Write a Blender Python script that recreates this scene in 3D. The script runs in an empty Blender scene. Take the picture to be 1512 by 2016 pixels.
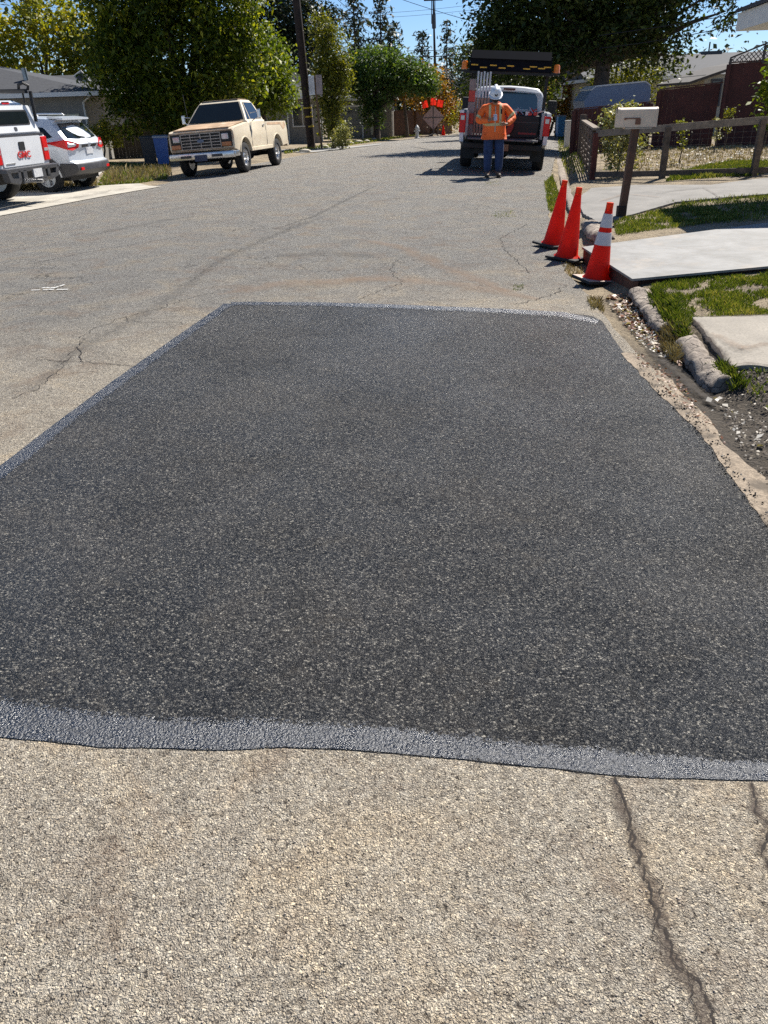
import bpy, bmesh, math, random
import numpy as np
from mathutils import Vector, Matrix, noise
random.seed(7); RNG = np.random.default_rng(7)
R = math.radians
scene = bpy.context.scene
# ---------------------------------------------------------------- camera
CAM_H = 1.5; FPX = 1514.0; PITCH = R(27.83); ROLL = R(2.0)
cam = bpy.data.cameras.new('camera'); camo = bpy.data.objects.new('camera', cam)
scene.collection.objects.link(camo); scene.camera = camo
cam.sensor_fit = 'VERTICAL'; cam.sensor_height = 24; cam.lens = 24 * FPX / 2016
cam.clip_start = 0.05; cam.clip_end = 1500
fw = Vector((0, math.cos(PITCH), -math.sin(PITCH))); up0 = Vector((0, math.sin(PITCH), math.cos(PITCH))); rt0 = Vector((1, 0, 0))
rt = rt0 * math.cos(ROLL) - up0 * math.sin(ROLL)
up = rt0 * math.sin(ROLL) + up0 * math.cos(ROLL)
camo.matrix_world = Matrix(((rt.x, up.x, -fw.x, 0), (rt.y, up.y, -fw.y, 0), (rt.z, up.z, -fw.z, CAM_H), (0, 0, 0, 1)))
# ---------------------------------------------------------------- world, sun
SUN_AZ, SUN_EL = R(40), R(50)
w = bpy.data.worlds.new('World'); scene.world = w; w.use_nodes = True
nt = w.node_tree; nt.nodes.clear()
sky = nt.nodes.new('ShaderNodeTexSky'); sky.sky_type = 'NISHITA'; sky.sun_disc = False
sky.sun_elevation = SUN_EL; sky.sun_rotation = SUN_AZ; sky.altitude = 50; sky.air_density = 1.0; sky.dust_density = 0.0; sky.ozone_density = 6.0
bg = nt.nodes.new('ShaderNodeBackground'); bg.inputs[1].default_value = 0.056
wo = nt.nodes.new('ShaderNodeOutputWorld'); hs = nt.nodes.new('ShaderNodeMix'); hs.data_type = 'RGBA'; hs.blend_type = 'MULTIPLY'; hs.inputs[0].default_value = 1.0
tcw = nt.nodes.new('ShaderNodeTexCoord'); sx = nt.nodes.new('ShaderNodeSeparateXYZ'); cr = nt.nodes.new('ShaderNodeValToRGB')
nt.links.new(tcw.outputs['Generated'], sx.inputs[0]); nt.links.new(sx.outputs[2], cr.inputs[0])
cr.color_ramp.elements[0].position = 0.0; cr.color_ramp.elements[0].color = (0.90, 1.06, 1.36, 1); cr.color_ramp.elements[1].position = 0.45; cr.color_ramp.elements[1].color = (1, 1, 1, 1)   # clear air near the skyline
nt.links.new(sky.outputs[0], hs.inputs[6]); nt.links.new(cr.outputs[0], hs.inputs[7]); nt.links.new(hs.outputs[2], bg.inputs[0]); nt.links.new(bg.outputs[0], wo.inputs[0])
sl = bpy.data.lights.new('sun', 'SUN'); sl.energy = 5.0; sl.angle = R(0.5); sl.color = (1.0, 0.95, 0.87)
so = bpy.data.objects.new('sun', sl); scene.collection.objects.link(so)
sd = Vector((math.sin(SUN_AZ) * math.cos(SUN_EL), math.cos(SUN_AZ) * math.cos(SUN_EL), math.sin(SUN_EL)))
so.rotation_euler = sd.to_track_quat('Z', 'Y').to_euler(); so.location = (20, 20, 40)
scene.view_settings.view_transform = 'Standard'; scene.view_settings.look = 'None'
scene.view_settings.exposure = 0.80; scene.view_settings.gamma = 1.0
scene.cycles.use_denoising = False
scene.cycles.max_bounces = 6; scene.cycles.diffuse_bounces = 2; scene.cycles.glossy_bounces = 3; scene.cycles.transparent_max_bounces = 6
scene.cycles.sample_clamp_indirect = 4

# ---------------------------------------------------------------- terrain
def lerp_tab(tab, v):
    if v <= tab[0][0]: return tab[0][1]
    for (a, b), (c, d) in zip(tab, tab[1:]):
        if v <= c: return b + (d - b) * (v - a) / (c - a)
    return tab[-1][1]
XR = [(-8, 1.5), (1, 1.55), (2.87, 1.65), (4.1, 1.82), (5.4, 1.86), (6.4, 1.92), (8.4, 2.04), (12.3, 2.65), (14.9, 3.14), (20, 4.25), (30, 6.54), (47, 10.6), (85, 21), (150, 38), (260, 70)]
XL = [(-8, -13), (5, -10.2), (12.5, -8.25), (15.9, -7.2), (18.5, -6.55), (21, -5.75), (29, -4.45), (37.4, -2.95), (51.6, -0.2), (62, 3.0), (72, 6.5), (85, 10.5), (150, 28), (260, 60)]
def xr(y): return lerp_tab(XR, y)
def xl(y): return lerp_tab(XL, y)
def grade(y):
    t = max(0.0, min(y, 75) - 24); return -0.016 * t * (t / (t + 6.0)) if t > 0 else 0.0
def sstep(a, b, v):
    t = max(0.0, min(1.0, (v - a) / (b - a))); return t * t * (3 - 2 * t)
def T(x, y):
    a, b = xl(y), xr(y); c = (a + b) / 2; hw = (b - a) / 2; u = (x - c) / hw
    g = grade(y)
    if abs(u) <= 1: return -0.15 * u * u + g
    if u > 1:
        d = x - b
        kf = sstep(3.9, 4.8, y); z = -0.15 - (0.02 + 0.03 * kf) * sstep(0, 0.15, d) + kf * 0.13 * sstep(0.28, 0.6, d) + (1 - kf) * 0.13 * sstep(0.3, 1.4, d)
        z += 0.11 * sstep(0.5, 4.0, d) + 0.03 * max(0, min(d - 4, 20)) * 0.3
        return z + g
    d = a - x
    return -0.15 + 0.03 * sstep(0.0, 1.0, d) + 0.10 * sstep(1.5, 8, d) + g
def ray(px, py):
    v = fw * FPX + rt * (px - 756) - up * (py - 1008); return v
def G(px, py, dz=0.0):
    "where the line of sight meets the terrain (photo pixels)"
    v = ray(px, py); z = 0
    for _ in range(25):
        t = (z - CAM_H) / v.z; z = 0.5 * z + 0.5 * (T(v.x * t, v.y * t) + dz)
    return Vector((v.x * t, v.y * t, T(v.x * t, v.y * t)))
def AT(px, py, Y):
    v = ray(px, py); t = Y / v.y; return Vector((v.x * t, Y, CAM_H + v.z * t))

# ---------------------------------------------------------------- node material helpers
class NT:
    def __init__(s, name):
        s.m = bpy.data.materials.new(name); s.m.use_nodes = True; s.t = s.m.node_tree; s.t.nodes.clear()
        s.out = s.n('ShaderNodeOutputMaterial'); s.b = s.n('ShaderNodeBsdfPrincipled'); s.l(s.b.outputs[0], s.out.inputs[0])
        s._tc = None
    def n(s, ty, **k):
        o = s.t.nodes.new(ty)
        for a, b in k.items(): setattr(o, a, b)
        return o
    def l(s, a, b): s.t.links.new(a, b)
    def set(s, inp, v):
        if hasattr(v, 'is_linked') or hasattr(v, 'links'): s.l(v, inp)
        else:
            if isinstance(v, (tuple, list)) and len(v) == 3 and inp.type == 'RGBA': v = (*v, 1)
            inp.default_value = v
    def obj(s):
        if not s._tc: s._tc = s.n('ShaderNodeTexCoord')
        return s._tc.outputs['Object']
    def noise(s, scale, detail=3, rough=0.5, vec=None, dist=0.0):
        o = s.n('ShaderNodeTexNoise'); o.inputs['Scale'].default_value = scale; o.inputs['Detail'].default_value = detail
        o.inputs['Roughness'].default_value = rough; o.inputs['Distortion'].default_value = dist
        s.l(vec or s.obj(), o.inputs['Vector']); return o
    def vor(s, scale, feature='F1', vec=None, rand=1.0):
        o = s.n('ShaderNodeTexVoronoi', feature=feature); o.inputs['Scale'].default_value = scale; o.inputs['Randomness'].default_value = rand
        s.l(vec or s.obj(), o.inputs['Vector']); return o
    def ramp(s, fac, stops, interp='LINEAR'):
        o = s.n('ShaderNodeValToRGB'); o.color_ramp.interpolation = interp; e = o.color_ramp.elements
        while len(e) < len(stops): e.new(0.5)
        for k, (p, c) in enumerate(stops):
            e[k].position = p
            if not isinstance(c, (tuple, list)): c = (c, c, c)
            e[k].color = (*c[:3], 1)
        s.l(fac, o.inputs[0]); return o.outputs[0]
    def mix(s, f, a, b, mode='MIX'):
        o = s.n('ShaderNodeMix', data_type='RGBA', blend_type=mode)
        s.set(o.inputs[0], f); s.set(o.inputs[6], a); s.set(o.inputs[7], b); return o.outputs[2]
    def math(s, op, a, b=0.0, c=None, clamp=False):
        o = s.n('ShaderNodeMath', operation=op, use_clamp=clamp); s.set(o.inputs[0], a); s.set(o.inputs[1], b)
        if c is not None: s.set(o.inputs[2], c)
        return o.outputs[0]
    def warp(s, scale, amt, vec=None):
        nz = s.n('ShaderNodeTexNoise'); nz.inputs['Scale'].default_value = scale; nz.inputs['Detail'].default_value = 3; s.l(vec or s.obj(), nz.inputs['Vector'])
        a = s.n('ShaderNodeVectorMath', operation='SUBTRACT'); s.l(nz.outputs['Color'], a.inputs[0]); a.inputs[1].default_value = (.5, .5, .5)
        b = s.n('ShaderNodeVectorMath', operation='SCALE'); s.l(a.outputs[0], b.inputs[0]); b.inputs['Scale'].default_value = amt
        c = s.n('ShaderNodeVectorMath', operation='ADD'); s.l(vec or s.obj(), c.inputs[0]); s.l(b.outputs[0], c.inputs[1]); return c.outputs[0]
    def bump(s, h, strength=0.3, dist=0.01, prev=None):
        o = s.n('ShaderNodeBump'); o.inputs['Strength'].default_value = strength; o.inputs['Distance'].default_value = dist
        s.l(h, o.inputs['Height'])
        if prev is not None: s.l(prev, o.inputs['Normal'])
        s.l(o.outputs[0], s.b.inputs['Normal']); return o.outputs[0]
    def bs(s, **k):
        for a, v in k.items(): s.set(s.b.inputs[a.replace('_', ' ')], v)
        return s.m
MATS = {}
def simple(name, col, rough=0.6, metal=0.0, var=0.25, scale=6, spec=None, coat=0.0, bump=0.0, fine=80, trans=0.0, dirt=None):
    if name in MATS: return MATS[name]
    s = NT(name); nz = s.noise(scale, 5, 0.6); lo = tuple(c * (1 - var) for c in col); hi = tuple(min(1, c * (1 + var)) for c in col)
    c = s.ramp(nz.outputs[0], [(0.3, lo), (0.7, hi)])
    if dirt:
        d = s.noise(scale * 0.6, 7, 0.7, dist=0.5); c = s.mix(s.ramp(d.outputs[0], [(dirt[1], 0), (dirt[1] + 0.12, 1)]), c, dirt[0])
    s.bs(Base_Color=c, Roughness=rough, Metallic=metal, Coat_Weight=coat, Coat_Roughness=0.08)
    if spec is not None: s.b.inputs['Specular IOR Level'].default_value = spec
    if bump: s.bump(s.noise(fine, 4).outputs[0], bump, 0.01)
    MATS[name] = s.m; return s.m

# ---------------------------------------------------------------- object helpers
COL = scene.collection
def tagit(o, label=None, cat=None, group=None, kind=None):
    if label: o['label'] = label
    if cat: o['category'] = cat
    if group: o['group'] = group
    if kind: o['kind'] = kind
    return o
def thing(name, label, cat, loc=(0, 0, 0), rz=0.0, group=None, mat=None):
    o = bpy.data.objects.new(name, None); o.empty_display_size = 0.2; COL.objects.link(o)
    if mat is not None: o.matrix_world = mat
    else: o.location = loc; o.rotation_euler = (0, 0, rz)
    return tagit(o, label, cat, group)
class MB:
    def __init__(s): s.bm = bmesh.new()
    def box(s, lo, hi, bevel=0.0, M=None):
        bm = s.bm; r = bmesh.ops.create_cube(bm, size=1.0)['verts']
        for v in r:
            v.co = Vector([lo[i] + (v.co[i] + 0.5) * (hi[i] - lo[i]) for i in range(3)])
        if bevel:
            ed = list({e for v in r for e in v.link_edges}); q = bmesh.ops.bevel(bm, geom=ed, offset=bevel, segments=2, affect='EDGES', profile=0.5)
            r = list({v for f in q['faces'] for v in f.verts} | {v for v in r if v.is_valid})
        if M is not None:
            for v in r: v.co = M @ v.co
        return s
    def prism(s, pts, d, M=None):
        "polygon pts (3-D) extruded by vector d"
        bm = s.bm; a = [bm.verts.new(p) for p in pts]; b = [bm.verts.new(Vector(p) + Vector(d)) for p in pts]; n = len(pts)
        bm.faces.new(a[::-1]); bm.faces.new(b)
        for i in range(n): bm.faces.new((a[i], a[(i + 1) % n], b[(i + 1) % n], b[i]))
        if M is not None:
            for v in a + b: v.co = M @ v.co
        return s
    def tube(s, pts, rad, seg=8, cap=True):
        bm = s.bm; pts = [Vector(p) for p in pts]; rings = []; n = len(pts)
        if not isinstance(rad, (list, tuple)): rad = [rad] * n
        prev = None
        for i, p in enumerate(pts):
            d = (pts[min(i + 1, n - 1)] - pts[max(i - 1, 0)]).normalized()
            if prev is None:
                a = d.orthogonal().normalized()
            else:
                a = (prev - d * prev.dot(d)); a = a.normalized() if a.length > 1e-5 else d.orthogonal().normalized()
            prev = a; b = d.cross(a)
            rings.append([bm.verts.new(p + (a * math.cos(2 * math.pi * k / seg) + b * math.sin(2 * math.pi * k / seg)) * rad[i]) for k in range(seg)])
        for r0, r1 in zip(rings, rings[1:]):
            for k in range(seg): bm.faces.new((r0[k], r0[(k + 1) % seg], r1[(k + 1) % seg], r1[k]))
        if cap: bm.faces.new(rings[0][::-1]); bm.faces.new(rings[-1])
        return s
    def lathe(s, prof, seg=24, M=None, cap=True):
        "prof: list of (radius, z)"
        bm = s.bm; rings = []; allv = []
        for (r, z) in prof:
            rg = [bm.verts.new((r * math.cos(2 * math.pi * k / seg), r * math.sin(2 * math.pi * k / seg), z)) for k in range(seg)]; rings.append(rg); allv += rg
        for r0, r1 in zip(rings, rings[1:]):
            for k in range(seg): bm.faces.new((r0[k], r0[(k + 1) % seg], r1[(k + 1) % seg], r1[k]))
        if cap: bm.faces.new(rings[0][::-1]); bm.faces.new(rings[-1])
        if M is not None:
            for v in allv: v.co = M @ v.co
        return s
    def sheet(s, pts, th=0.0):
        bm = s.bm; f = bm.faces.new([bm.verts.new(p) for p in pts])
        return s
    def ico(s, c, r, sub=2, sc=(1, 1, 1), rough=0.0):
        q = bmesh.ops.create_icosphere(s.bm, subdivisions=sub, radius=1)['verts']
        for v in q:
            k = 1 + rough * noise.noise(v.co * 2.1 + Vector(c) * 3)
            v.co = Vector((v.co.x * r * sc[0] * k, v.co.y * r * sc[1] * k, v.co.z * r * sc[2] * k)) + Vector(c)
        return s
    def build(s, name, mat, parent=None, smooth=None, **tg):
        me = bpy.data.meshes.new(name); bmesh.ops.recalc_face_normals(s.bm, faces=s.bm.faces[:]); s.bm.to_mesh(me); s.bm.free()
        if smooth is not None: me.shade_smooth() if smooth >= 180 else smooth_by(me, smooth)
        if mat: me.materials.append(mat)
        o = bpy.data.objects.new(name, me); COL.objects.link(o)
        if parent is not None: o.parent = parent
        if tg: tagit(o, **tg)
        return o
def smooth_by(me, deg):
    me.shade_smooth(); me.set_sharp_from_angle(angle=R(deg))
def meshobj(name, V, F, mat, parent=None, smooth=None, **tg):
    me = bpy.data.meshes.new(name); me.from_pydata([tuple(v) for v in V], [], F); me.update()
    if smooth is not None: smooth_by(me, smooth)
    if mat: me.materials.append(mat)
    o = bpy.data.objects.new(name, me); COL.objects.link(o)
    if parent is not None: o.parent = parent
    if tg: tagit(o, **tg)
    return o
def text_mesh(name, body, size, mat, parent, M, extrude=0.004):
    cu = bpy.data.curves.new(name, 'FONT'); cu.body = body; cu.size = size; cu.extrude = extrude; cu.align_x = 'CENTER'; cu.align_y = 'CENTER'; cu.offset = size * 0.02
    t = bpy.data.objects.new('tmp', cu); COL.objects.link(t); bpy.context.view_layer.update()
    me = bpy.data.meshes.new_from_object(t.evaluated_get(bpy.context.evaluated_depsgraph_get())); bpy.data.objects.remove(t); me.transform(M)
    me.materials.clear(); me.materials.append(mat); o = bpy.data.objects.new(name, me); COL.objects.link(o); o.parent = parent; return o

# ---------------------------------------------------------------- ground materials
def m_road():
    s = NT('old_asphalt'); P = s.obj()
    wv = s.warp(150, 0.010, s.warp(45, 0.012))
    v1 = s.vor(128, vec=wv); e1 = s.vor(128, 'DISTANCE_TO_EDGE', vec=wv); v3 = s.vor(270, vec=s.warp(200, 0.006))
    big = s.noise(0.55, 4, 0.6); med = s.noise(2.6, 5, 0.65, dist=0.6); fine = s.noise(170, 4, 0.65); mid = s.noise(42, 4, 0.65)
    sepx = s.n('ShaderNodeSeparateXYZ'); s.l(P, sepx.inputs[0]); Y = sepx.outputs[1]
    tan = s.ramp(mid.outputs[0], [(0.3, (0.44, 0.39, 0.315)), (0.5, (0.58, 0.525, 0.435)), (0.7, (0.69, 0.64, 0.54))])
    grey = s.ramp(s.noise(30, 3, 0.6).outputs[0], [(0.3, (0.235, 0.233, 0.224)), (0.7, (0.40, 0.395, 0.378))])
    k = s.math('MULTIPLY_ADD', big.outputs[0], 5.0, s.math('MULTIPLY_ADD', sepx.outputs[0], -0.35, 1.0)); ky = s.math('ADD', Y, k)
    f = s.n('ShaderNodeMapRange', interpolation_type='SMOOTHSTEP'); s.l(ky, f.inputs[0]); f.inputs[1].default_value = 7.6; f.inputs[2].default_value = 12.5
    base = s.mix(f.outputs[0], tan, grey)
    # broad colour drift: pinkish, yellowish and grey areas
    dr = s.noise(1.7, 4, 0.6, dist=0.8); base = s.mix(1.0, base, s.ramp(dr.outputs[0], [(0.32, (0.88, 0.86, 0.84)), (0.5, (1.0, 0.98, 0.95)), (0.68, (1.16, 1.06, 0.92))]), 'MULTIPLY')
    sc = s.n('ShaderNodeSeparateColor'); s.l(v1.outputs['Color'], sc.inputs[0])
    stone = s.ramp(sc.outputs[0], [(0.0, (0.62, 0.58, 0.55)), (0.2, (0.88, 0.87, 0.87)), (0.7, (1.06, 1.05, 1.03)), (0.9, (1.32, 1.27, 1.18)), (1.0, (1.6, 1.55, 1.45))])
    c = s.mix(0.8, base, stone, 'MULTIPLY')
    sc3 = s.n('ShaderNodeSeparateColor'); s.l(v3.outputs['Color'], sc3.inputs[0])
    c = s.mix(0.5, c, s.ramp(sc3.outputs[0], [(0, 0.55), (0.4, 1.0), (1, 1.35)]), 'MULTIPLY')
    # crevices and pits between the stones: dark binder with shade painted into the colour, broken up so that not every stone is outlined
    gmask = s.math('MULTIPLY', s.ramp(s.noise(38, 3, 0.6).outputs[0], [(0.38, 0.2), (0.6, 1.0)]), s.ramp(s.noise(4.5, 4, 0.65, dist=0.7).outputs[0], [(0.38, 0.30), (0.62, 1.0)]))
    gap = s.ramp(e1.outputs[0], [(0.0, 1.0), (0.11, 0.0)]); c = s.mix(s.math('MULTIPLY', s.math('MULTIPLY', gap, gmask), 0.85), c, (0.075, 0.06, 0.048))
    c = s.mix(s.ramp(fine.outputs[0], [(0.35, 0.95), (0.44, 0.0)]), c, (0.045, 0.036, 0.028))
    c = s.mix(s.ramp(s.noise(70, 3, 0.7).outputs[0], [(0.34, 0.85), (0.42, 0.0)]), c, (0.05, 0.04, 0.032))
    st = s.ramp(med.outputs[0], [(0.52, 0), (0.70, 0.45)]); c = s.mix(st, c, (0.26, 0.175, 0.115), 'MIX')
    st2 = s.ramp(s.noise(1.1, 5, 0.7, dist=1.0).outputs[0], [(0.60, 0), (0.74, 0.42)]); c = s.mix(st2, c, (0.15, 0.118, 0.092))
    cr = s.vor(1.5, 'DISTANCE_TO_EDGE', vec=s.warp(2.2, 0.55)); crf = s.ramp(cr.outputs[0], [(0.0, 0.8), (0.010, 0.0)])
    msk = s.ramp(s.noise(0.42, 3, 0.5).outputs[0], [(0.48, 0), (0.56, 1)])
    yn = s.n('ShaderNodeMapRange'); s.l(Y, yn.inputs[0]); yn.inputs[1].default_value = 5.0; yn.inputs[2].default_value = 8
    c = s.mix(s.math('MULTIPLY', s.math('MULTIPLY', crf, msk), yn.outputs[0]), c, (0.05, 0.043, 0.038))
    s.bs(Base_Color=c, Roughness=0.85); s.b.inputs['Specular IOR Level'].default_value = 0.25
    h = s.math('MULTIPLY', s.ramp(e1.outputs[0], [(0, 0), (0.3, 1)]), s.math('MULTIPLY_ADD', sc.outputs[1], 1.0, 0.5))
    h = s.math('ADD', h, s.math('MULTIPLY', s.math('MULTIPLY', s.ramp(v3.outputs['Distance'], [(0.1, 1), (0.7, 0)]), sc3.outputs[1]), 0.7))
    h = s.math('ADD', h, s.math('MULTIPLY', fine.outputs[0], 1.3)); h = s.math('ADD', h, s.math('MULTIPLY', mid.outputs[0], 1.2))
    s.bump(h, 1.0, 0.0080); return s.m
def m_patch():
    s = NT('fresh_asphalt'); wv = s.warp(150, 0.008, s.warp(45, 0.010))
    v1 = s.vor(150, vec=wv); e1 = s.vor(150, 'DISTANCE_TO_EDGE', vec=wv); v2 = s.vor(300)
    sc = s.n('ShaderNodeSeparateColor'); s.l(v1.outputs['Color'], sc.inputs[0]); sc2 = s.n('ShaderNodeSeparateColor'); s.l(v2.outputs['Color'], sc2.inputs[0])
    c = s.ramp(sc.outputs[0], [(0, (0.005, 0.005, 0.006)), (0.42, (0.014, 0.014, 0.015)), (0.70, (0.046, 0.045, 0.044)), (0.88, (0.13, 0.122, 0.108)), (1, (0.28, 0.26, 0.22))])
    c = s.mix(s.ramp(sc2.outputs[0], [(0.86, 0.0), (0.97, 0.55)]), c, (0.20, 0.19, 0.17))
    big = s.noise(0.9, 4, 0.6, dist=0.4)
    c = s.mix(s.ramp(big.outputs[0], [(0.46, 0.0), (0.70, 0.22)]), c, (0.10, 0.076, 0.046), 'ADD')
    c = s.mix(s.ramp(s.noise(6, 5, 0.7, dist=0.8).outputs[0], [(0.55, 0.0), (0.72, 0.22)]), c, (0.13, 0.10, 0.06), 'ADD')
    gap = s.ramp(e1.outputs[0], [(0.0, 0.12), (0.14, 1.0)]); c = s.mix(0.85, c, gap, 'MULTIPLY')
    ro = s.ramp(sc.outputs[2], [(0, 0.26), (1, 0.55)])
    s.bs(Base_Color=c, Roughness=ro); s.set(s.b.inputs['Specular IOR Level'], s.ramp(s.noise(1.3, 4, 0.6, dist=0.6).outputs[0], [(0.35, 0.35), (0.65, 0.6)]))
    h = s.math('MULTIPLY', s.ramp(e1.outputs[0], [(0, 0), (0.3, 1)]), s.math('MULTIPLY_ADD', sc.outputs[1], 0.8, 0.4))
    h = s.math('ADD', h, s.math('MULTIPLY', s.noise(150, 4, 0.6).outputs[0], 1.1)); h = s.math('ADD', h, s.math('MULTIPLY', s.noise(45, 3, 0.6).outputs[0], 0.8))
    s.bump(h, 1.0, 0.0052); return s.m
def m_seal():
    s = NT('tar_sealant'); v1 = s.vor(130, vec=s.warp(80, 0.008)); nz = s.noise(90, 4, 0.65); st = s.noise(13, 5, 0.7, dist=0.8)
    s.bs(Base_Color=s.ramp(nz.outputs[0], [(0.4, (0.006, 0.008, 0.013)), (0.7, (0.020, 0.025, 0.038))]), Roughness=s.ramp(st.outputs[0], [(0.35, 0.22), (0.65, 0.47)]))
    s.b.inputs['Specular IOR Level'].default_value = 1.0
    s.bump(s.math('ADD', s.math('MULTIPLY', v1.outputs['Distance'], -0.8), s.math('MULTIPLY', nz.outputs[0], 1.9)), 0.72, 0.0050)
    # the sprayed inner edge breaks up into spatter: coverage follows the 'fade' attribute against fine noise
    fa = s.n('ShaderNodeAttribute', attribute_name='fade'); n1 = s.ramp(s.noise(95, 4, 0.75).outputs[0], [(0.33, 0.0), (0.67, 1.0)]); n2 = s.ramp(s.noise(7, 3, 0.6).outputs[0], [(0.35, 0.0), (0.65, 1.0)])
    q = s.math('SUBTRACT', fa.outputs['Fac'], s.math('MULTIPLY_ADD', n1, 0.72, s.math('MULTIPLY', n2, 0.26)))
    s.set(s.b.inputs['Alpha'], s.math('MULTIPLY_ADD', q, 7.0, 0.1, clamp=True)); return s.m
def m_stain(name, col, dens=0.75, sc=14):
    s = NT(name); fa = s.n('ShaderNodeAttribute', attribute_name='fade'); a = s.noise(sc, 5, 0.7); b = s.noise(sc * 9, 3, 0.6)
    s.bs(Base_Color=s.ramp(b.outputs[0], [(0.3, tuple(v * .6 for v in col)), (0.7, tuple(v * 1.3 for v in col))]), Roughness=0.9)
    q = s.math('SUBTRACT', fa.outputs['Fac'], s.math('ADD', s.math('MULTIPLY', s.ramp(a.outputs[0], [(0.3, 0), (0.7, 1)]), 0.65), s.math('MULTIPLY', s.ramp(b.outputs[0], [(0.3, 0), (0.7, 1)]), 0.45))); s.set(s.b.inputs['Alpha'], s.math('MULTIPLY', s.math('MULTIPLY_ADD', q, 1.6, 0.15, clamp=True), dens)); return s.m
def m_concrete(name='concrete', col=(0.30, 0.268, 0.222), sc=1.0):
    s = NT(name); a = s.noise(2.2 * sc, 6, 0.65); b = s.noise(60 * sc, 3, 0.6); g = s.vor(180 * sc)
    c = s.ramp(a.outputs[0], [(0.3, tuple(v * 0.72 for v in col)), (0.7, tuple(v * 1.12 for v in col))])
    c = s.mix(0.55, c, s.ramp(b.outputs[0], [(0.3, 0.55), (0.6, 1.1)]), 'MULTIPLY')
    c = s.mix(s.ramp(g.outputs['Distance'], [(0.0, 0.35), (0.12, 0.0)]), c, (0.08, 0.07, 0.06))
    s.bs(Base_Color=c, Roughness=0.85); s.bump(b.outputs[0], 0.5, 0.006); return s.m
def m_soil():
    s = NT('yard_soil'); a = s.noise(1.2, 6, 0.65); b = s.noise(40, 4, 0.7); d = s.noise(0.35, 3)
    dry = s.ramp(b.outputs[0], [(0.3, (0.16, 0.12, 0.075)), (0.6, (0.40, 0.32, 0.21)), (0.75, (0.5, 0.43, 0.31))])
    dark = s.ramp(b.outputs[0], [(0.3, (0.028, 0.022, 0.016)), (0.7, (0.10, 0.08, 0.058))])
    P = s.n('ShaderNodeSeparateXYZ'); s.l(s.obj(), P.inputs[0])
    near = s.n('ShaderNodeMapRange'); s.l(P.outputs[1], near.inputs[0]); near.inputs[1].default_value = 5.2; near.inputs[2].default_value = 6.4
    f = s.math('MULTIPLY', s.ramp(a.outputs[0], [(0.35, 0.35), (0.55, 1.0)]), near.outputs[0], clamp=True)
    c = s.mix(f, dark, dry)
    s.bs(Base_Color=c, Roughness=0.95); s.bump(s.math('ADD', b.outputs[0], s.math('MULTIPLY', s.noise(9, 5, 0.7).outputs[0], 2.0)), 1.0, 0.035); return s.m
M_ROAD, M_PATCH, M_SEAL, M_CONC, M_SOIL = m_road(), m_patch(), m_seal(), m_concrete(), m_soil()
def m_kerb():
    s = NT('old_kerb'); a = s.noise(7, 6, 0.7, dist=0.6); b = s.noise(70, 4, 0.7); c = s.ramp(a.outputs[0], [(0.3, (0.13, 0.105, 0.085)), (0.5, (0.27, 0.225, 0.185)), (0.68, (0.42, 0.365, 0.30))])
    c = s.mix(0.7, c, s.ramp(b.outputs[0], [(0.32, 0.4), (0.6, 1.15)]), 'MULTIPLY'); e = s.vor(7, 'DISTANCE_TO_EDGE', vec=s.warp(9, 0.12)); cr = s.ramp(e.outputs[0], [(0.0, 1.0), (0.035, 0.0)]); c = s.mix(cr, c, (0.03, 0.024, 0.02))
    s.bs(Base_Color=c, Roughness=0.92); s.bump(s.math('ADD', s.math('MULTIPLY', cr, -1.5), s.math('ADD', b.outputs[0], s.math('MULTIPLY', a.outputs[0], 1.0))), 0.7, 0.007); return s.m
M_KERB = m_kerb()
M_DRIVE = m_concrete('driveway_concrete', (0.215, 0.203, 0.186))

# ---------------------------------------------------------------- road, ground
def ystations():
    v = []; y = -3.0
    while y < 240: v.append(y); y += 0.2 if y < 14 else (0.5 if y < 30 else (1.5 if y < 90 else 15))
    return v
YS = ystations()
def grid_sheet(name, mat, lats, dz, **tg):
    V, F = [], []
    for y in YS: 
        xs = lats(y)
        for x in xs: V.append((x, y, T(x, y) + dz(x, y)))
    n = len(lats(0))
    for i in range(len(YS) - 1):
        for j in range(n - 1): a = i * n + j; F.append((a, a + 1, a + n + 1, a + n))
    return meshobj(name, V, F, mat, smooth=60, **tg)
def wob(y, k): return 0.07 * noise.noise(Vector((0, y * 1.7, k))) + 0.03 * noise.noise(Vector((3, y * 6, k)))
grid_sheet('road', M_ROAD, lambda y: [xl(y) + wob(y, 1)] + [xl(y) + (xr(y) - xl(y)) * t / 24 for t in range(1, 24)] + [xr(y) + wob(y, 5) + 0.02], lambda x, y: 0.0, kind='structure')
LEFTD = [150, 80, 40, 20, 12, 8, 5, 3.5, 2.5, 1.5, 1, 0.6, 0.3, 0.1]
RIGHTD = [0.06, 0.12, 0.18, 0.24, 0.3, 0.36, 0.42, 0.48, 0.55, 0.7, 0.9, 1.2, 1.6, 2, 2.5, 3, 3.6, 4.5, 6, 8, 12, 18, 30, 60, 150]
def gl(y): return [xl(y) - d for d in LEFTD] + [xl(y) + (xr(y) - xl(y)) * t / 8 for t in range(1, 8)] + [xr(y) + d for d in RIGHTD]
def gdz(x, y):
    a, b = xl(y), xr(y)
    if a + 0.1 < x < b - 0.1: return -0.03
    return 0.02 * noise.noise(Vector((x * 1.5, y * 1.5, 0))) - (0.012 if x > b else 0.006)
grid_sheet('ground', M_SOIL, gl, gdz, kind='structure')
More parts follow.
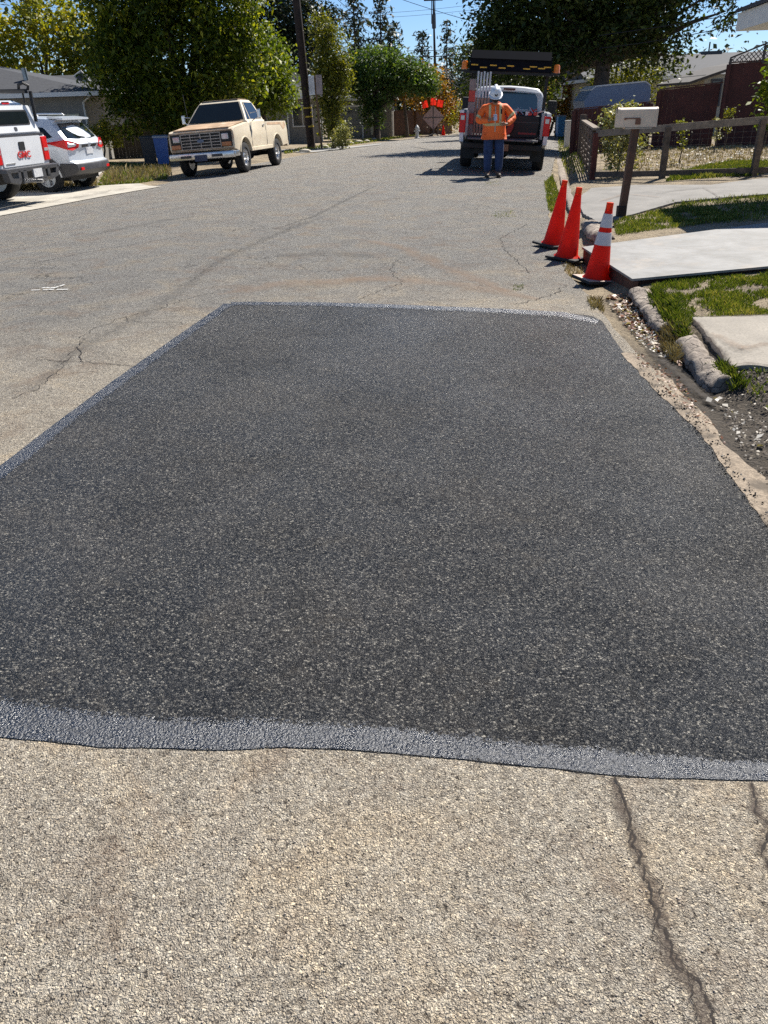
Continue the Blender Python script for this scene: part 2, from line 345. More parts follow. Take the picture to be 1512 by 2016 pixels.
def drape(name, outline, mat, dz, step=0.25, th=0.0, **tg):
    "a flat polygon (x, y) laid on the terrain as a thin slab"
    bm = bmesh.new(); f = bm.faces.new([bm.verts.new((p[0], p[1], 0)) for p in outline])
    xs = [p[0] for p in outline]; ys = [p[1] for p in outline]
    for ax, lo, hi in ((0, min(xs), max(xs)), (1, min(ys), max(ys))):
        n = int((hi - lo) / step)
        for i in range(1, n + 1):
            co = [0, 0, 0]; co[ax] = lo + i * (hi - lo) / (n + 1); no = [0, 0, 0]; no[ax] = 1
            bmesh.ops.bisect_plane(bm, geom=bm.verts[:] + bm.edges[:] + bm.faces[:], plane_co=co, plane_no=no)
    if th:
        r = bmesh.ops.extrude_face_region(bm, geom=bm.faces[:]); low = {v for v in r['geom'] if isinstance(v, bmesh.types.BMVert)}
        for v in bm.verts: v.co.z = T(v.co.x, v.co.y) + dz - (0 if v in low else th)
    else:
        for v in bm.verts: v.co.z = T(v.co.x, v.co.y) + dz
    bmesh.ops.recalc_face_normals(bm, faces=bm.faces[:])
    me = bpy.data.meshes.new(name); bm.to_mesh(me); bm.free(); me.materials.append(mat)
    if me.polygons and sum(p.normal.z for p in me.polygons) < 0 and not th: me.flip_normals()
    o = bpy.data.objects.new(name, me); COL.objects.link(o); tagit(o, **tg); return o
def rough_poly(px, amp=0.01, sub=14, seed=0, closed=True):
    "photo points -> ground points with a small ragged edge"
    P = [G(*p) for p in px]; out = []
    n = len(P)
    for i in range(n if closed else n - 1):
        a, b = P[i], P[(i + 1) % n]; L = (b - a).length; k = max(1, int(L / 0.05)); k = min(k, 60)
        nrm = Vector((-(b - a).y, (b - a).x, 0)).normalized()
        for j in range(k):
            q = a.lerp(b, j / k); t = amp * (noise.noise(Vector((q.x * 9, q.y * 9, seed))) + 0.5 * noise.noise(Vector((q.x * 30, q.y * 30, seed)))) if j else 0
            out.append((q.x + nrm.x * t, q.y + nrm.y * t))
    return out
# outer edge of the patch (photo) and the sealed band along three sides
near_edge = [(-420, 1400), (0, 1452), (90, 1460), (200, 1473), (330, 1474), (420, 1478), (560, 1472), (700, 1478), (860, 1492), (1040, 1510), (1200, 1527), (1320, 1534), (1512, 1538), (1900, 1545)]
right_edge = [(1900, 1330), (1600, 1110), (1512, 1035), (1440, 935), (1380, 850), (1300, 775), (1250, 725), (1212, 672), (1185, 632)]
far_edge = [(1165, 622), (1110, 616), (1000, 610), (800, 602), (640, 597), (462, 596)]
left_edge = [(430, 606), (340, 668), (230, 745), (130, 818), (0, 918), (-300, 1130)]
drape('road_patch', rough_poly(near_edge + right_edge + far_edge + left_edge, 0.006), M_PATCH, 0.0018, 0.3, kind='structure')
def resample(P, n):
    L = [0]; 
    for a, b in zip(P, P[1:]): L.append(L[-1] + (Vector(b) - Vector(a)).length)
    out = []; k = 0
    for i in range(n):
        t = L[-1] * i / (n - 1)
        while k < len(P) - 2 and L[k + 1] < t: k += 1
        u = (t - L[k]) / max(1e-9, L[k + 1] - L[k]); out.append(Vector(P[k]).lerp(Vector(P[k + 1]), u))
    return out
def strip(name, A, B, mat, dz, prof, n=120, **tg):
    "surface between two ground polylines; prof = fade values across"
    A, B = resample(A, n), resample(B, n); m = len(prof); V, F, W = [], [], []
    for a, b in zip(A, B):
        for k, f in enumerate(prof): q = a.lerp(b, k / (m - 1)); V.append((q.x, q.y, T(q.x, q.y) + dz)); W.append(f)
    for i in range(n - 1):
        for k in range(m - 1): a = i * m + k; F.append((a, a + 1, a + m + 1, a + m))
    o = meshobj(name, V, F, mat, **tg); at_ = o.data.attributes.new('fade', 'FLOAT', 'POINT'); at_.data.foreach_set('value', np.array(W, np.float32))
    if sum(p.normal.z for p in o.data.polygons) < 0: o.data.flip_normals()
    return o
def band(name, outer, inner, dz, prof=(0.72, 1.05, 1.15, 1.0, 0.75, 0.45, 0.15, 0.0)):
    o = [(p[0], p[1], 0) for p in rough_poly(outer, 0.006, seed=3, closed=False)]; i = [(p[0], p[1], 0) for p in rough_poly(inner, 0.01, seed=9, closed=False)]
    strip(name, o, i, M_SEAL, dz, prof, 160, kind='structure')
band('tar_seal_near', near_edge, [(-420, 1310), (0, 1352), (120, 1365), (250, 1382), (400, 1394), (560, 1398), (700, 1408), (860, 1422), (1040, 1444), (1200, 1458), (1320, 1468), (1512, 1484), (1900, 1495)], 0.0030)
band('tar_seal_left', [(440, 598)] + left_edge, [(482, 599), (461, 606), (376, 668), (274, 745), (176, 818), (52, 922), (-240, 1130)], 0.0030)
band('tar_seal_far', [(455, 595), (640, 596), (800, 601), (1000, 609), (1110, 615), (1190, 633)], [(455, 603), (640, 605), (800, 611), (1000, 620), (1110, 627), (1185, 644)], 0.0036, (1, 1, .9, .6, .2))
# sandy gutter pan showing between patch and soil
def m_sand():
    s = NT('gutter_sand'); b = s.noise(90, 3, 0.7); a = s.noise(5, 4, 0.6)
    c = s.ramp(b.outputs[0], [(0.3, (0.15, 0.115, 0.08)), (0.6, (0.33, 0.265, 0.195))]); c = s.mix(s.ramp(a.outputs[0], [(0.48, 0), (0.60, 0.85)]), c, (0.085, 0.068, 0.05)); c = s.mix(s.ramp(s.noise(35, 5, 0.7).outputs[0], [(0.5, 0), (0.62, 0.7)]), c, (0.12, 0.095, 0.07))
    s.bs(Base_Color=c, Roughness=0.95); s.bump(b.outputs[0], 0.6, 0.005); return s.m
M_SAND = m_sand()
drape('gutter_pan', rough_poly([(1222, 696), (1240, 694), (1280, 720), (1325, 750), (1350, 785), (1375, 805), (1400, 830), (1418, 868), (1460, 905), (1512, 945), (1600, 1025), (1600, 1110), (1512, 1040), (1440, 940), (1380, 855), (1300, 780)], 0.015), M_SAND, 0.004, 0.2, kind='structure')
# cracks in the old asphalt: thin dirt-filled ribbons
M_CRACK = simple('crack_dirt', (0.022, 0.017, 0.014), 0.95, var=0.5, scale=40)
def ribbon(bm, px, wd, seed, jit=0.02):
    P = [G(*p) for p in px]; pts = []
    for a, b in zip(P, P[1:]):
        k = max(2, int((b - a).length / 0.03)); k = min(k, 120)
        for j in range(k): pts.append(a.lerp(b, j / k))
    pts.append(P[-1]); prev = None; n = len(pts)
    for i, p in enumerate(pts):
        d = (pts[min(i + 1, n - 1)] - pts[max(i - 1, 0)]); d.z = 0; d.normalize(); nn = Vector((-d.y, d.x, 0))
        o = nn * jit * (noise.noise(Vector((p.x * 7, p.y * 7, seed))) + 0.6 * noise.noise(Vector((p.x * 25, p.y * 25, seed))))
        ww = wd * (0.35 + 0.9 * abs(noise.noise(Vector((p.x * 18, p.y * 18, seed + 5))))) * min(1, i / 3 + 0.15, (n - 1 - i) / 3 + 0.15)
        q = p + o; vs = [bm.verts.new((e.x, e.y, T(e.x, e.y) + 0.0045)) for e in (q - nn * ww, q + nn * ww)]
        if prev: bm.faces.new((prev[0], prev[1], vs[1], vs[0]))
        prev = vs
bm = bmesh.new()
ribbon(bm, [(272, 721), (220, 718), (160, 712), (155, 690), (148, 680)], 0.006, 3, 0.03)
ribbon(bm, [(160, 712), (120, 712), (70, 708)], 0.006, 4)
ribbon(bm, [(372, 640), (330, 635), (255, 634), (250, 622), (170, 655), (150, 690), (90, 755), (20, 790)], 0.004, 6, 0.06)
ribbon(bm, [(430, 575), (360, 590), (300, 610), (255, 625)], 0.005, 7, 0.06)
ribbon(bm, [(620, 425), (560, 455), (490, 485), (420, 520), (390, 545), (370, 560)], 0.0032, 8, 0.08)
ribbon(bm, [(740, 366), (700, 385), (620, 425), (540, 452)], 0.004, 9, 0.06)
ribbon(bm, [(240, 470), (330, 440), (440, 425), (700, 424), (960, 432)], 0.003, 10, 0.08)
ribbon(bm, [(700, 590), (790, 560), (770, 530), (780, 510)], 0.005, 11, 0.05)
ribbon(bm, [(1010, 600), (1060, 590), (1100, 575), (1110, 560)], 0.007, 12, 0.05)
ribbon(bm, [(1040, 440), (985, 470), (1000, 500), (1045, 540)], 0.006, 13, 0.05)
ribbon(bm, [(60, 520), (180, 495), (330, 470), (400, 460)], 0.006, 14, 0.05)
M_STAIN = m_stain('dirt_stain', (0.085, 0.062, 0.047), 0.6); M_DARKST = m_stain('dark_wear', (0.09, 0.084, 0.078), 0.26, 5); M_CRK = m_stain('crack_fill', (0.022, 0.016, 0.012), 1.0, 45); M_RUSTST = m_stain('rust_wear', (0.27, 0.18, 0.12), 0.32, 4)
def smear(name, px, wd, mat, dz=0.003):
    P = [G(*p) for p in px]; P = resample([Vector((p.x, p.y, 0)) for p in P], 60); A, B = [], []
    for i, p in enumerate(P):
        d = (P[min(i + 1, 59)] - P[max(i - 1, 0)]).normalized(); nn = Vector((-d.y, d.x, 0)); ww = wd * min(1, .25 + i / 10, .25 + (59 - i) / 10) * (1 + .35 * noise.noise(p * 4)); A.append(p + nn * ww); B.append(p - nn * ww)
    strip(name, A, B, mat, dz, (0, .4, .75, .95, .75, .4, 0), 60, kind='structure')
smear('crack_dirt_stain', [(1205, 1530), (1215, 1570), (1245, 1640), (1258, 1690), (1290, 1770), (1310, 1860), (1335, 1900), (1365, 1940), (1385, 1990), (1400, 2080)], 0.045, M_STAIN)
smear('crack_dirt_stain', [(1480, 1540), (1490, 1600), (1512, 1625), (1495, 1670), (1520, 1710), (1560, 1800)], 0.035, M_STAIN)
smear('crack_dirt_stain', [(640, 425), (560, 455), (490, 485), (420, 520), (390, 545), (330, 590), (255, 634), (150, 690), (60, 770)], 0.16, M_DARKST)
smear('road_wear', [(740, 366), (700, 385), (620, 425), (540, 452)], 0.10, M_DARKST)
smear('road_wear', [(150, 470), (240, 450), (330, 433), (400, 424)], 0.22, M_DARKST, 0.0034)
smear('road_wear', [(430, 580), (560, 560), (760, 548), (900, 560), (1060, 590)], 0.30, M_RUSTST, 0.0034)
smear('road_wear', [(540, 505), (640, 498), (740, 508)], 0.30, M_DARKST, 0.0037)
smear('road_wear', [(700, 470), (790, 486), (860, 520), (1000, 575)], 0.25, M_RUSTST, 0.0031)
smear('soil_spot', [(190, 1655), (212, 1648), (232, 1652)], 0.014, M_STAIN); smear('soil_spot', [(110, 1680), (130, 1678)], 0.008, M_STAIN)
smear('damp_gutter', [(1195, 590), (1225, 610), (1262, 655), (1300, 705), (1360, 760), (1410, 800)], 0.13, m_stain('damp_soil', (0.035, 0.027, 0.020), 0.9, 10), 0.004)
smear('slab_joint', [(1382, 372), (1404, 384), (1422, 398)], 0.03, M_STAIN, 0.034)
smear('slab_stain', [(1290, 385), (1330, 378), (1400, 372)], 0.16, M_DARKST, 0.033); smear('slab_stain', [(1180, 400), (1230, 385), (1300, 392)], 0.12, M_RUSTST, 0.0325)
smear('slab_stain', [(1400, 660), (1460, 690), (1520, 680)], 0.10, M_RUSTST, 0.0195)
smear('soil_margin', [(1362, 628), (1440, 626), (1520, 624), (1800, 615)], 0.05, M_STAIN, 0.0192); smear('soil_margin', [(1364, 632), (1400, 676), (1440, 726)], 0.05, M_STAIN, 0.0198); smear('soil_margin', [(1440, 724), (1512, 724), (1800, 718)], 0.04, M_STAIN, 0.0189)
smear('slab_stain', [(60, 405), (180, 385), (250, 372)], 0.30, M_DARKST, 0.017)
def crack(px, wd, seed, jit, dz=0.0034):
    P = resample([Vector((G(*p).x, G(*p).y, 0)) for p in px], 260); A, B = [], []
    for i, p in enumerate(P):
        d = (P[min(i + 1, 259)] - P[max(i - 1, 0)]).normalized(); nn = Vector((-d.y, d.x, 0)); q = p + nn * (jit * noise.noise(Vector((p.x * 9, p.y * 9, seed))) + jit * .5 * noise.noise(Vector((p.x * 40, p.y * 40, seed))) + jit * .25 * noise.noise(Vector((p.x * 130, p.y * 130, seed))))
        ww = wd * (0.35 + 1.3 * abs(noise.noise(Vector((p.x * 22, p.y * 22, seed + 3)))) + .6 * abs(noise.noise(Vector((p.x * 90, p.y * 90, seed + 3))))); A.append(q + nn * ww); B.append(q - nn * ww)
    o = strip('road_crack', A, B, M_CRK, dz, (.35, 1.0, 1.2, 1.0, .35), 260, kind='structure')
_c1 = [(1205, 1530), (1215, 1570), (1245, 1640), (1258, 1690), (1290, 1770), (1310, 1860), (1335, 1900), (1365, 1940), (1385, 1990), (1400, 2080)]
crack(_c1, 0.0052, 1, 0.028); crack(_c1, 0.0024, 7, 0.035, 0.0037); crack([(1480, 1540), (1490, 1600), (1512, 1625), (1495, 1670), (1520, 1710), (1560, 1800)], 0.0042, 2, 0.02)
me = bpy.data.meshes.new('paint_mark'); bm2 = bmesh.new()
for a_, b_, w2_ in (((62, 572), (140, 571), .012), ((96, 572), (130, 562), .010), ((84, 569), (110, 570), .014)):
    a_, b_ = G(*a_), G(*b_); d_ = (b_ - a_).normalized(); n_ = Vector((-d_.y, d_.x, 0)) * w2_
    for k in range(14):
        if k % 5 == 3: continue
        q0, q1 = a_.lerp(b_, k / 14), a_.lerp(b_, (k + 1) / 14); bm2.faces.new([bm2.verts.new((v.x, v.y, T(v.x, v.y) + .005 + .0004 * len(bm2.faces))) for v in (q0 - n_, q1 - n_, q1 + n_, q0 + n_)])
bm2.to_mesh(me); bm2.free(); me.materials.append(simple('road_paint', (0.62, 0.62, 0.6), 0.7, var=0.3, scale=60)); o = bpy.data.objects.new('paint_mark', me); COL.objects.link(o); tagit(o, kind='structure')
me = bpy.data.meshes.new('road_cracks'); bm.to_mesh(me); bm.free(); me.materials.append(M_CRACK)
o = bpy.data.objects.new('road_cracks', me); COL.objects.link(o); tagit(o, kind='structure')
# concrete surfaces
def pts(*px): return [tuple(G(*p)[:2]) for p in px]
drape('left_pavement', pts((-500, 440), (0, 426), (90, 409), (200, 388), (318, 368), (274, 362), (191, 367), (110, 373), (0, 380), (-500, 395)), m_concrete('apron_concrete', (0.46, 0.425, 0.36)), 0.012, 0.6, kind='structure')
drape('left_driveway', [(-8.2, 18.2), (-7.4, 21.9), (-9.6, 31), (-19, 32), (-24, 22), (-20, 14)], MATS.get('x') or m_concrete('drive_left', (0.42, 0.39, 0.35)), 0.008, 0.8, kind='structure')
drape('left_footpath', [(-13.5, 36.2), (-13.0, 38.2), (-4.9, 39.5), (-5.0, 37.3)], m_concrete('path_left', (0.62, 0.58, 0.50)), 0.02, 0.8, kind='structure')
drape('side_driveway', [(-3.2, 39.0), (0.5, 45.0), (0.6, 47.2), (-3.2, 46.5), (-5.0, 43)], m_concrete('drive_far', (0.34, 0.33, 0.31)), 0.02, 0.8, kind='structure')
drape('right_driveway', rough_poly([(1150, 425), (1135, 395), (1165, 372), (1250, 366), (1400, 366), (1512, 352), (1900, 335), (1900, 380), (1512, 384), (1330, 400), (1225, 430), (1180, 442)], 0.02), M_DRIVE, 0.02, 0.4, th=0.08, kind='structure')
drape('garden_path', rough_poly([(1362, 628), (1512, 624), (1800, 615), (1900, 720), (1512, 727), (1440, 728)], 0.014), M_CONC, 0.016, 0.3, th=0.09, kind='structure')
# ---------------------------------------------------------------- shared materials
def paint(name, col, rough=0.35, dirt=None, var=0.06, coat=0.6, metal=0.0, sc=1.5): return simple(name, col, rough, metal, var, sc, coat=coat, dirt=dirt)
M_WHITE = paint('white_paint', (0.72, 0.73, 0.74)); M_SILVER = paint('silver_paint', (0.62, 0.66, 0.71), 0.32, metal=0.2)
M_BEIGE = paint('cream_paint', (0.70, 0.60, 0.44), 0.55, dirt=((0.40, 0.22, 0.12), 0.60), var=0.12, coat=0.1, sc=1.2)
M_RUST = simple('worn_hood_paint', (0.42, 0.28, 0.17), 0.65, var=0.35, scale=3, dirt=((0.62, 0.50, 0.36), 0.52))
M_GLASS = simple('car_glass', (0.010, 0.014, 0.016), 0.03, var=0.1, spec=0.55)
M_BLACK = simple('black_plastic', (0.009, 0.009, 0.010), 0.6, var=0.3)
M_DGREY = simple('dark_trim', (0.05, 0.05, 0.055), 0.5, var=0.3)
M_TYRE = simple('tyre_rubber', (0.016, 0.016, 0.016), 0.85, var=0.4, scale=20)
M_CHROME = simple('dull_chrome', (0.62, 0.62, 0.62), 0.28, 0.9, var=0.15, scale=12)
M_ALLOY = simple('alloy', (0.55, 0.56, 0.58), 0.35, 0.8, var=0.1)
M_RED = simple('red_lens', (0.62, 0.008, 0.008), 0.35, var=0.2, coat=0.1, spec=0.3)
M_AMBER = simple('amber_lens', (0.85, 0.22, 0.02), 0.25, var=0.2, coat=0.5)
M_ORANGEL = simple('dull_amber_lens', (0.42, 0.14, 0.04), 0.3, var=0.2, coat=0.3)
M_LENS = simple('clear_lens', (0.45, 0.47, 0.48), 0.15, 0.3, var=0.3, coat=0.6)
M_PLATE = simple('number_plate', (0.62, 0.62, 0.62), 0.5, var=0.1, dirt=((0.12, 0.13, 0.25), 0.55), scale=30)
M_NAVY = simple('blue_plate', (0.02, 0.04, 0.10), 0.4, var=0.2)
M_REDT = simple('red_letter', (0.55, 0.02, 0.02), 0.4, var=0.1)

def ground_matrix(x, y, az, L=3.2, W=1.7, lift=0.0):
    "matrix of a vehicle (x forward, y left) standing on the terrain; origin = middle of its four wheels"
    f = Vector((math.sin(az), math.cos(az), 0)); l = Vector((-f.y, f.x, 0)); c = Vector((x, y, 0))
    q = {(i, j): (c + f * (i * L / 2) + l * (j * W / 2)) for i in (-1, 1) for j in (-1, 1)}
    for k in q: q[k].z = T(q[k].x, q[k].y) + lift
    F = ((q[1, 1] + q[1, -1]) - (q[-1, 1] + q[-1, -1])).normalized(); Lf = ((q[1, 1] + q[-1, 1]) - (q[1, -1] + q[-1, -1])).normalized()
    U = F.cross(Lf).normalized(); Lf = U.cross(F).normalized(); o = sum(q.values(), Vector()) / 4
    return Matrix(((F.x, Lf.x, U.x, o.x), (F.y, Lf.y, U.y, o.y), (F.z, Lf.z, U.z, o.z), (0, 0, 0, 1)))

def shell(name, outline, wf, mat, parent, zs=(), xs=(), ys=(), xf=None, bevel=0.02, smooth=32):
    """solid from a side outline [(x,z)...]; wf(x,z) = half width; xf(x,y,z) -> (x,z) bends ends and roof across the width"""
    bm = bmesh.new(); a = [bm.verts.new((p[0], -1, p[1])) for p in outline]; b = [bm.verts.new((p[0], 1, p[1])) for p in outline]; n = len(a)
    bm.faces.new(a); bm.faces.new(b[::-1])
    for i in range(n): bm.faces.new((a[i], b[i], b[(i + 1) % n], a[(i + 1) % n]))
    for ax, arr in ((2, zs), (0, xs), (1, ys)):
        for v in arr:
            co = [0, 0, 0]; co[ax] = v; no = [0, 0, 0]; no[ax] = 1
            bmesh.ops.bisect_plane(bm, geom=bm.verts[:] + bm.edges[:] + bm.faces[:], plane_co=co, plane_no=no, dist=1e-5)
    for v in bm.verts:
        x, y, z = v.co; yy = y * wf(x, z)
        if xf: x, z = xf(x, y, z)
        v.co = (x, yy, z)
    bmesh.ops.recalc_face_normals(bm, faces=bm.faces[:])
    me = bpy.data.meshes.new(name); bm.to_mesh(me); bm.free(); smooth_by(me, smooth); me.materials.append(mat)
    o = bpy.data.objects.new(name, me); COL.objects.link(o); o.parent = parent
    if bevel:
        m = o.modifiers.new('bevel', 'BEVEL'); m.width = bevel; m.segments = 2; m.limit_method = 'ANGLE'; m.angle_limit = R(40); m.harden_normals = False
    return o
def arch(cx, r, z0, n=10, flip=False):
    "points of a wheel arch from rear to front at sill height z0"
    a0 = math.asin(min(1, (z0 - WZ) / r)); P = []
    for k in range(n + 1):
        t = math.pi - a0 - (math.pi - 2 * a0) * k / n; P.append((cx + r * math.cos(t), WZ + r * math.sin(t)))
    return P
WZ = 0.36
def side_patch(name, poly, wf, mat, parent, side, off=0.006, th=0.0, xf=None):
    "a panel (x,z) polygon lying on the side surface, slightly proud"
    V = []
    for (x, z) in poly: 
        y = (wf(x, z) + off) * side; V.append((x, y, z))
    c = Vector((sum(v[0] for v in V) / len(V), 0, sum(v[2] for v in V) / len(V)))
    mb = MB(); mb.prism(V, (0, -side * (0.012 + th), 0)); return mb.build(name, mat, parent)
def wheel(parent, x, y, r, wd, side, style='alloy', mat=None, name='wheel'):
    "rim disc facing outwards with a tyre child"
    M = Matrix.Translation((x, y, r)) @ Matrix.Rotation(-side * math.pi / 2, 4, 'X')
    rr = r * 0.62; mb = MB(); mt = mat or M_ALLOY; h = wd / 2
    if style == 'steel':
        mb.lathe([(rr, -h * 0.9), (rr, h * 0.75), (rr * 0.92, h * 0.8), (rr * 0.86, h * 0.35), (rr * 0.6, h * 0.25), (rr * 0.42, h * 0.5), (rr * 0.3, h * 0.55), (rr * 0.26, h * 0.95), (0.01, h)], 28, M)
    else:
        mb.lathe([(rr * 0.99, -h * 0.8), (rr, h * 0.85), (rr * 0.9, h * 0.85), (rr * 0.88, h * 0.1), (rr * .2, 0)], 28, M)
        for k in range(5):
            a = 2 * math.pi * k / 5 + 0.3
            mb.prism([Vector((math.cos(a + d) * q, math.sin(a + d) * q, h * zz)) for d, q, zz in ((-.18, rr * .93, .8), (.18, rr * .93, .8), (.5, rr * .2, .7), (-.5, rr * .2, .7))], (0, 0, -0.03), M)
        mb.lathe([(rr * .22, 0), (rr * .22, h * .75), (0.01, h * .8)], 16, M)
    w_ = mb.build(name, mt, parent, 35)
    t = MB(); t.lathe([(rr * 0.98, -h * 0.95), (r * 0.9, -h), (r * 0.98, -h * 0.8), (r, -h * 0.5), (r, h * 0.5), (r * 0.98, h * 0.8), (r * 0.9, h), (rr * 1.02, h * 0.97), (rr * 0.98, h * 0.8)], 36, M, cap=False)
    t.build('tyre', M_TYRE, w_, 40)
    if style != 'steel' or True:
        d = MB(); d.lathe([(rr * 0.95, -h * 0.2), (0.01, -h * 0.2)], 20, M, cap=False); d.build('brake_disc', M_BLACK, w_)
    return w_

# ================================================================ beige pickup (front towards us)
def build_pickup():
    global WZ
    P0, P1 = G(478, 340), G(545, 325)      # its left front and left rear wheels on the ground
    d = (P0 - P1); d.z = 0; az = math.atan2(d.x, d.y); f = Vector((math.sin(az), math.cos(az), 0)); l = Vector((-f.y, f.x, 0))
    c = (P0 + P1) / 2 - l * 0.82; L = 2.97
    t = thing('pickup_truck', 'old cream pickup truck with rusty bonnet parked facing us at the left kerb', 'pickup truck', mat=ground_matrix(c.x, c.y, az, L, 1.64, 0.0))
    r = 0.40; WZ = 0.42; xr_, xf_ = -L / 2, L / 2; W = 0.99
    def wf(x, z):
        w_ = W - 0.035 * max(0, (z - 1.0)) / 0.3 - 0.03 * max(0, 0.75 - z) / 0.3
        if z > 1.33: w_ = W - 0.075 - 0.30 * (z - 1.33) / 0.6
        if x > 2.15: w_ -= 0.05 * (x - 2.15) / 0.2
        return w_
    lower = [(-2.62, 0.60), (-2.64, 1.26), (-0.52, 1.27), (-0.50, 1.30), (0.72, 1.30), (0.80, 1.33), (2.16, 1.20), (2.27, 1.13), (2.28, 0.66), (xf_ + 0.48, 0.58)] 
    bottom = arch(xf_, 0.50, 0.55)[::-1] + arch(xr_, 0.49, 0.55)[::-1]
    body = shell('body', lower + bottom, wf, M_BEIGE, t, zs=(0.75, 0.9, 1.0, 1.15), xs=(-2, -0.53, 0.7, 1.2, 2.15), ys=(-0.8, 0.8), bevel=0.03,
                 xf=lambda x, y, z: (x, z - (0.025 * y * y if z > 1.1 and x > 0.7 else 0)))
    cab = [(-0.52, 1.24), (-0.55, 1.32), (-0.42, 1.83), (-0.30, 1.90), (0.38, 1.91), (0.50, 1.86), (0.98, 1.32), (1.0, 1.24)]
    cb = shell('cab', cab, wf, M_BEIGE, t, zs=(1.33, 1.5, 1.7, 1.85), ys=(-.8, .8), bevel=0.035, xf=lambda x, y, z: (x, z - 0.03 * y * y if z > 1.8 else z))
    # bonnet: rust showing through, raised centre
    MB().prism([(0.86, -0.83, 1.325), (0.86, 0.83, 1.325), (2.2, 0.82, 1.185), (2.2, -0.82, 1.185)], (0, 0, 0.018)).build('bonnet', M_RUST, t)
    MB().prism([(-0.32, -0.55, 1.89), (-0.32, 0.55, 1.89), (0.40, 0.55, 1.905), (0.40, -0.55, 1.905)], (0, 0, 0.012)).build('roof_patch', M_RUST, t)
    # windscreen: plane between (1.0,1.32) and (0.5,1.86)
    def ws(u, v, o=0.012): x = 0.985 + (0.52 - 0.985) * v; z = 1.335 + (1.835 - 1.335) * v; return (x + o, u * (wf(x, z) - 0.06), z + o)
    g = MB(); g.prism([ws(-1, .05), (ws(-.5, .03)), ws(.5, .03), ws(1, .05), ws(0.99, .97), ws(-0.99, .97)], (-0.01, 0, -0.01)); g.build('windscreen', M_GLASS, t)
    for s in (1, -1):
        side_patch('side_window', [(-0.44, 1.36), (0.86, 1.36), (0.78, 1.44), (0.43, 1.81), (-0.33, 1.80)], wf, M_GLASS, t, s, 0.004)
        side_patch('window_divider', [(0.58, 1.36), (0.61, 1.36), (0.44, 1.80), (0.41, 1.80)], wf, M_BEIGE, t, s, 0.010)
        for x in (-0.48, 0.88): MB().box((x - 0.006, min(s * 0.985, s * 0.992), 0.66), (x + 0.006, max(s * 0.985, s * 0.992), 1.3)).build('door_gap', M_DGREY, t)
        MB().box((-0.36, min(s * .97, s * 1.0), 1.17), (-0.22, max(s * .97, s * 1.0), 1.20), 0.005).build('door_handle', M_CHROME, t)
        MB().box((-1.0, min(s * .94, s * .985), 0.53), (1.0, max(s * .94, s * .985), 0.63), 0.01).build('sill', M_BEIGE, t)
        m = MB(); m.box((0.52, min(s * 1.12, s * 1.22), 1.36), (0.58, max(s * 1.12, s * 1.22), 1.60), 0.02); m.tube([(0.66, s * 0.97, 1.30), (0.58, s * 1.13, 1.40)], 0.012, 6); m.tube([(0.60, s * 0.93, 1.52), (0.56, s * 1.13, 1.54)], 0.012, 6); m.build('door_mirror', M_CHROME, t)
        wheel(t, xf_, s * 0.84, 0.40, 0.24, s, 'steel', M_CHROME); wheel(t, xr_, s * 0.84, 0.40, 0.24, s, 'steel', M_CHROME)
        # wheel-arch lips
        for cx in (xf_, xr_):
            m = MB(); m.tube([(cx + 0.50 * math.cos(R(a)), s * 0.985, 0.42 + 0.50 * math.sin(R(a))) for a in range(15, 166, 10)], 0.022, 6); m.build('arch_trim', M_BEIGE, t)
        # rusty streak on bedside
        side_patch('rust_streak', [(-2.55, 1.10), (-2.5, 1.235), (-0.7, 1.245), (-0.7, 1.18), (-2.0, 1.17), (-2.2, 1.02)], wf, simple('bed_rust', (0.55, 0.36, 0.22), 0.6, var=0.3, scale=4, dirt=((0.66, 0.55, 0.38), 0.5)), t, s, 0.0045)
        # headlights
        h = MB().box((2.27, min(s * .58, s * .90), 0.72), (2.315, max(s * .58, s * .90), 1.10), 0.01).build('headlight', M_BLACK, t)
        MB().box((2.31, min(s * .62, s * .82), 0.90), (2.335, max(s * .62, s * .82), 1.05), 0.015).build('lamp_lens', M_LENS, h)
        MB().box((2.31, min(s * .61, s * .88), 0.735), (2.338, max(s * .61, s * .88), 0.84), 0.008).build('turn_signal', M_ORANGEL, h)
    gb = MB().box((2.27, -0.60, 0.70), (2.30, 0.60, 1.09), 0.005).build('grille', M_BLACK, t)
    gm = MB()
    for z in (0.71, 0.785, 0.86, 0.935, 1.01, 1.085): gm.box((2.295, -0.585, z - 0.010), (2.325, 0.585, z + 0.010))
    for y in (-0.58, -0.30, 0, 0.30, 0.58): gm.box((2.297, y - 0.012, 0.70), (2.328, y + 0.012, 1.095))
    gm.build('grille_bars', simple('grille_metal', (0.30, 0.28, 0.26), 0.4, 0.6, var=0.2), gb)
    mb = MB(); mb.lathe([(0.10, -.01), (0.10, .01), (0.09, .014), (0.01, .015)], 24, Matrix.Translation((2.335, 0, 0.90)) @ Matrix.Rotation(math.pi / 2, 4, 'Y') @ Matrix.Diagonal((0.45, 1.0, 1, 1))); mb.build('grille_emblem', simple('emblem_blue', (0.10, 0.14, 0.22), 0.3, 0.3), gb)
    MB().box((2.25, -0.93, 1.095), (2.30, 0.93, 1.145), 0.015).build('header_panel', M_RUST, t)
    MB().box((2.25, -0.93, 0.655), (2.30, 0.93, 0.695), 0.01).build('lower_panel', M_RUST, t)
    bp = MB(); bp.box((2.28, -0.96, 0.44), (2.44, 0.96, 0.62), 0.03); bp.box((2.0, -0.985, 0.46), (2.36, -0.93, 0.61), 0.02); bp.box((2.0, 0.93, 0.46), (2.36, 0.985, 0.61), 0.02); b = bp.build('front_bumper', M_CHROME, t, 35)
    MB().box((2.441, -0.20, 0.40), (2.46, 0.16, 0.56)).build('number_plate', M_NAVY, b)
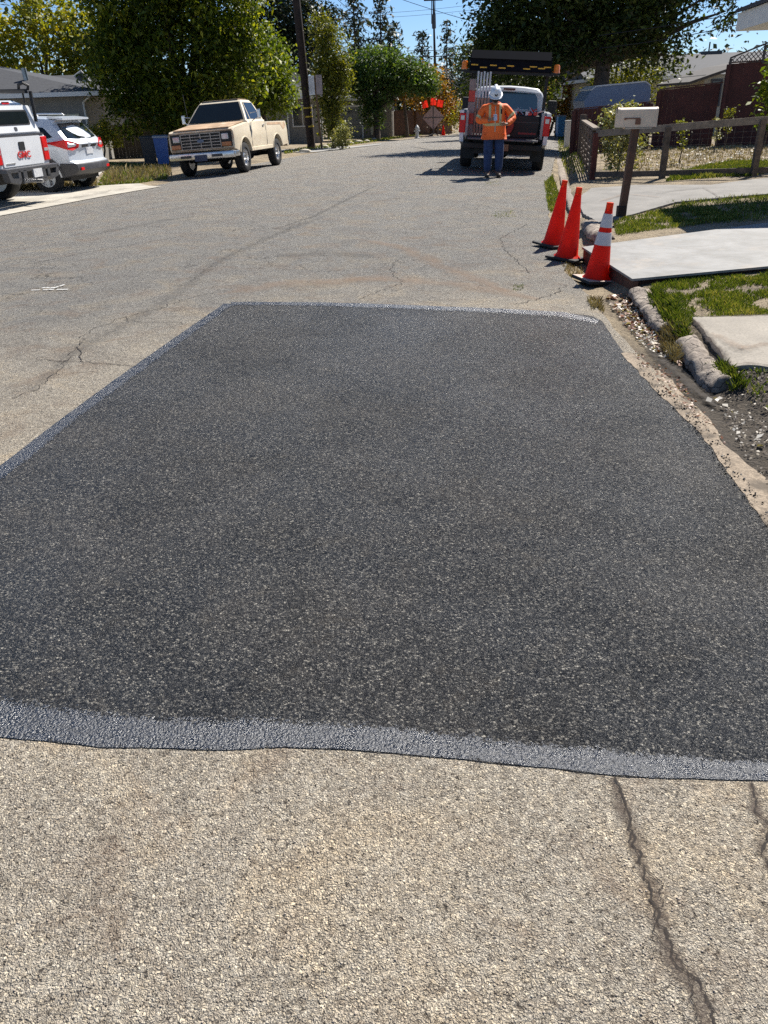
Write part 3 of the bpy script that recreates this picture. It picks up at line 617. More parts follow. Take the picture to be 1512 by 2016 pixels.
    for s in (1, -1): MB().box((2.438, min(s * .3, s * .62), 0.49), (2.446, max(s * .3, s * .62), 0.56)).build('bumper_insert', M_DGREY, b)
    MB().box((-2.78, -0.95, 0.52), (-2.62, 0.95, 0.70), 0.02).build('rear_bumper', M_BEIGE, t)
    # bed interior and axles
    MB().box((-2.56, -0.86, 1.262), (-0.56, 0.86, 1.280)).build('bed_cover', M_DGREY, t)
    u = MB(); u.box((-2.3, -0.45, 0.42), (2.2, 0.45, 0.62)); u.tube([(xf_, -.8, .40), (xf_, .8, .40)], 0.06); u.tube([(xr_, -.8, .40), (xr_, .8, .40)], 0.06); u.ico((xr_, 0, .4), .16); u.ico((xf_, .3, .4), .14); u.build('underbody', M_BLACK, t)
    m = MB(); m.tube([(0.95, -0.85, 1.32), (0.92, -0.90, 2.12)], 0.006, 5); m.build('aerial', M_DGREY, t)
build_pickup()

# ================================================================ silver SUV (rear left corner towards us)
def build_suv():
    global WZ
    P = G(103, 379); az = R(-80); f = Vector((math.sin(az), math.cos(az), 0)); l = Vector((-f.y, f.x, 0)); L = 2.66
    c = P + f * (L / 2) - l * 0.80
    t = thing('sport_utility_car', 'silver sport utility car parked nose-in on the left driveway, seen from its rear corner', 'car', mat=ground_matrix(c.x, c.y, az, L, 1.6, -0.01))
    WZ = 0.35; a, b = -L / 2, L / 2
    def wf(x, z):
        w_ = 0.92 - 0.05 * max(0, 0.6 - z) / 0.3
        if z > 1.02: w_ = 0.92 - 0.04 * (z - 1.02) / 0.1 if z < 1.12 else 0.88 - 0.24 * (z - 1.12) / 0.5
        if x < a - 0.35: w_ -= 0.13 * ((a - 0.35 - x) / 0.55) ** 2 * (1.3 if z > 0.9 else 1)
        if x > b + 0.3: w_ -= 0.25 * ((x - b - 0.3) / 0.6) ** 2
        return w_
    out = [(a - 0.42, 0.34), (a - 0.80, 0.42), (a - 0.86, 0.55), (a - 0.84, 0.66), (a - 0.74, 0.70), (a - 0.73, 0.95), (a - 0.78, 1.06), (a - 0.70, 1.14), (a - 0.60, 1.24), (a - 0.36, 1.53), (a - 0.44, 1.60), (a - 0.2, 1.625), (a + 0.4, 1.66), (a + 1.2, 1.665), (a + 1.7, 1.62), (b - 0.35, 1.22), (b - 0.1, 1.10), (b + 0.6, 0.98), (b + 0.85, 0.80), (b + 0.88, 0.42), (b + 0.5, 0.24)]
    bottom = arch(b, 0.40, 0.30)[::-1] + arch(a, 0.40, 0.30)[::-1]
    xf = lambda x, y, z: (x + (0.10 * y * y if x < a - 0.3 else 0) - (0.2 * y * y if x > b + .5 else 0), z - (0.03 * y * y if z > 1.5 else 0))
    shell('body', out + bottom, wf, M_SILVER, t, zs=(0.45, 0.6, 0.8, 0.95, 1.02, 1.12, 1.3, 1.45, 1.55), xs=(a - .6, a - .35, b + .3, b + .5, b + .7), ys=(-.75, -.4, 0, .4, .75), xf=xf, bevel=0.02)
    def rear(y, z, off):   # x of the rear skin
        tab = [(0.34, -0.42), (0.42, -0.80), (0.55, -0.86), (0.66, -0.84), (0.70, -0.74), (0.95, -0.73), (1.06, -0.78), (1.14, -0.70), (1.24, -0.60), (1.53, -0.36)]
        return a + lerp_tab(tab, z) + 0.10 * (y / 0.9) ** 2 - off
    def rp(name, poly, mat, par=t, off=0.012):
        V = [(rear(y, z, off), y, z) for y, z in poly]; return MB().prism(V, (0.03, 0, 0)).build(name, mat, par)
    rp('rear_window', [(-0.66, 1.20), (-0.3, 1.175), (0.3, 1.175), (0.66, 1.20), (0.60, 1.42), (0.55, 1.50), (0, 1.515), (-0.55, 1.50), (-0.60, 1.42)], M_GLASS)
    rp('number_plate', [(-0.16, 0.83), (0.16, 0.83), (0.16, 0.97), (-0.16, 0.97)], M_PLATE, off=0.016)
    rp('plate_garnish', [(-0.33, 0.98), (0.33, 0.98), (0.36, 1.04), (-0.36, 1.04)], M_DGREY)
    rp('maker_badge', [(-0.05, 1.07), (0.05, 1.07), (0.05, 1.11), (-0.05, 1.11)], M_CHROME)
    shell('rear_bumper', [(a - 0.50, 0.33), (a - 0.82, 0.41), (a - 0.885, 0.50), (a - 0.885, 0.60), (a - 0.86, 0.655), (a - 0.50, 0.66)], lambda x, z: wf(x, z) + 0.012, M_DGREY, t, zs=(.45, .6), xs=(a - .6, a - .7, a - .8), ys=(-.75, -.4, 0, .4, .75), xf=lambda x, y, z: (x + 0.10 * y * y, z))
    MB().tube([(rear(0.0, 1.2, .03), 0.0, 1.19), (rear(.25, 1.25, .03), 0.28, 1.235)], 0.012, 6).build('rear_wiper', M_BLACK, t)
    MB().prism([(a - 0.52, -0.62, 1.575), (a - 0.52, 0.62, 1.575), (a - 0.15, 0.66, 1.61), (a - 0.15, -0.66, 1.61)], (0, 0, 0.04)).build('roof_spoiler', M_SILVER, t)
    for s in (1, -1):
        V = [(rear(s * y, z, off), s * y, z) for y, z, off in ((0.50, 0.98, .02), (0.50, 1.06, .02), (0.70, 1.13, .03), (0.86, 1.16, .0), (0.86, 0.96, .0), (0.72, 0.93, .03))]
        lm = MB().prism(V, (0.03, 0, 0)); lm.prism([(a - 0.66, s * 0.87, 0.95), (a - 0.30, s * 0.925, 1.06), (a - 0.12, s * 0.925, 1.10), (a - 0.62, s * 0.865, 1.16)], (0, s * 0.015, 0)); lm.build('tail_light', M_RED, t)
        side_patch('rear_quarter_window', [(a - 0.30, 1.22), (a - 0.02, 1.16), (a + 0.10, 1.16), (a + 0.16, 1.44), (a - .05, 1.42)], wf, M_GLASS, t, s)
        side_patch('side_window', [(a + 0.24, 1.16), (a + 1.02, 1.14), (a + 1.02, 1.50), (a + 0.34, 1.50)], wf, M_GLASS, t, s)
        side_patch('side_window', [(a + 1.10, 1.14), (b - 0.36, 1.13), (a + 1.72, 1.48), (a + 1.10, 1.50)], wf, M_GLASS, t, s)
        side_patch('sill_cladding', [(a + 0.42, 0.28), (b - 0.42, 0.28), (b - 0.46, 0.44), (a + 0.46, 0.44)], wf, M_DGREY, t, s)
        for cx in (a, b):
            P_ = [(cx + q * math.cos(R(th)), 0.35 + q * math.sin(R(th))) for q, seq in ((0.40, range(0, 181, 15)), (0.47, range(180, -1, -15))) for th in seq]
            side_patch('arch_cladding', P_, wf, M_DGREY, t, s, 0.008)
            wheel(t, cx, s * 0.80, 0.35, 0.22, s)
        MB().tube([(a + 0.1, s * 0.60, 1.66), (a + 0.15, s * 0.6, 1.70), (a + 1.5, s * 0.6, 1.71), (a + 1.6, s * 0.6, 1.665)], 0.016, 6).build('roof_rail', M_CHROME, t)
        m = MB(); m.box((b - 0.62, min(s * .92, s * 1.06), 1.10), (b - 0.50, max(s * .92, s * 1.06), 1.24), 0.03); m.build('door_mirror', M_SILVER, t)
        MB().box((rear(s * .6, .56, .02), min(s * .52, s * .70), 0.50), (rear(s * .6, .56, .0), max(s * .52, s * .70), 0.56)).build('reflector', M_RED, t)
        side_patch('door_seam', [(a + 1.04, 0.46), (a + 1.055, 0.46), (a + 1.055, 1.12), (a + 1.04, 1.12)], wf, M_DGREY, t, s, 0.003)
    MB().box((a - 0.5, -0.7, 0.26), (b + 0.6, 0.7, 0.5)).build('underbody', M_BLACK, t)
build_suv()

# ================================================================ white pickup with camper shell (left edge of the picture)
def build_campertruck():
    global WZ
    P = AT(-8, 320, 16.7); az = R(-80); f = Vector((math.sin(az), math.cos(az), 0)); l = Vector((-f.y, f.x, 0)); L = 3.3
    rc = Vector((P.x, P.y, 0))       # rear left corner
    c = rc + f * (L / 2 + 1.25) - l * 0.98
    t = thing('pickup_truck', 'white pickup truck with camper shell and black steel rear bumper on the left driveway', 'pickup truck', mat=ground_matrix(c.x, c.y, az, L, 1.7, 0.02))
    WZ = 0.45; a, b = -L / 2, L / 2; x0 = a - 1.22
    def wf(x, z):
        w_ = 0.98 - 0.04 * max(0, 0.8 - z) / 0.3
        if z > 1.32: w_ = 0.93 - 0.26 * (z - 1.32) / 0.6
        return w_
    out = [(x0, 0.72), (x0, 1.30), (a + 1.05, 1.32), (b + 0.0, 1.30), (b + 0.85, 1.15), (b + 0.95, 0.7), (b + .8, .5)]
    bottom = arch(b, 0.50, 0.55)[::-1] + arch(a, 0.50, 0.55)[::-1]
    shell('body', out + bottom, wf, M_WHITE, t, zs=(.8, 1.0, 1.2), xs=(a + 1.05,), bevel=0.03)
    shell('cab', [(a + 1.08, 1.31), (a + 1.12, 1.88), (b - 0.9, 1.90), (b - 0.1, 1.31)], wf, M_WHITE, t, zs=(1.5, 1.7), bevel=0.04)
    sh = shell('camper_shell', [(x0 + 0.02, 1.325), (x0 + 0.14, 1.90), (x0 + 0.30, 1.97), (a + 0.98, 1.99), (a + 1.0, 1.325)], wf, M_WHITE, t, zs=(1.5, 1.7, 1.85), ys=(-.7, .7), bevel=0.05, xf=lambda x, y, z: (x, z - (.04 * y * y if z > 1.8 else 0)))
    def rx(z): return x0 + 0.02 + 0.12 * (z - 1.325) / 0.575
    def rr(name, lo, hi, mat, par, off=0.012, rad=0.05):
        (y0, z0), (y1, z1) = lo, hi; V = []
        for cy, cz, a0 in ((y1 - rad, z1 - rad, 0), (y0 + rad, z1 - rad, 90), (y0 + rad, z0 + rad, 180), (y1 - rad, z0 + rad, 270)):
            for k in range(4): th = R(a0 + 30 * k); y = cy + rad * math.cos(th); z = cz + rad * math.sin(th); V.append(((rx(z) if z > 1.33 else x0) - off, y, z))
        return MB().prism(V, (0.02, 0, 0)).build(name, mat, par)
    rr('hatch_panel', (-0.78, 1.37), (0.78, 1.86), M_WHITE, sh, 0.014)
    rr('rear_window', (-0.60, 1.50), (0.60, 1.78), M_BLACK, sh, 0.020)
    rr('window_glass', (-0.56, 1.53), (0.56, 1.75), M_GLASS, sh, 0.026)
    rr('hatch_handle', (-0.05, 1.40), (0.05, 1.47), M_DGREY, sh, 0.022, 0.02)
    rr('brake_light', (-0.12, 1.885), (0.12, 1.925), M_RED, sh, 0.012, 0.01)
    tg = rr('tailgate', (-0.74, 0.76), (0.74, 1.295), M_WHITE, t, 0.02, 0.03)
    MB().box((x0 - 0.006, -0.93, 1.30), (x0 + 0.3, 0.93, 1.335)).build('shell_gasket', M_DGREY, t)
    rr('tailgate_handle', (-0.10, 1.04), (0.10, 1.20), M_BLACK, tg, 0.034, 0.015)
    MR = Matrix.Translation((x0 - 0.034, -0.02, 0.955)) @ Matrix(((0, 0, -1, 0), (-1, 0, 0, 0), (0, 1, 0, 0), (0, 0, 0, 1)))
    text_mesh('tailgate_lettering', 'GMC', 0.17, M_REDT, tg, MR @ Matrix.Diagonal((1.25, 1, 1, 1)))
    MB().box((x0 - 0.03, 0.35, 0.80), (x0 - 0.02, 0.66, 0.825)).build('tailgate_badge', M_CHROME, tg)
    for s in (1, -1):
        q = MB().box((x0 - 0.03, min(s * .77, s * .985), 0.80), (x0 + 0.10, max(s * .77, s * .985), 1.27), 0.02).build('tail_light', M_RED, t)
        MB().box((x0 - 0.036, min(s * .80, s * .95), 0.99), (x0 - 0.01, max(s * .80, s * .95), 1.05), 0.005).build('reverse_lens', M_LENS, q)
        wheel(t, a, s * 0.86, 0.43, 0.28, s); wheel(t, b, s * 0.86, 0.43, 0.28, s)
        side_patch('shell_side_window', [(x0 + 0.35, 1.48), (a + 0.75, 1.48), (a + 0.72, 1.78), (x0 + 0.42, 1.78)], wf, M_GLASS, sh, s)
        side_patch('side_window', [(a + 1.25, 1.38), (b - 0.3, 1.36), (b - 0.9, 1.80), (a + 1.25, 1.80)], wf, M_GLASS, t, s)
    # steel bumper with cut-outs
    bp = MB()
    bp.box((x0 - 0.20, -0.98, 0.66), (x0 - 0.02, 0.98, 0.74), 0.01)
    for s in (1, -1):
        bp.prism([(x0 - 0.20, s * 0.98, 0.72), (x0 - 0.20, s * 0.90, 0.50), (x0 - 0.20, s * 0.60, 0.44), (x0 - 0.20, s * 0.52, 0.50), (x0 - 0.20, s * 0.52, 0.55), (x0 - 0.20, s * .80, .56), (x0 - 0.20, s * .86, .68)], (0.14, 0, 0))
        bp.box((x0 - 0.20, min(s * .28, s * .42), 0.48), (x0 - 0.06, max(s * .28, s * .42), 0.70), 0.01)
        bp.box((x0 - 0.20, min(s * .50, s * .60), 0.50), (x0 - 0.06, max(s * .50, s * .60), 0.70), 0.01)
    bp.box((x0 - 0.20, -0.45, 0.44), (x0 - 0.06, 0.45, 0.52), 0.01)
    b_ = bp.build('steel_bumper', simple('bumper_steel', (0.10, 0.10, 0.105), 0.4, 0.5, var=0.2), t)
    MB().box((x0 - 0.215, -0.26, 0.53), (x0 - 0.19, 0.06, 0.69)).build('number_plate', M_PLATE, b_)
    MB().tube([(x0 - 0.35, 0, 0.46), (x0 - 0.1, 0, 0.46)], 0.035, 8).build('tow_hitch', M_CHROME, t)
    MB().box((x0 + 0.3, -0.7, 0.42), (b + 0.6, 0.7, 0.66)).build('underbody', M_BLACK, t)
    # roof rack
    rk = MB()
    for y in (-0.72, 0.72): rk.box((x0 + 0.05, y - 0.02, 2.10), (a + 0.9, y + 0.02, 2.16)); 
    for x in (x0 + 0.08, x0 + 0.9, a + 0.7): rk.box((x - 0.025, -0.76, 2.08), (x + 0.025, 0.76, 2.13)); 
    for x in (x0 + 0.15, a + 0.6):
        for y in (-0.72, 0.72): rk.tube([(x, y, 1.90), (x, y, 2.12)], 0.02, 6)
    for y in (-0.76,): rk.tube([(x0 + 0.05, y, 2.14), (x0 + 0.02, y, 2.22), (x0 + 0.08, y + .08, 2.27), (x0 + 0.2, y + .05, 2.24), (x0 + .25, y, 2.14)], 0.03, 8)
    rk.box((x0 - 0.02, -0.80, 1.55), (x0 + 0.04, -0.76, 2.12)); rk.build('roof_rack', M_BLACK, t)
build_campertruck()

# ================================================================ service truck seen from behind
def build_service():
    global WZ
    ctr = G(993, 338); az = R(10.0); f = Vector((math.sin(az), math.cos(az), 0)); l = Vector((-f.y, f.x, 0)); L = 3.9
    yb = 21.3; xb = 3.24
    c = Vector((xb, yb, 0)) + f * (L / 2 + 1.2)
    MTX = ground_matrix(c.x, c.y, az, L, 1.75, 0.0) @ Matrix.Rotation(R(1.6), 4, 'X')
    t = thing('service_truck', 'white road crew truck with open tailgate and amber beacons at the right kerb', 'truck', mat=MTX)
    WZ = 0.44; a, b = -L / 2, L / 2; x0 = a - 1.15; W = 1.12
    def wf(x, z):
        w_ = W - 0.05 * max(0, 0.9 - z) / 0.4
        return w_
    # bed: two side walls, floor, front wall; cab
    arc = arch(a, 0.52, 0.56)
    for s in (1, -1):
        o = [(x0, 0.66), (x0, 1.36), (a + 1.25, 1.38), (a + 1.25, 0.56)] + arc[::-1]
        V = [(x, s * wf(x, z), z) for x, z in o]; MB().prism(V, (0, -s * 0.10, 0)).build('bed_side', M_WHITE, t)
        MB().box((x0 - 0.02, min(s * .96, s * 1.12), 0.86), (x0 + 0.07, max(s * .96, s * 1.12), 1.30), 0.02).build('tail_light', M_RED, t)
        MB().box((x0 - 0.026, min(s * .99, s * 1.09), 1.14), (x0 - 0.0, max(s * .99, s * 1.09), 1.25), 0.01).build('reverse_lens', M_LENS, t)
        wheel(t, a, s * 0.95, 0.42, 0.28, s, 'steel', M_ALLOY); wheel(t, b, s * 0.95, 0.42, 0.28, s, 'steel', M_ALLOY)
        MB().box((x0 + 0.0, min(s * .90, s * .957), 0.78), (x0 + 0.05, max(s * .90, s * .957), 1.36)).build('bed_post', simple('grey_paint', (0.35, 0.34, 0.34), 0.5), t)
        m = MB(); m.box((b - 0.95, min(s * 1.12, s * 1.36), 1.30), (b - 0.85, max(s * 1.12, s * 1.36), 1.66), 0.03); m.tube([(b - .9, s * .95, 1.42), (b - .9, s * 1.14, 1.45)], 0.02, 6); m.build('tow_mirror', M_BLACK, t)
    fl = MB(); fl.box((x0, -0.93, 0.74), (a + 1.2, 0.93, 0.80)); fl.box((a + 1.15, -0.93, 0.8), (a + 1.2, 0.93, 1.36)); fl.build('bed_floor', M_BLACK, t)
    MB().box((x0 - 0.52, -0.86, 0.735), (x0 + 0.0, 0.86, 0.775), 0.01).build('tailgate', simple('gate_dark', (0.10, 0.10, 0.11), 0.45, 0.2), t)
    out = [(a + 1.27, 0.6), (a + 1.27, 1.38), (b - 0.2, 1.36), (b + 0.9, 1.25), (b + 0.95, 0.6), (b + .6, .5)]
    shell('cab_body', out + arch(b, 0.5, 0.56)[::-1], wf, M_WHITE, t, zs=(0.9,), bevel=0.04)
    def wc(x, z): return 1.03 - 0.17 * max(0, (z - 1.38)) / 0.62 - (0.10 * max(0, z - 1.86) / 0.12)
    cabx = a + 1.27
    shell('cab', [(cabx, 1.36), (cabx + 0.05, 1.86), (cabx + 0.14, 1.97), (b - 1.1, 1.98), (b - 0.15, 1.38)], wc, M_WHITE, t, zs=(1.5, 1.7, 1.86, 1.92), ys=(-.85, -.5, 0, .5, .85), bevel=0.04, xf=lambda x, y, z: (x, z - (.05 * y * y if z > 1.8 else 0)))
    def cw(y, z, o): return (cabx + 0.05 * (z - 1.36) / 0.5 - o, y, z)
    rw = MB().prism([cw(y, z, 0.018) for y, z in ((-.80, 1.42), (.80, 1.42), (.77, 1.70), (.70, 1.80), (0, 1.825), (-.70, 1.80), (-.77, 1.70))], (0.03, 0, 0)).build('rear_window', simple('cab_glass', (0.03, 0.06, 0.065), 0.06, var=0.3, scale=3, spec=0.8, coat=0.6), t)
    MB().box((cabx - 0.03, -0.16, 1.86), (cabx + 0.02, 0.16, 1.91), 0.005).build('brake_light', simple('dark_red_lens', (0.10, 0.01, 0.01), 0.3), t)
    # two headrests read through the back window as dark shapes on its glass frame
    for s in (1, -1): side_patch('side_window', [(cabx + 0.25, 1.44), (b - 0.45, 1.42), (b - 1.15, 1.86), (cabx + 0.25, 1.86)], wc, M_GLASS, t, s)
    MB().box((x0 - 0.16, -0.98, 0.52), (x0 - 0.02, 0.98, 0.66), 0.02).build('rear_bumper', M_BLACK, t)
    MB().box((x0 - 0.175, -0.16, 0.50), (x0 - 0.165, 0.14, 0.65)).build('number_plate', simple('old_plate', (0.28, 0.16, 0.10), 0.6, var=0.3, scale=20), t)
    for s in (1, -1): MB().box((a - 0.50, min(s * .72, s * 1.02), 0.24), (a - 0.47, max(s * .72, s * 1.02), 0.60)).build('mud_flap', M_BLACK, t)
    u = MB(); u.box((x0 + 0.1, -0.75, 0.40), (b + 0.7, 0.75, 0.74)); u.tube([(a, -.85, .42), (a, .85, .42)], 0.06); u.ico((a, 0, .42), .17); u.tube([(x0 - 0.35, 0, 0.45), (x0 + 0.1, 0, 0.45)], 0.035); u.build('underbody', M_BLACK, t)
    # arrow board carried flat on a rack above the bed, beacons at both ends
    rk = MB()
    for s in (1, -1):
        for x in (x0 + 1.0, a + 1.1): rk.box((x - .03, min(s * .92, s * .97), 1.36), (x + .03, max(s * .92, s * .97), 2.22))
    rk.box((x0 + 0.6, -1.06, 2.20), (a + 1.2, -1.0, 2.26)); rk.box((x0 + 0.6, 1.0, 2.20), (a + 1.2, 1.06, 2.26)); rk.box((x0 + 0.55, -1.14, 2.18), (x0 + 0.63, 1.14, 2.25)); rk.build('ladder_rack', M_BLACK, t)
    x1 = x0 + 0.50
    ab = MB(); ab.box((x1, -1.0, 2.24), (x1 + 1.25, 1.0, 2.58), 0.015); ab.prism([(x1 - 0.10, -0.97, 2.50), (x1 - 0.10, 0.97, 2.50), (x1 + .05, 0.97, 2.68), (x1 + .05, -0.97, 2.68)], (0.4, 0, 0.0)); bd = ab.build('arrow_board', simple('board_black', (0.004, 0.005, 0.010), 0.8, spec=0.15), t)
    for k, (y, zz) in enumerate([(0.88, 2.36), (0.66, 2.31), (0.42, 2.36), (0.20, 2.31), (0.0, 2.36), (-0.40, 2.31), (-0.56, 2.36), (-0.76, 2.33), (-0.9, 2.36)]):
        MB().box((x1 - 0.006, y - 0.085, zz - 0.013), (x1 + 0.004, y + 0.085, zz + 0.013)).build('yellow_stripe', simple('yellow_tape', (0.75, 0.42, 0.03), 0.5, var=0.2, scale=20), bd)
    for s in (1, -1):
        m = MB(); m.lathe([(0.085, 0), (0.085, 0.03), (0.075, 0.05), (0.075, 0.15), (0.05, 0.185), (0.01, 0.19)], 16, Matrix.Translation((x1 + 0.1, s * 1.13, 2.26 if s > 0 else 2.24))); m.build('beacon', M_AMBER, t, 40)
        MB().box((x1 + 0.02, min(s * 1.0, s * 1.22), 2.20), (x1 + 0.18, max(s * 1.0, s * 1.22), 2.245)).build('beacon_bracket', M_BLACK, t)
    return t, MTX, x0
svc, SM, SX = build_service()
# --- cargo carried in the bed: things of their own
def carry(name, label, cat, loc, group=None):
    return thing(name, label, cat, group=group, mat=SM @ Matrix.Translation(loc))
M_LATHS = simple('lath_wood', (0.34, 0.22, 0.16), 0.7, var=0.4, scale=9); M_ALU = simple('aluminium_tube', (0.45, 0.45, 0.46), 0.4, 0.6, var=0.2, scale=9)
t = carry('sign_stand_bundle', 'upright bundle of grey sign stands standing in the truck bed behind the worker', 'stand bundle', (SX + 0.35, 0.62, 0.80))
for k in range(5):
    y = 0.14 - k * 0.075; m = MB(); m.box((-0.03, y - 0.028, 0), (0.03, y + 0.028, 0.85)); a_ = m.build('wooden_leg', M_LATHS, t)
    MB().box((-0.026, y - 0.022, 0.85), (0.026, y + 0.022, 1.42 - 0.02 * (k % 2))).build('metal_tube', M_ALU, t)
t = carry('stop_sign_paddle_stack', 'red and white folded barricade panels stacked upright at the left side of the truck bed', 'barricade', (SX + 0.2, 0.86, 0.80))
for k in range(5):
    mm = simple('barricade_red', (0.50, 0.05, 0.03), 0.5, var=0.2) if k % 2 else simple('barricade_white', (0.26, 0.20, 0.18), 0.5, var=0.3)
    MB().box((0.0, -0.07, 0.25 * k), (0.05, 0.09, 0.25 * k + 0.245), 0.004).build('panel_band', mm, t)
t['category'] = 'barricade'; t.name = 'folded_barricade'
t = carry('hose_reel', 'red reel standing at the tail of the truck bed right of the worker', 'reel', (SX + 0.05, 0.0, 1.06))
RX = Matrix.Rotation(math.pi / 2, 4, 'Y')
MB().lathe([(0.23, -.03), (0.24, 0.0), (0.23, .02), (0.17, 0.03), (0.01, .03)], 28, RX).build('reel_disc', simple('reel_red', (0.32, 0.025, 0.015), 0.55, var=0.3, scale=8), t, 40)
MB().lathe([(0.09, -.06), (0.09, -0.035), (0.01, -.035)], 16, RX).build('reel_hub', M_BLACK, t, 40)
t = carry('tool_chest', 'black tool chest filling the right half of the truck bed', 'tool box', (SX + 0.12, -0.50, 0.80))
MB().box((0, -0.34, 0), (0.9, 0.34, 0.50), 0.02).build('chest_body', M_BLACK, t)
MB().box((-0.01, -0.35, 0.34), (0.0, 0.35, 0.355)).build('chest_seam', M_DGREY, t)
MB().box((-0.012, -0.30, 0.08), (-0.002, 0.14, 0.12)).build('red_strip', simple('dim_red', (0.25, 0.02, 0.02), 0.5), t)
t = carry('traffic_sign_frames', 'tangle of folded red and white sign frames lying on top of the black tool chest', 'sign frames', (SX + 0.15, -0.42, 1.30))
rr_ = random.Random(4)
for k in range(16):
    p = Vector((rr_.uniform(0, .5), rr_.uniform(-.42, .45), rr_.uniform(0.01, .13))); q = p + Vector((rr_.uniform(-.1, .1), rr_.uniform(-.2, .2), rr_.uniform(-0.02, .16)))
    MB().tube([p, q], 0.014, 5).build('frame_rod', simple('rod_red', (0.5, 0.03, 0.02), 0.4) if k % 3 else M_ALU, t)
for k in range(6):
    y = rr_.uniform(-.4, .4); MB().box((rr_.uniform(0, .2), y, 0.0), (rr_.uniform(.25, .4), y + 0.10, rr_.uniform(.05, .14)), 0.01).build('clamp', simple('clamp_white', (0.6, 0.58, 0.56), 0.5) if k % 2 else simple('rod_red', (0.5, 0.03, 0.02)), t)
# ================================================================ traffic cones
def m_cone(name, col):
    s = NT(name); nz = s.noise(7, 5, 0.65, dist=0.4); c = s.ramp(nz.outputs[0], [(0.3, tuple(v * 0.72 for v in col)), (0.65, col)])
    sc = s.noise(26, 5, 0.7, dist=1.2); c = s.mix(s.ramp(sc.outputs[0], [(0.58, 0), (0.68, 0.6)]), c, (0.16, 0.02, 0.01))
    c = s.mix(s.ramp(s.noise(55, 4, 0.7, dist=2.0).outputs[0], [(0.66, 0), (0.70, 0.7)]), c, (0.06, 0.02, 0.015))
    s.bs(Base_Color=c, Roughness=0.5); s.b.inputs['Specular IOR Level'].default_value = 0.25
    tr = s.n('ShaderNodeBsdfTranslucent'); s.l(c, tr.inputs[0]); mx = s.n('ShaderNodeMixShader'); mx.inputs[0].default_value = 0.35
    s.l(s.b.outputs[0], mx.inputs[1]); s.l(tr.outputs[0], mx.inputs[2]); s.l(mx.outputs[0], s.out.inputs[0]); return s.m
M_CONE = m_cone('cone_plastic', (0.95, 0.028, 0.006)); M_BASE = simple('cone_base_rubber', (0.022, 0.021, 0.020), 0.8, var=0.4, scale=14)
M_BAND = simple('reflective_band', (0.62, 0.55, 0.54), 0.35, var=0.12, scale=10, dirt=((0.22, 0.16, 0.15), 0.60))
M_CTIP = m_cone('cone_tip', (1.0, 0.085, 0.01))
M_PALEB = simple('worn_base_edge', (0.42, 0.33, 0.27), 0.7, var=0.25, scale=12)
def cone(px, h, label, tilt, rz, bands=False, rb=0.125, rt_=0.028, group='road cones on the gutter edge'):
    P = G(*px); M = Matrix.Translation(P + Vector((0, 0, 0.012))) @ Matrix.Rotation(tilt, 4, 'Y') @ Matrix.Rotation(rz, 4, 'Z')
    t = thing('traffic_cone', label, 'traffic cone', group=group, mat=M)
    hb = 0.19; m = MB(); m.box((-hb, -hb, 0.0), (hb, hb, 0.028), 0.01); m.build('base', M_BASE, t)
    if bands:
        MB().box((-hb * 0.97, -hb * 0.97, 0.0285), (hb * 0.97, hb * 0.97, 0.036), 0.004).build('base_top', M_PALEB, t)
    def rad(z): return rb + (rt_ - rb) * (z - 0.05) / (h - 0.05)
    prof = [(0.155, 0.03), (0.142, 0.042), (rad(0.06), 0.06)] + [(rad(z), z) for z in (0.2, 0.35, 0.5)] + [(rad(h - 0.02), h - 0.02), (rt_ + 0.004, h - 0.02), (rt_ + 0.002, h), (rt_ - 0.006, h + 0.002)]
    MB().lathe(prof, 40, None, cap=False).build('cone_body', M_CONE, t, 40)
    MB().lathe([(rad(h - 0.06) + 0.002, h - 0.065), (rt_ + 0.008, h - 0.06), (rt_ + 0.007, h + 0.003), (rt_ - 0.008, h + 0.006)], 32, cap=False).build('cone_tip', M_CTIP, t, 40)
    if bands:
        for z0, z1 in ((0.365, 0.490), (0.535, 0.665)):
            MB().lathe([(rad(z0) + 0.001, z0), (rad(z0) + 0.0035, z0 + 0.001), (rad(z1) + 0.0035, z1 - 0.001), (rad(z1) + 0.001, z1)], 40, cap=False).build('reflective_band', M_BAND, t, 40)
    return t
cone((1088, 486), 0.765, 'plain red-orange cone, the far left one of the three, with a scuffed side', R(7.2), 0.5)
cone((1115, 512), 0.775, 'plain red-orange cone in the middle of the three', R(6.2), 0.9)
cone((1173, 556), 0.765, 'red-orange cone with two pale reflective bands, nearest of the three', R(5.2), 0.25, True)

# ================================================================ deck plate bridging the gutter
M_PLY = NT('weathered_sheet')
_c = M_PLY.ramp(M_PLY.noise(2.2, 6, 0.7, dist=0.5).outputs[0], [(0.3, (0.15, 0.146, 0.136)), (0.6, (0.255, 0.25, 0.24))])
_gr = M_PLY.n('ShaderNodeMapping'); _gr.inputs['Scale'].default_value = (2.5, 22, 1); M_PLY.l(M_PLY.obj(), _gr.inputs[0])
_c = M_PLY.mix(0.5, _c, M_PLY.ramp(M_PLY.noise(3, 4, 0.6, vec=_gr.outputs[0]).outputs[0], [(0.35, 0.72), (0.6, 1.05)]), 'MULTIPLY')
_c = M_PLY.mix(M_PLY.ramp(M_PLY.noise(1.3, 5, 0.65).outputs[0], [(0.55, 0), (0.75, 0.55)]), _c, (0.42, 0.33, 0.24))
_c = M_PLY.mix(M_PLY.ramp(M_PLY.vor(9).outputs['Distance'], [(0.0, 0.9), (0.035, 0.0)]), _c, (0.05, 0.04, 0.035))
_c = M_PLY.mix(M_PLY.ramp(M_PLY.noise(5, 6, 0.75, dist=1.2).outputs[0], [(0.54, 0), (0.66, 0.55)]), _c, (0.17, 0.15, 0.125))
M_PLY.bs(Base_Color=_c, Roughness=0.7); M_PLY = M_PLY.m
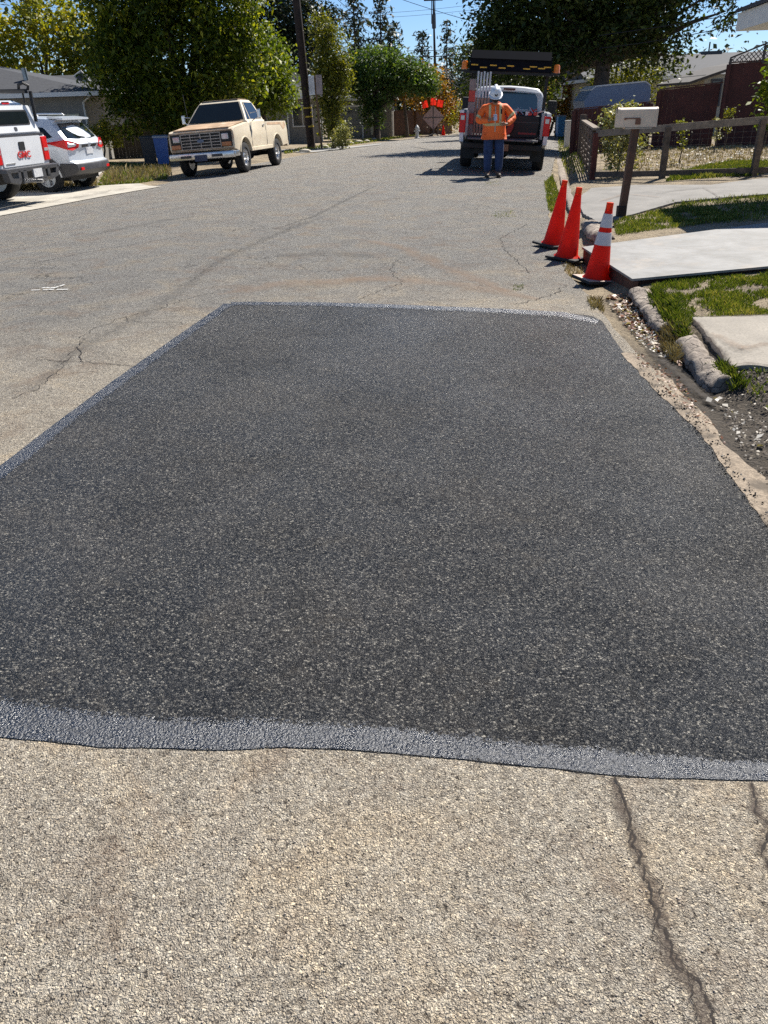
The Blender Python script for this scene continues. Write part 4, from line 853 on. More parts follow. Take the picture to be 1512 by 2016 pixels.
M_OLDW = simple('old_dark_wood', (0.075, 0.030, 0.018), 0.8, var=0.5, scale=6, bump=0.4, fine=40)
def Gz(px, py, z):
    v = ray(px, py); t = (z - CAM_H) / v.z; return Vector((v.x * t, v.y * t, z))
def build_deck():
    zt = -0.02; A, B = Gz(1146, 486, zt), Gz(1245, 549, zt + 0.005); C_, D = Gz(1512, 524, zt + 0.03), Gz(1512, 438, zt + 0.04)
    C2 = B + (C_ - B) * 2.4; D2 = A + (D - A) * 1.5
    t = thing('deck_sheet', 'weathered pale grey sheet bridging the gutter just behind the banded cone', 'deck board', loc=(B.x, B.y, T(B.x, B.y)))
    o = Vector(t.location); P = [p - o for p in (A, B, C2, D2)]
    MB().prism(P, (0, 0, -0.022)).build('top_sheet', M_PLY, t)
    e = (P[1] - P[0]); n = Vector((e.y, -e.x, 0)).normalized(); inn = -n if n.x < 0 else n
    # left side plank and recessed bearers
    a, b = P[0] + inn * 0.02 + Vector((0, 0, -0.024)), P[1] + inn * 0.02 + Vector((0, 0, -0.024))
    MB().prism([a, b, b + Vector((0, 0, -.20)), a + Vector((0, 0, -.16))], inn * 0.04).build('side_plank', M_OLDW, t)
    f = (P[2] - P[1]).normalized(); g = Vector((-f.y, f.x, 0))
    b2 = P[1] + f * 0.10 + g * 0.08 + Vector((0, 0, -0.024)); c2 = P[2] + g * 0.08 + Vector((0, 0, -0.024))
    MB().prism([b2, c2, c2 + Vector((0, 0, -.13)), b2 + Vector((0, 0, -.16))], g * 0.04).build('front_bearer', M_OLDW, t)
build_deck()

# ================================================================ mailbox on a leaning post
def build_mailbox():
    base = G(1222, 428); Mb = Matrix.Translation(base)
    t = thing('mailbox', 'dented cream metal mailbox on a leaning brown wooden post beside the cones', 'mailbox', mat=Mb)
    topp = AT(1251, 252, base.y) - base
    m = MB(); w_ = 0.048; d = topp.normalized()
    m.prism([(-w_, -w_, -0.1), (w_, -w_, -0.1), (w_, w_, -0.1), (-w_, w_, -0.1)], topp + Vector((0, 0, 0.1)))
    m.build('post', simple('brown_post', (0.105, 0.052, 0.030), 0.75, var=0.4, scale=7, bump=0.3, fine=50), t)
    MB().box((-0.062, -0.062, -0.02), (0.062, 0.062, 0.16), 0.01).build('post_foot', simple('foot_dark', (0.03, 0.017, 0.012), 0.85, var=0.4), t)
    Mx = Matrix.Translation(topp) @ Matrix.Rotation(R(-4), 4, 'Z') @ Matrix.Rotation(R(0.5), 4, 'Y')
    MB().box((-0.16, -0.09, -0.01), (0.20, 0.09, 0.008), M=Mx).build('bracket', simple('bracket_cream', (0.48, 0.40, 0.30), 0.5), t)
    mc = simple('mailbox_metal', (0.74, 0.58, 0.42), 0.5, var=0.12, scale=6, dirt=((0.30, 0.20, 0.13), 0.60)); L = 0.53; W = 0.165; H_ = 0.245
    prof = [(-W / 2, 0.012), (W / 2, 0.012)] + [(W / 2 * math.cos(R(th)), 0.012 + H_ - W / 2 * 0.5 + W / 2 * 0.5 * math.sin(R(th))) for th in range(0, 181, 15)]
    m = MB(); m.prism([(-L / 2 + 0.0, y, z) for y, z in prof], (L, 0, 0), Mx); bx = m.build('box', mc, t)
    m = MB(); m.prism([(-L / 2 - 0.012, y * 1.03, 0.012 + (z - 0.012) * 1.02) for y, z in prof], (0.03, 0, 0), Mx); dr = m.build('door', mc, t)
    m = MB(); m.prism([(L / 2 - 0.012, y * 1.03, 0.010 + (z - 0.012) * 1.02) for y, z in prof], (0.016, 0, 0), Mx); m.build('rear_rim', mc, t)
    MB().box((-0.28, -0.02, 0.19), (-0.265, 0.02, 0.275), 0.004, M=Mx).build('door_latch', M_BLACK, dr)
    fm = simple('flag_brown', (0.20, 0.085, 0.045), 0.6, var=0.3)
    m = MB(); m.box((-0.17, -W / 2 - 0.012, 0.115), (0.03, -W / 2 - 0.006, 0.130), M=Mx); m.box((-0.03, -W / 2 - 0.012, 0.045), (0.04, -W / 2 - 0.006, 0.115), M=Mx)
    m.tube([Mx @ Vector((-0.175, -W / 2 - .02, .118)), Mx @ Vector((-0.175, -W / 2 + .01, .118))], 0.014, 10); m.build('flag', fm, t)
build_mailbox()

# ================================================================ low yard fence on the right
M_FENCE = simple('grey_fence_wood', (0.10, 0.075, 0.058), 0.85, var=0.45, scale=7, bump=0.5, fine=40)
M_FRED = simple('red_stained_post', (0.085, 0.020, 0.014), 0.8, var=0.4, scale=7)
M_FTOP = simple('silvered_rail', (0.20, 0.16, 0.125), 0.85, var=0.35, scale=7, bump=0.4, fine=40)
M_WIRE = simple('fence_wire', (0.12, 0.11, 0.10), 0.5, 0.4)
def build_yard_fence():
    P = [G(1166, 352), G(1303, 350), G(1483, 345)]; P.append(P[2] + (P[2] - P[1]) * 1.0)
    o = P[0]; t = thing('yard_fence', 'low weathered wooden yard fence with wire mesh behind the mailbox', 'fence', loc=tuple(o))
    H_ = [0.96, 1.00, 1.05, 1.05]; Q = [p - o for p in P]
    for i, q in enumerate(Q):
        MB().box((q.x - 0.055, q.y - 0.055, q.z - 0.15), (q.x + 0.055, q.y + 0.055, q.z + H_[i] - 0.05)).build('post', M_FRED if i == 0 else M_FENCE, t)
    for i in range(3):
        a, b = Q[i], Q[i + 1]; d = (b - a).normalized(); n = Vector((-d.y, d.x, 0)); 
        def rail(z0, z1, zb0, zb1, th, mat, nm, e=0.0):
            A = a - n * th / 2 - d * e; B = b - n * th / 2 + d * e
            MB().prism([A + Vector((0, 0, z0)), B + Vector((0, 0, zb0)), B + Vector((0, 0, zb1)), A + Vector((0, 0, z1))], n * th).build(nm, mat, t)
        rail(H_[i] - 0.13, H_[i], H_[i + 1] - 0.13, H_[i + 1], 0.05, M_FTOP, 'top_rail')
        rail(0.03, 0.14, 0.03, 0.14, 0.05, M_FENCE, 'bottom_rail')
        m = MB()
        for z in [0.2 + 0.1 * k for k in range(7)]: m.tube([a + Vector((0, 0, z)), b + Vector((0, 0, z))], 0.0022, 4, False)
        L = (b - a).length; k = int(L / 0.15)
        for j in range(1, k): q = a.lerp(b, j / k); m.tube([q + Vector((0, 0, 0.14)), q + Vector((0, 0, 0.88))], 0.0022, 4, False)
        m.build('wire_mesh', M_WIRE, t)
    # return panel along the street, going away
    E0 = G(1143, 305) - o; a, b = Q[0], E0; d = (b - a).normalized(); n = Vector((-d.y, d.x, 0)); L = (b - a).length
    MB().prism([a + Vector((-.07, 0, .96)), b + Vector((-.07, 0, .96)), b + Vector((.08, 0, .96)), a + Vector((.08, 0, .96))], (0, 0, 0.045)).build('cap_rail', M_FTOP, t)
    for z in (0.06, 0.80): MB().prism([a + Vector((0, 0, z)), b + Vector((0, 0, z)), b + Vector((0, 0, z + .1)), a + Vector((0, 0, z + .1))], n * 0.04).build('side_rail', M_FENCE, t)
    for k in range(5):
        q = a.lerp(b, (k + 0.5) / 5); MB().box((q.x - 0.06, q.y - 0.06, q.z), (q.x + 0.0, q.y + 0.06, q.z + 0.96)).build('picket', M_FENCE, t)
    for z in (0.22, 0.36, 0.50, 0.64): MB().prism([a + Vector((-.03, 0, z)), b + Vector((-.03, 0, z)), b + Vector((-.03, 0, z + .05)), a + Vector((-.03, 0, z + .05))], n * 0.015).build('slat', M_FENCE, t)
    MB().box((E0.x - 0.09, E0.y - .09, E0.z - .1), (E0.x + .09, E0.y + .09, E0.z + 1.15)).build('end_post', M_FENCE, t)
build_yard_fence()

# ================================================================ worker
def skin_mesh(name, joints, bones, root, mat, parent, levels=1, hide=None):
    """joints: {name: (xyz, radius or (rx, ry))}; one continuous surface from a skeleton"""
    names = list(joints); me = bpy.data.meshes.new(name)
    me.from_pydata([joints[n][0] for n in names], [(names.index(a), names.index(b)) for a, b in bones], [])
    o = bpy.data.objects.new(name, me); COL.objects.link(o)
    sk = o.modifiers.new('skin', 'SKIN'); sk.use_smooth_shade = True; sk.branch_smoothing = 0.6
    if not me.skin_vertices: bpy.context.view_layer.update()
    lay = me.skin_vertices[0].data if me.skin_vertices else None
    for i, n in enumerate(names):
        r = joints[n][1]; r = r if isinstance(r, tuple) else (r, r); lay[i].radius = r; lay[i].use_root = (n == root)
    ss = o.modifiers.new('sub', 'SUBSURF'); ss.levels = levels; ss.render_levels = levels
    dg = bpy.context.evaluated_depsgraph_get(); bpy.context.view_layer.update(); dg = bpy.context.evaluated_depsgraph_get()
    m2 = bpy.data.meshes.new_from_object(o.evaluated_get(dg)); bpy.data.objects.remove(o)
    m2.materials.clear(); m2.materials.append(mat); m2.shade_smooth(); m2.name = name
    o = bpy.data.objects.new(name, m2); COL.objects.link(o)
    if parent is not None: o.parent = parent
    return o
def ensure_skin_support():
    pass
M_SKIN = simple('skin', (0.30, 0.155, 0.10), 0.5, var=0.1, scale=12); M_HIVIS = simple('orange_jacket', (0.95, 0.155, 0.018), 0.65, var=0.10, scale=5, bump=0.5, fine=9)
M_JEANS = simple('blue_jeans', (0.020, 0.042, 0.115), 0.85, var=0.35, scale=9, bump=0.4, fine=14); M_BOOT = simple('brown_boots', (0.06, 0.042, 0.03), 0.7, var=0.3)
M_HELM = simple('white_helmet', (0.72, 0.74, 0.77), 0.3, var=0.04, coat=0.4); M_REFL = simple('silver_lime_tape', (0.60, 0.52, 0.26), 0.5, var=0.15, scale=12); M_HAIR = simple('dark_hair', (0.02, 0.015, 0.012), 0.8)
M_GLOVE = simple('dark_glove', (0.02, 0.02, 0.022), 0.8)
def build_worker():
    P = G(970, 349)
    # local: -y towards the camera, x to photo right
    t = thing('person', 'road worker in orange jacket, jeans and white hard hat, head bowed over a phone', 'person', loc=tuple(P), rz=R(-4)); t.scale = (1.03, 1.03, 1.045)
    J = {'pelvis': ((0, 0.02, 0.95), (0.17, 0.12)), 'waist': ((0, 0.02, 1.08), (0.165, 0.115)), 'chest': ((0, 0.0, 1.28), (0.18, 0.125)), 'neckb': ((0, -0.02, 1.45), (0.09, 0.08)), 'neck': ((0, -0.055, 1.51), (0.062, 0.062)),
         'head': ((0, -0.10, 1.60), (0.080, 0.092)), 'crown': ((0, -0.11, 1.70), (0.078, 0.092)), 'chin': ((0, -0.165, 1.535), (0.045, 0.04)), 'nose': ((0, -0.205, 1.59), (0.014, 0.02))}
    B = [('pelvis', 'waist'), ('waist', 'chest'), ('chest', 'neckb'), ('neckb', 'neck'), ('neck', 'head'), ('head', 'crown'), ('head', 'chin'), ('head', 'nose')]
    arms = {-1: [((-0.23, 0.0, 1.42), 0.065), ((-0.38, -0.02, 1.16), 0.048), ((-0.13, -0.27, 1.16), 0.033), ((-0.08, -0.30, 1.19), (0.030, 0.020))],
            1: [((0.23, 0.0, 1.42), 0.065), ((0.42, 0.0, 1.19), 0.048), ((0.26, -0.24, 1.07), 0.033), ((0.20, -0.27, 1.08), (0.030, 0.020))]}
    for s in (-1, 1):
        n = 'L' if s < 0 else 'R'
        J['hip' + n] = ((0.09 * s, 0.02, 0.88), 0.10); J['knee' + n] = ((0.105 * s, -0.015, 0.49), 0.068); J['ankle' + n] = ((0.115 * s, 0.04, 0.10), 0.045); J['toe' + n] = ((0.135 * s, -0.13, 0.045), (0.042, 0.032))
        B += [('pelvis', 'hip' + n), ('hip' + n, 'knee' + n), ('knee' + n, 'ankle' + n), ('ankle' + n, 'toe' + n)]
        for k, (p, r) in enumerate(arms[s]): J['arm%d%s' % (k, n)] = (p, r)
        B += [('chest', 'arm0' + n)] + [('arm%d%s' % (k, n), 'arm%d%s' % (k + 1, n)) for k in range(3)]
        # five fingers, curled in towards the phone / belt
        w_ = Vector(arms[s][3][0]); dirx = -s
        for k in range(4):
            z = 0.030 - 0.020 * k; l1 = (0.042, 0.048, 0.044, 0.034)[k]
            a = w_ + Vector((dirx * 0.030, -0.012, z)); b = a + Vector((dirx * l1, -0.022, 0.0)); c = b + Vector((dirx * l1 * 0.2, -0.002 + (0.030 if s > 0 else 0.020), -0.004))
            J['f%da%s' % (k, n)] = (tuple(a), 0.0095); J['f%db%s' % (k, n)] = (tuple(b), 0.0088); J['f%dc%s' % (k, n)] = (tuple(c), 0.0078)
            B += [('arm3' + n, 'f%da%s' % (k, n)), ('f%da%s' % (k, n), 'f%db%s' % (k, n)), ('f%db%s' % (k, n), 'f%dc%s' % (k, n))]
        a = w_ + Vector((dirx * 0.006, -0.03, 0.028)); b = a + Vector((dirx * 0.03, -0.012, 0.022))
        J['ta' + n] = (tuple(a), 0.010); J['tb' + n] = (tuple(b), 0.009); B += [('arm3' + n, 'ta' + n), ('ta' + n, 'tb' + n)]
    skin_mesh('body', J, B, 'pelvis', M_SKIN, t)
    # jacket: torso + sleeves to the wrist
    JJ = {'hem': ((0, 0.015, 0.89), (0.245, 0.17)), 'waist': ((0, 0.01, 1.02), (0.275, 0.19)), 'chest': ((0, 0.0, 1.24), (0.27, 0.185)), 'top': ((0, -0.01, 1.40), (0.17, 0.12)), 'collar': ((0, -0.045, 1.50), (0.082, 0.08))}
    JB = [('hem', 'waist'), ('waist', 'chest'), ('chest', 'top'), ('top', 'collar')]
    for s in (-1, 1):
        n = 'L' if s < 0 else 'R'; A = arms[s]
        JJ['s0' + n] = (A[0][0], 0.095); JJ['s1' + n] = (A[1][0], 0.085); JJ['s2' + n] = (tuple(Vector(A[1][0]).lerp(Vector(A[2][0]), 0.55)), 0.068); JJ['s3' + n] = (tuple(Vector(A[1][0]).lerp(Vector(A[2][0]), 0.97)), 0.052)
        JB += [('top', 's0' + n), ('s0' + n, 's1' + n), ('s1' + n, 's2' + n), ('s2' + n, 's3' + n)]
    jk = skin_mesh('jacket', JJ, JB, 'waist', M_HIVIS, t, 2)
    # crumple the cloth a little
    for v in jk.data.vertices:
        v.co += v.normal * (0.010 * noise.noise(v.co * 9) + 0.006 * noise.noise(v.co * 23)) if v.normal.length else Vector()
    bv = __import__('mathutils.bvhtree', fromlist=['BVHTree']).BVHTree.FromObject(jk, bpy.context.evaluated_depsgraph_get())
    def strap(pts, wid, nm, mat=M_REFL, par=jk):
        "a band following the jacket surface: pts = rays (origin, direction)"
        V = []; F = []
        for (o_, d_) in pts:
            row = []
            for e in (-0.5, 0.5):
                oo = Vector(o_) + Vector(wid) * e; h = bv.ray_cast(oo, Vector(d_).normalized())
                q = h[0] + h[1] * (0.004 if h[1].dot(Vector(d_)) < 0 else -0.004) if h[0] else None; row.append(q)
            V.append(row)
        ok = [r for r in V if r[0] is not None and r[1] is not None]; W_ = [v for r in ok for v in r]
        F = [(2 * i, 2 * i + 1, 2 * i + 3, 2 * i + 2) for i in range(len(ok) - 1) if (W_[2 * i] - W_[2 * i + 2]).length < 0.09]
        if F:
            o2 = meshobj(nm, W_, F, mat, par); so_ = o2.modifiers.new('th', 'SOLIDIFY'); so_.thickness = 0.003; so_.offset = 0
    def belt(z, wd): strap([((math.sin(R(a)) * 0.6, -math.cos(R(a)) * 0.6, z), (-math.sin(R(a)), math.cos(R(a)), 0)) for a in range(-62, 63, 6)], (0, 0, wd), 'waist_tape')
    belt(1.075, 0.055)
    for s in (-1, 1):
        strap([((s * 0.115, -0.6, z), (0, 1, 0)) for z in (1.10, 1.15, 1.2, 1.25, 1.3, 1.35, 1.39, 1.42, 1.44, 1.46)], (0.05, 0, 0), 'shoulder_tape')
        A, Bq = Vector(arms[s][0][0]), Vector(arms[s][1][0]); q = A.lerp(Bq, 0.72)
        ax = (Bq - A).normalized(); u_ = Vector((0, -1, 0)); v_ = ax.cross(u_).normalized()
        strap([(q + (u_ * math.cos(R(a)) + v_ * math.sin(R(a))) * 0.35, -(u_ * math.cos(R(a)) + v_ * math.sin(R(a)))) for a in range(-90, 91, 12)], tuple(ax * 0.05), 'sleeve_tape')
    strap([((0.005, -0.6, z), (0, 1, 0)) for z in [0.93 + 0.05 * k for k in range(11)]], (0.022, 0, 0), 'front_zip', simple('zip_grey', (0.45, 0.40, 0.32), 0.5))
    # trousers
    TJ = {'p': ((0, 0.02, 0.93), (0.17, 0.12))}; TB = []
    for s in (-1, 1):
        n = 'L' if s < 0 else 'R'
        TJ['h' + n] = ((0.115 * s, 0.02, 0.82), (0.135, 0.13)); TJ['k' + n] = ((0.128 * s, -0.015, 0.49), 0.108); TJ['c' + n] = ((0.128 * s, 0.02, 0.27), 0.096); TJ['a' + n] = ((0.128 * s, 0.03, 0.09), 0.088)
        TB += [('p', 'h' + n), ('h' + n, 'k' + n), ('k' + n, 'c' + n), ('c' + n, 'a' + n)]
    skin_mesh('jeans', TJ, TB, 'p', M_JEANS, t, 2)
    for s in (-1, 1):
        m = MB(); m.ico((0.135 * s, -0.06, 0.045), 1, 2, (0.052, 0.15, 0.048)); m.ico((0.122 * s, 0.03, 0.07), 1, 2, (0.055, 0.075, 0.075)); 
        m.box((0.135 * s - 0.05, -0.19, -0.004), (0.135 * s + 0.05, 0.09, 0.02), 0.01); m.build('boot', M_BOOT, t, 60)
    # helmet, bowed forward
    Mh = Matrix.Translation((0, -0.115, 1.655)) @ Matrix.Rotation(R(32), 4, 'X')
    m = MB(); m.lathe([(0.135, 0.0), (0.140, 0.012), (0.136, 0.05), (0.122, 0.10), (0.095, 0.14), (0.05, 0.162), (0.005, 0.168)], 32, Mh @ Matrix.Diagonal((0.92, 1.12, 1, 1)), cap=False)
    m.prism([(0.13 * math.sin(R(a)), -0.105 - 0.095 * math.cos(R(a * 0.95)), 0.006) for a in range(-80, 81, 10)] + [(0.10, -0.08, 0.006), (-0.10, -0.08, 0.006)], (0, 0, 0.008), Mh)
    m.lathe([(0.165, -.002), (0.165, .008), (0.13, .014)], 32, Mh @ Matrix.Diagonal((0.92, 1.12, 1, 1)), cap=False)
    m.box((-0.035, -0.11, 0.10), (0.035, 0.11, 0.172), 0.02, M=Mh); he = m.build('hard_hat', M_HELM, t, 50)
    e = MB()   # small dark V-shaped mark on the front of the hat
    for s in (-1, 1): e.prism([(0, -0.152, 0.050), (s * 0.034, -0.146, 0.082), (s * 0.030, -0.140, 0.100), (0, -0.146, 0.070)], (0, -0.014, 0), Mh)
    e.build('hat_mark', M_BLACK, he)
    m = MB(); m.ico((0, -0.085, 1.60), 1, 3, (0.094, 0.095, 0.10), 0.1); m.build('hair', M_HAIR, t, 60)
    m = MB()
    m.ico((0, -0.168, 1.535), 1, 2, (0.060, 0.040, 0.040), 0.2); m.build('beard', M_HAIR, t, 60)
    for s in (-1, 1):
        m = MB(); m.ico((s * 0.03, -0.186, 1.613), 1, 2, (0.012, 0.007, 0.008)); m.build('eye', simple('eye_white', (0.5, 0.48, 0.45), 0.3), t, 60)
        m = MB(); m.ico((s * 0.092, -0.10, 1.60), 1, 2, (0.014, 0.024, 0.033)); m.build('ear', M_SKIN, t, 60)
    strap([((0.135, -0.6, z), (0, 1, 0)) for z in (1.28, 1.31, 1.34, 1.37)], (0.035, 0, 0), 'radio_pouch', M_BLACK)
    Mw = Matrix.Translation(P) @ Matrix.Rotation(R(-4), 4, 'Z') @ Matrix.Translation((-0.01, -0.345, 1.27)) @ Matrix.Rotation(R(-35), 4, 'X')
    p = thing('mobile_phone', 'pale mobile phone held at the chest of the road worker', 'phone', mat=Mw)
    MB().box((-0.038, -0.005, -0.075), (0.038, 0.005, 0.075), 0.004).build('phone_case', simple('phone_case', (0.5, 0.52, 0.6), 0.4), p)
    MB().box((-0.034, 0.0052, -0.07), (0.034, 0.007, 0.07)).build('screen', M_BLACK, p)
build_worker()
# ================================================================ vegetation
def m_leaf(name, c0, c1, c2=None, tr=0.35, rough=0.5):
    s = NT(name); at_ = s.n('ShaderNodeAttribute', attribute_name='rnd'); c2 = c2 or c1
    c = s.ramp(at_.outputs['Fac'], [(0.0, c0), (0.6, c1), (1.0, c2)])
    s.bs(Base_Color=c, Roughness=rough); s.b.inputs['Specular IOR Level'].default_value = 0.35
    t_ = s.n('ShaderNodeBsdfTranslucent'); c3 = s.mix(1.0, c, (1.9, 1.75, 0.35), 'MULTIPLY'); s.l(c3, t_.inputs[0])
    mx = s.n('ShaderNodeMixShader'); mx.inputs[0].default_value = tr; s.l(s.b.outputs[0], mx.inputs[1]); s.l(t_.outputs[0], mx.inputs[2]); s.l(mx.outputs[0], s.out.inputs[0]); return s.m
def leaf_mesh(name, pos, size, mat, parent, seed=0, aspect=0.5, droop=0.0, rnd=None, updir=0.4, **tg):
    rg = np.random.default_rng(seed); n = len(pos); pos = np.asarray(pos, float)
    nrm = rg.normal(size=(n, 3)); nrm[:, 2] = np.abs(nrm[:, 2]) + updir; nrm /= np.linalg.norm(nrm, axis=1)[:, None]
    a = rg.normal(size=(n, 3)); a[:, 2] -= droop; a -= nrm * (a * nrm).sum(1)[:, None]; a /= np.linalg.norm(a, axis=1)[:, None]; b = np.cross(nrm, a)
    s = (size * rg.uniform(0.45, 1.6, n))[:, None]
    # a pointed leaf: 6-gon of two quads folded on the midrib
    q0 = pos - a * s * 0.5; q3 = pos + a * s * 0.5; l_ = pos + b * s * aspect * 0.5 + nrm * s * 0.10 - a * s * .05; r_ = pos - b * s * aspect * 0.5 + nrm * s * 0.10 - a * s * .05
    V = np.stack([q0, r_, q3, l_], 1).reshape(-1, 3)
    me = bpy.data.meshes.new(name); me.vertices.add(4 * n); me.vertices.foreach_set('co', V.ravel())
    me.loops.add(4 * n); me.loops.foreach_set('vertex_index', np.arange(4 * n, dtype=np.int32)); me.polygons.add(n)
    me.polygons.foreach_set('loop_start', np.arange(0, 4 * n, 4, dtype=np.int32)); me.update(calc_edges=True)
    at_ = me.attributes.new('rnd', 'FLOAT', 'FACE'); at_.data.foreach_set('value', (rg.random(n) if rnd is None else rnd).astype(np.float32))
    me.materials.append(mat); o = bpy.data.objects.new(name, me); COL.objects.link(o)
    if parent is not None: o.parent = parent
    if tg: tagit(o, **tg)
    return o
def cloud(blobs, n, seed, clump=0.35, per=26, shell_=0.55):
    "leaf positions in clumps spread through several ellipsoids; also a tone per clump"
    rg = np.random.default_rng(seed); w_ = np.array([b[3] * b[4] * b[5] for b in blobs]); w_ = w_ ** 0.8; w_ /= w_.sum()
    k = max(1, n // per); idx = rg.choice(len(blobs), k, p=w_); B = np.array(blobs)[idx]
    d = rg.normal(size=(k, 3)); d /= np.linalg.norm(d, axis=1)[:, None]; r = shell_ + (1 - shell_) * rg.random(k) ** 0.7; r *= rg.uniform(0.86, 1.12, k)
    C = B[:, :3] + d * r[:, None] * B[:, 3:]
    sp = clump * rg.uniform(0.5, 1.3, (k, 1, 1)); P = C[:, None, :] + rg.normal(size=(k, per, 3)) * sp * np.array([1, 1, 0.75])
    tone = np.clip(rg.random((k, 1)) * 0.6 + rg.random((k, per)) * 0.4, 0, 1)
    return P.reshape(-1, 3), tone.ravel(), C
def limbs(m, base, tips, r0, seed):
    rg = random.Random(seed)
    for tp in tips:
        tp = Vector(tp); a = Vector(base); mid = a.lerp(tp, 0.45) + Vector((rg.uniform(-.2, .2), rg.uniform(-.2, .2), rg.uniform(0, .25))) * (tp - a).length * 0.3
        m.tube([a, a.lerp(mid, .5) + Vector((0, 0, .02)), mid, mid.lerp(tp, .5) + Vector((rg.uniform(-.1, .1), 0, .05)), tp], [r0, r0 * .8, r0 * .6, r0 * .35, r0 * .1], 6)
M_BARK = simple('bark', (0.085, 0.065, 0.05), 0.9, var=0.5, scale=8, bump=0.6, fine=20)
def tree(label, base, blobs, n, size, mat, rt_=0.2, cat='tree', name='tree', group=None, seed=1, trunk_top=None, aspect=0.5, droop=0.3, clump=0.35, per=26, forks=None, shell_=0.5, z0=0.0):
    "blobs relative to base"
    bz = T(base[0], base[1]); t = thing(name, label, cat, loc=(base[0], base[1], bz), group=group)
    P, tone, C = cloud(blobs, n, seed, clump, per, shell_)
    low = min(b[2] - b[5] for b in blobs); top = trunk_top or Vector((sum(b[0] for b in blobs) / len(blobs) * 0.5, sum(b[1] for b in blobs) / len(blobs) * .5, max(low + 0.3, 0.4)))
    top = Vector(top); m = MB(); m.tube([(0, 0, -0.2), (0.01, 0, 0.1), top * 0.5 + Vector((0.04, 0, 0)), top], [rt_ * 1.35, rt_ * 1.1, rt_ * 0.9, rt_ * 0.75], 10)
    rg = random.Random(seed); tips = [Vector(b[:3]) + Vector((rg.uniform(-.3, .3) * b[3], rg.uniform(-.3, .3) * b[4], rg.uniform(0, .4) * b[5])) for b in blobs]
    extra = [Vector(C[rg.randrange(len(C))]) for _ in range(forks if forks is not None else 10)]
    limbs(m, top * 0.97, tips, rt_ * 0.6, seed); limbs(m, top * 0.98, extra, rt_ * 0.35, seed + 1)
    m.build('trunk', M_BARK, t, 60)
    leaf_mesh('crown', P, size, mat, t, seed, aspect, droop, tone)
    return t
L_DARK = m_leaf('leaf_dark_green', (0.018, 0.032, 0.005), (0.070, 0.105, 0.011), (0.36, 0.37, 0.035), 0.42)  # brightest random tone stands in for sunlit leaves, highlight painted into the colour
L_BRIGHT = m_leaf('leaf_fresh_green', (0.05, 0.085, 0.012), (0.11, 0.16, 0.02), (0.26, 0.28, 0.03), 0.35)
L_YELLOW = m_leaf('leaf_yellow_green', (0.10, 0.13, 0.02), (0.23, 0.24, 0.03), (0.42, 0.34, 0.04), 0.35)
L_OLIVE = m_leaf('leaf_olive', (0.05, 0.07, 0.012), (0.12, 0.135, 0.02), (0.27, 0.25, 0.035), 0.35)
L_PINE = m_leaf('needle_dark', (0.015, 0.024, 0.012), (0.028, 0.042, 0.020), (0.05, 0.065, 0.03), 0.1)
L_RED = m_leaf('leaf_autumn', (0.10, 0.11, 0.02), (0.26, 0.13, 0.025), (0.42, 0.20, 0.03), 0.35)
L_OAK = m_leaf('leaf_plane_tree', (0.018, 0.030, 0.009), (0.040, 0.062, 0.014), (0.12, 0.15, 0.03), 0.30)
L_GREY = m_leaf('leaf_variegated', (0.09, 0.10, 0.035), (0.26, 0.27, 0.10), (0.50, 0.46, 0.24), 0.2)
L_COTO = m_leaf('leaf_feathery', (0.03, 0.062, 0.018), (0.075, 0.13, 0.035), (0.14, 0.21, 0.055), 0.35)

# dark broad-leaved tree behind the cream pickup
tree('large dark green broad-leaved tree shading the ground behind the cream pickup', (-7.2, 33.5), [(0, 0, 3.6, 2.9, 2.2, 2.6), (-1.2, 0.3, 5.6, 2.3, 2.2, 2.2), (1.6, 0, 5.2, 2.0, 2.0, 2.2), (0.3, 0, 7.2, 2.4, 2.2, 1.9), (-2.0, -.2, 3.2, 1.5, 1.5, 1.7), (2.1, -.3, 3.3, 1.5, 1.5, 1.4), (0.2, -0.5, 2.0, 2.0, 1.5, 1.3), (-1.4, -.5, 1.7, 1.0, 1.0, .9)], 62000, 0.175, L_DARK, 0.28, seed=11, droop=1.2, clump=0.30, per=30, aspect=0.42)
tree('bright green tree with paler leaf tips just left of the utility pole', (-5.9, 47.5), [(0, 0, 3.6, 1.8, 1.3, 1.9), (.7, 0, 2.5, 1.2, 1.0, 1.2), (-.5, 0, 4.2, 1.1, 1.1, 1.1), (.3, 0, 4.5, .9, .9, 1.0)], 13000, 0.20, L_BRIGHT, 0.15, seed=12, droop=1.0)
tree('tall yellow-green tree behind the grey shingle roofs on the left', (-19.5, 54), [(0, 0, 5.0, 3.6, 2.5, 2.8), (-3, 0, 5.4, 2.4, 2, 2.4), (3.4, 0, 4.2, 2.6, 2, 2.2), (-5.5, 0, 4.0, 2.4, 2, 2.2), (1.0, 0, 6.8, 2.2, 2, 1.6), (5.0, 0, 5.6, 2.0, 2, 2.4)], 15000, 0.30, L_YELLOW, 0.3, seed=13)
tree('dark loose-limbed tree reaching in at the upper left corner', (-19.6, 40), [(0, 0, 5.2, 1.8, 1.6, 0.9), (1.6, 0, 6.6, 2.2, 1.6, 1.2), (-1, 0, 6.4, 1.6, 1.6, 1.4), (4.2, 0, 6.7, 1.6, 1.2, 0.7)], 4500, 0.24, L_OLIVE, 0.26, seed=14, trunk_top=(0.3, 0, 4.0), clump=0.4, forks=8)
tree('tall dense dark evergreen behind the utility pole', (-5.6, 66), [(0, 0, 5, 2.6, 2, 3), (0.2, 0, 8.5, 2.2, 2, 3.2), (1.6, 0, 7.4, 2.0, 2, 2.0), (-1.6, 0, 8.0, 2.2, 2, 3), (-2.8, 0, 6, 2, 2, 3)], 16000, 0.26, L_PINE, 0.35, seed=15, clump=0.5)
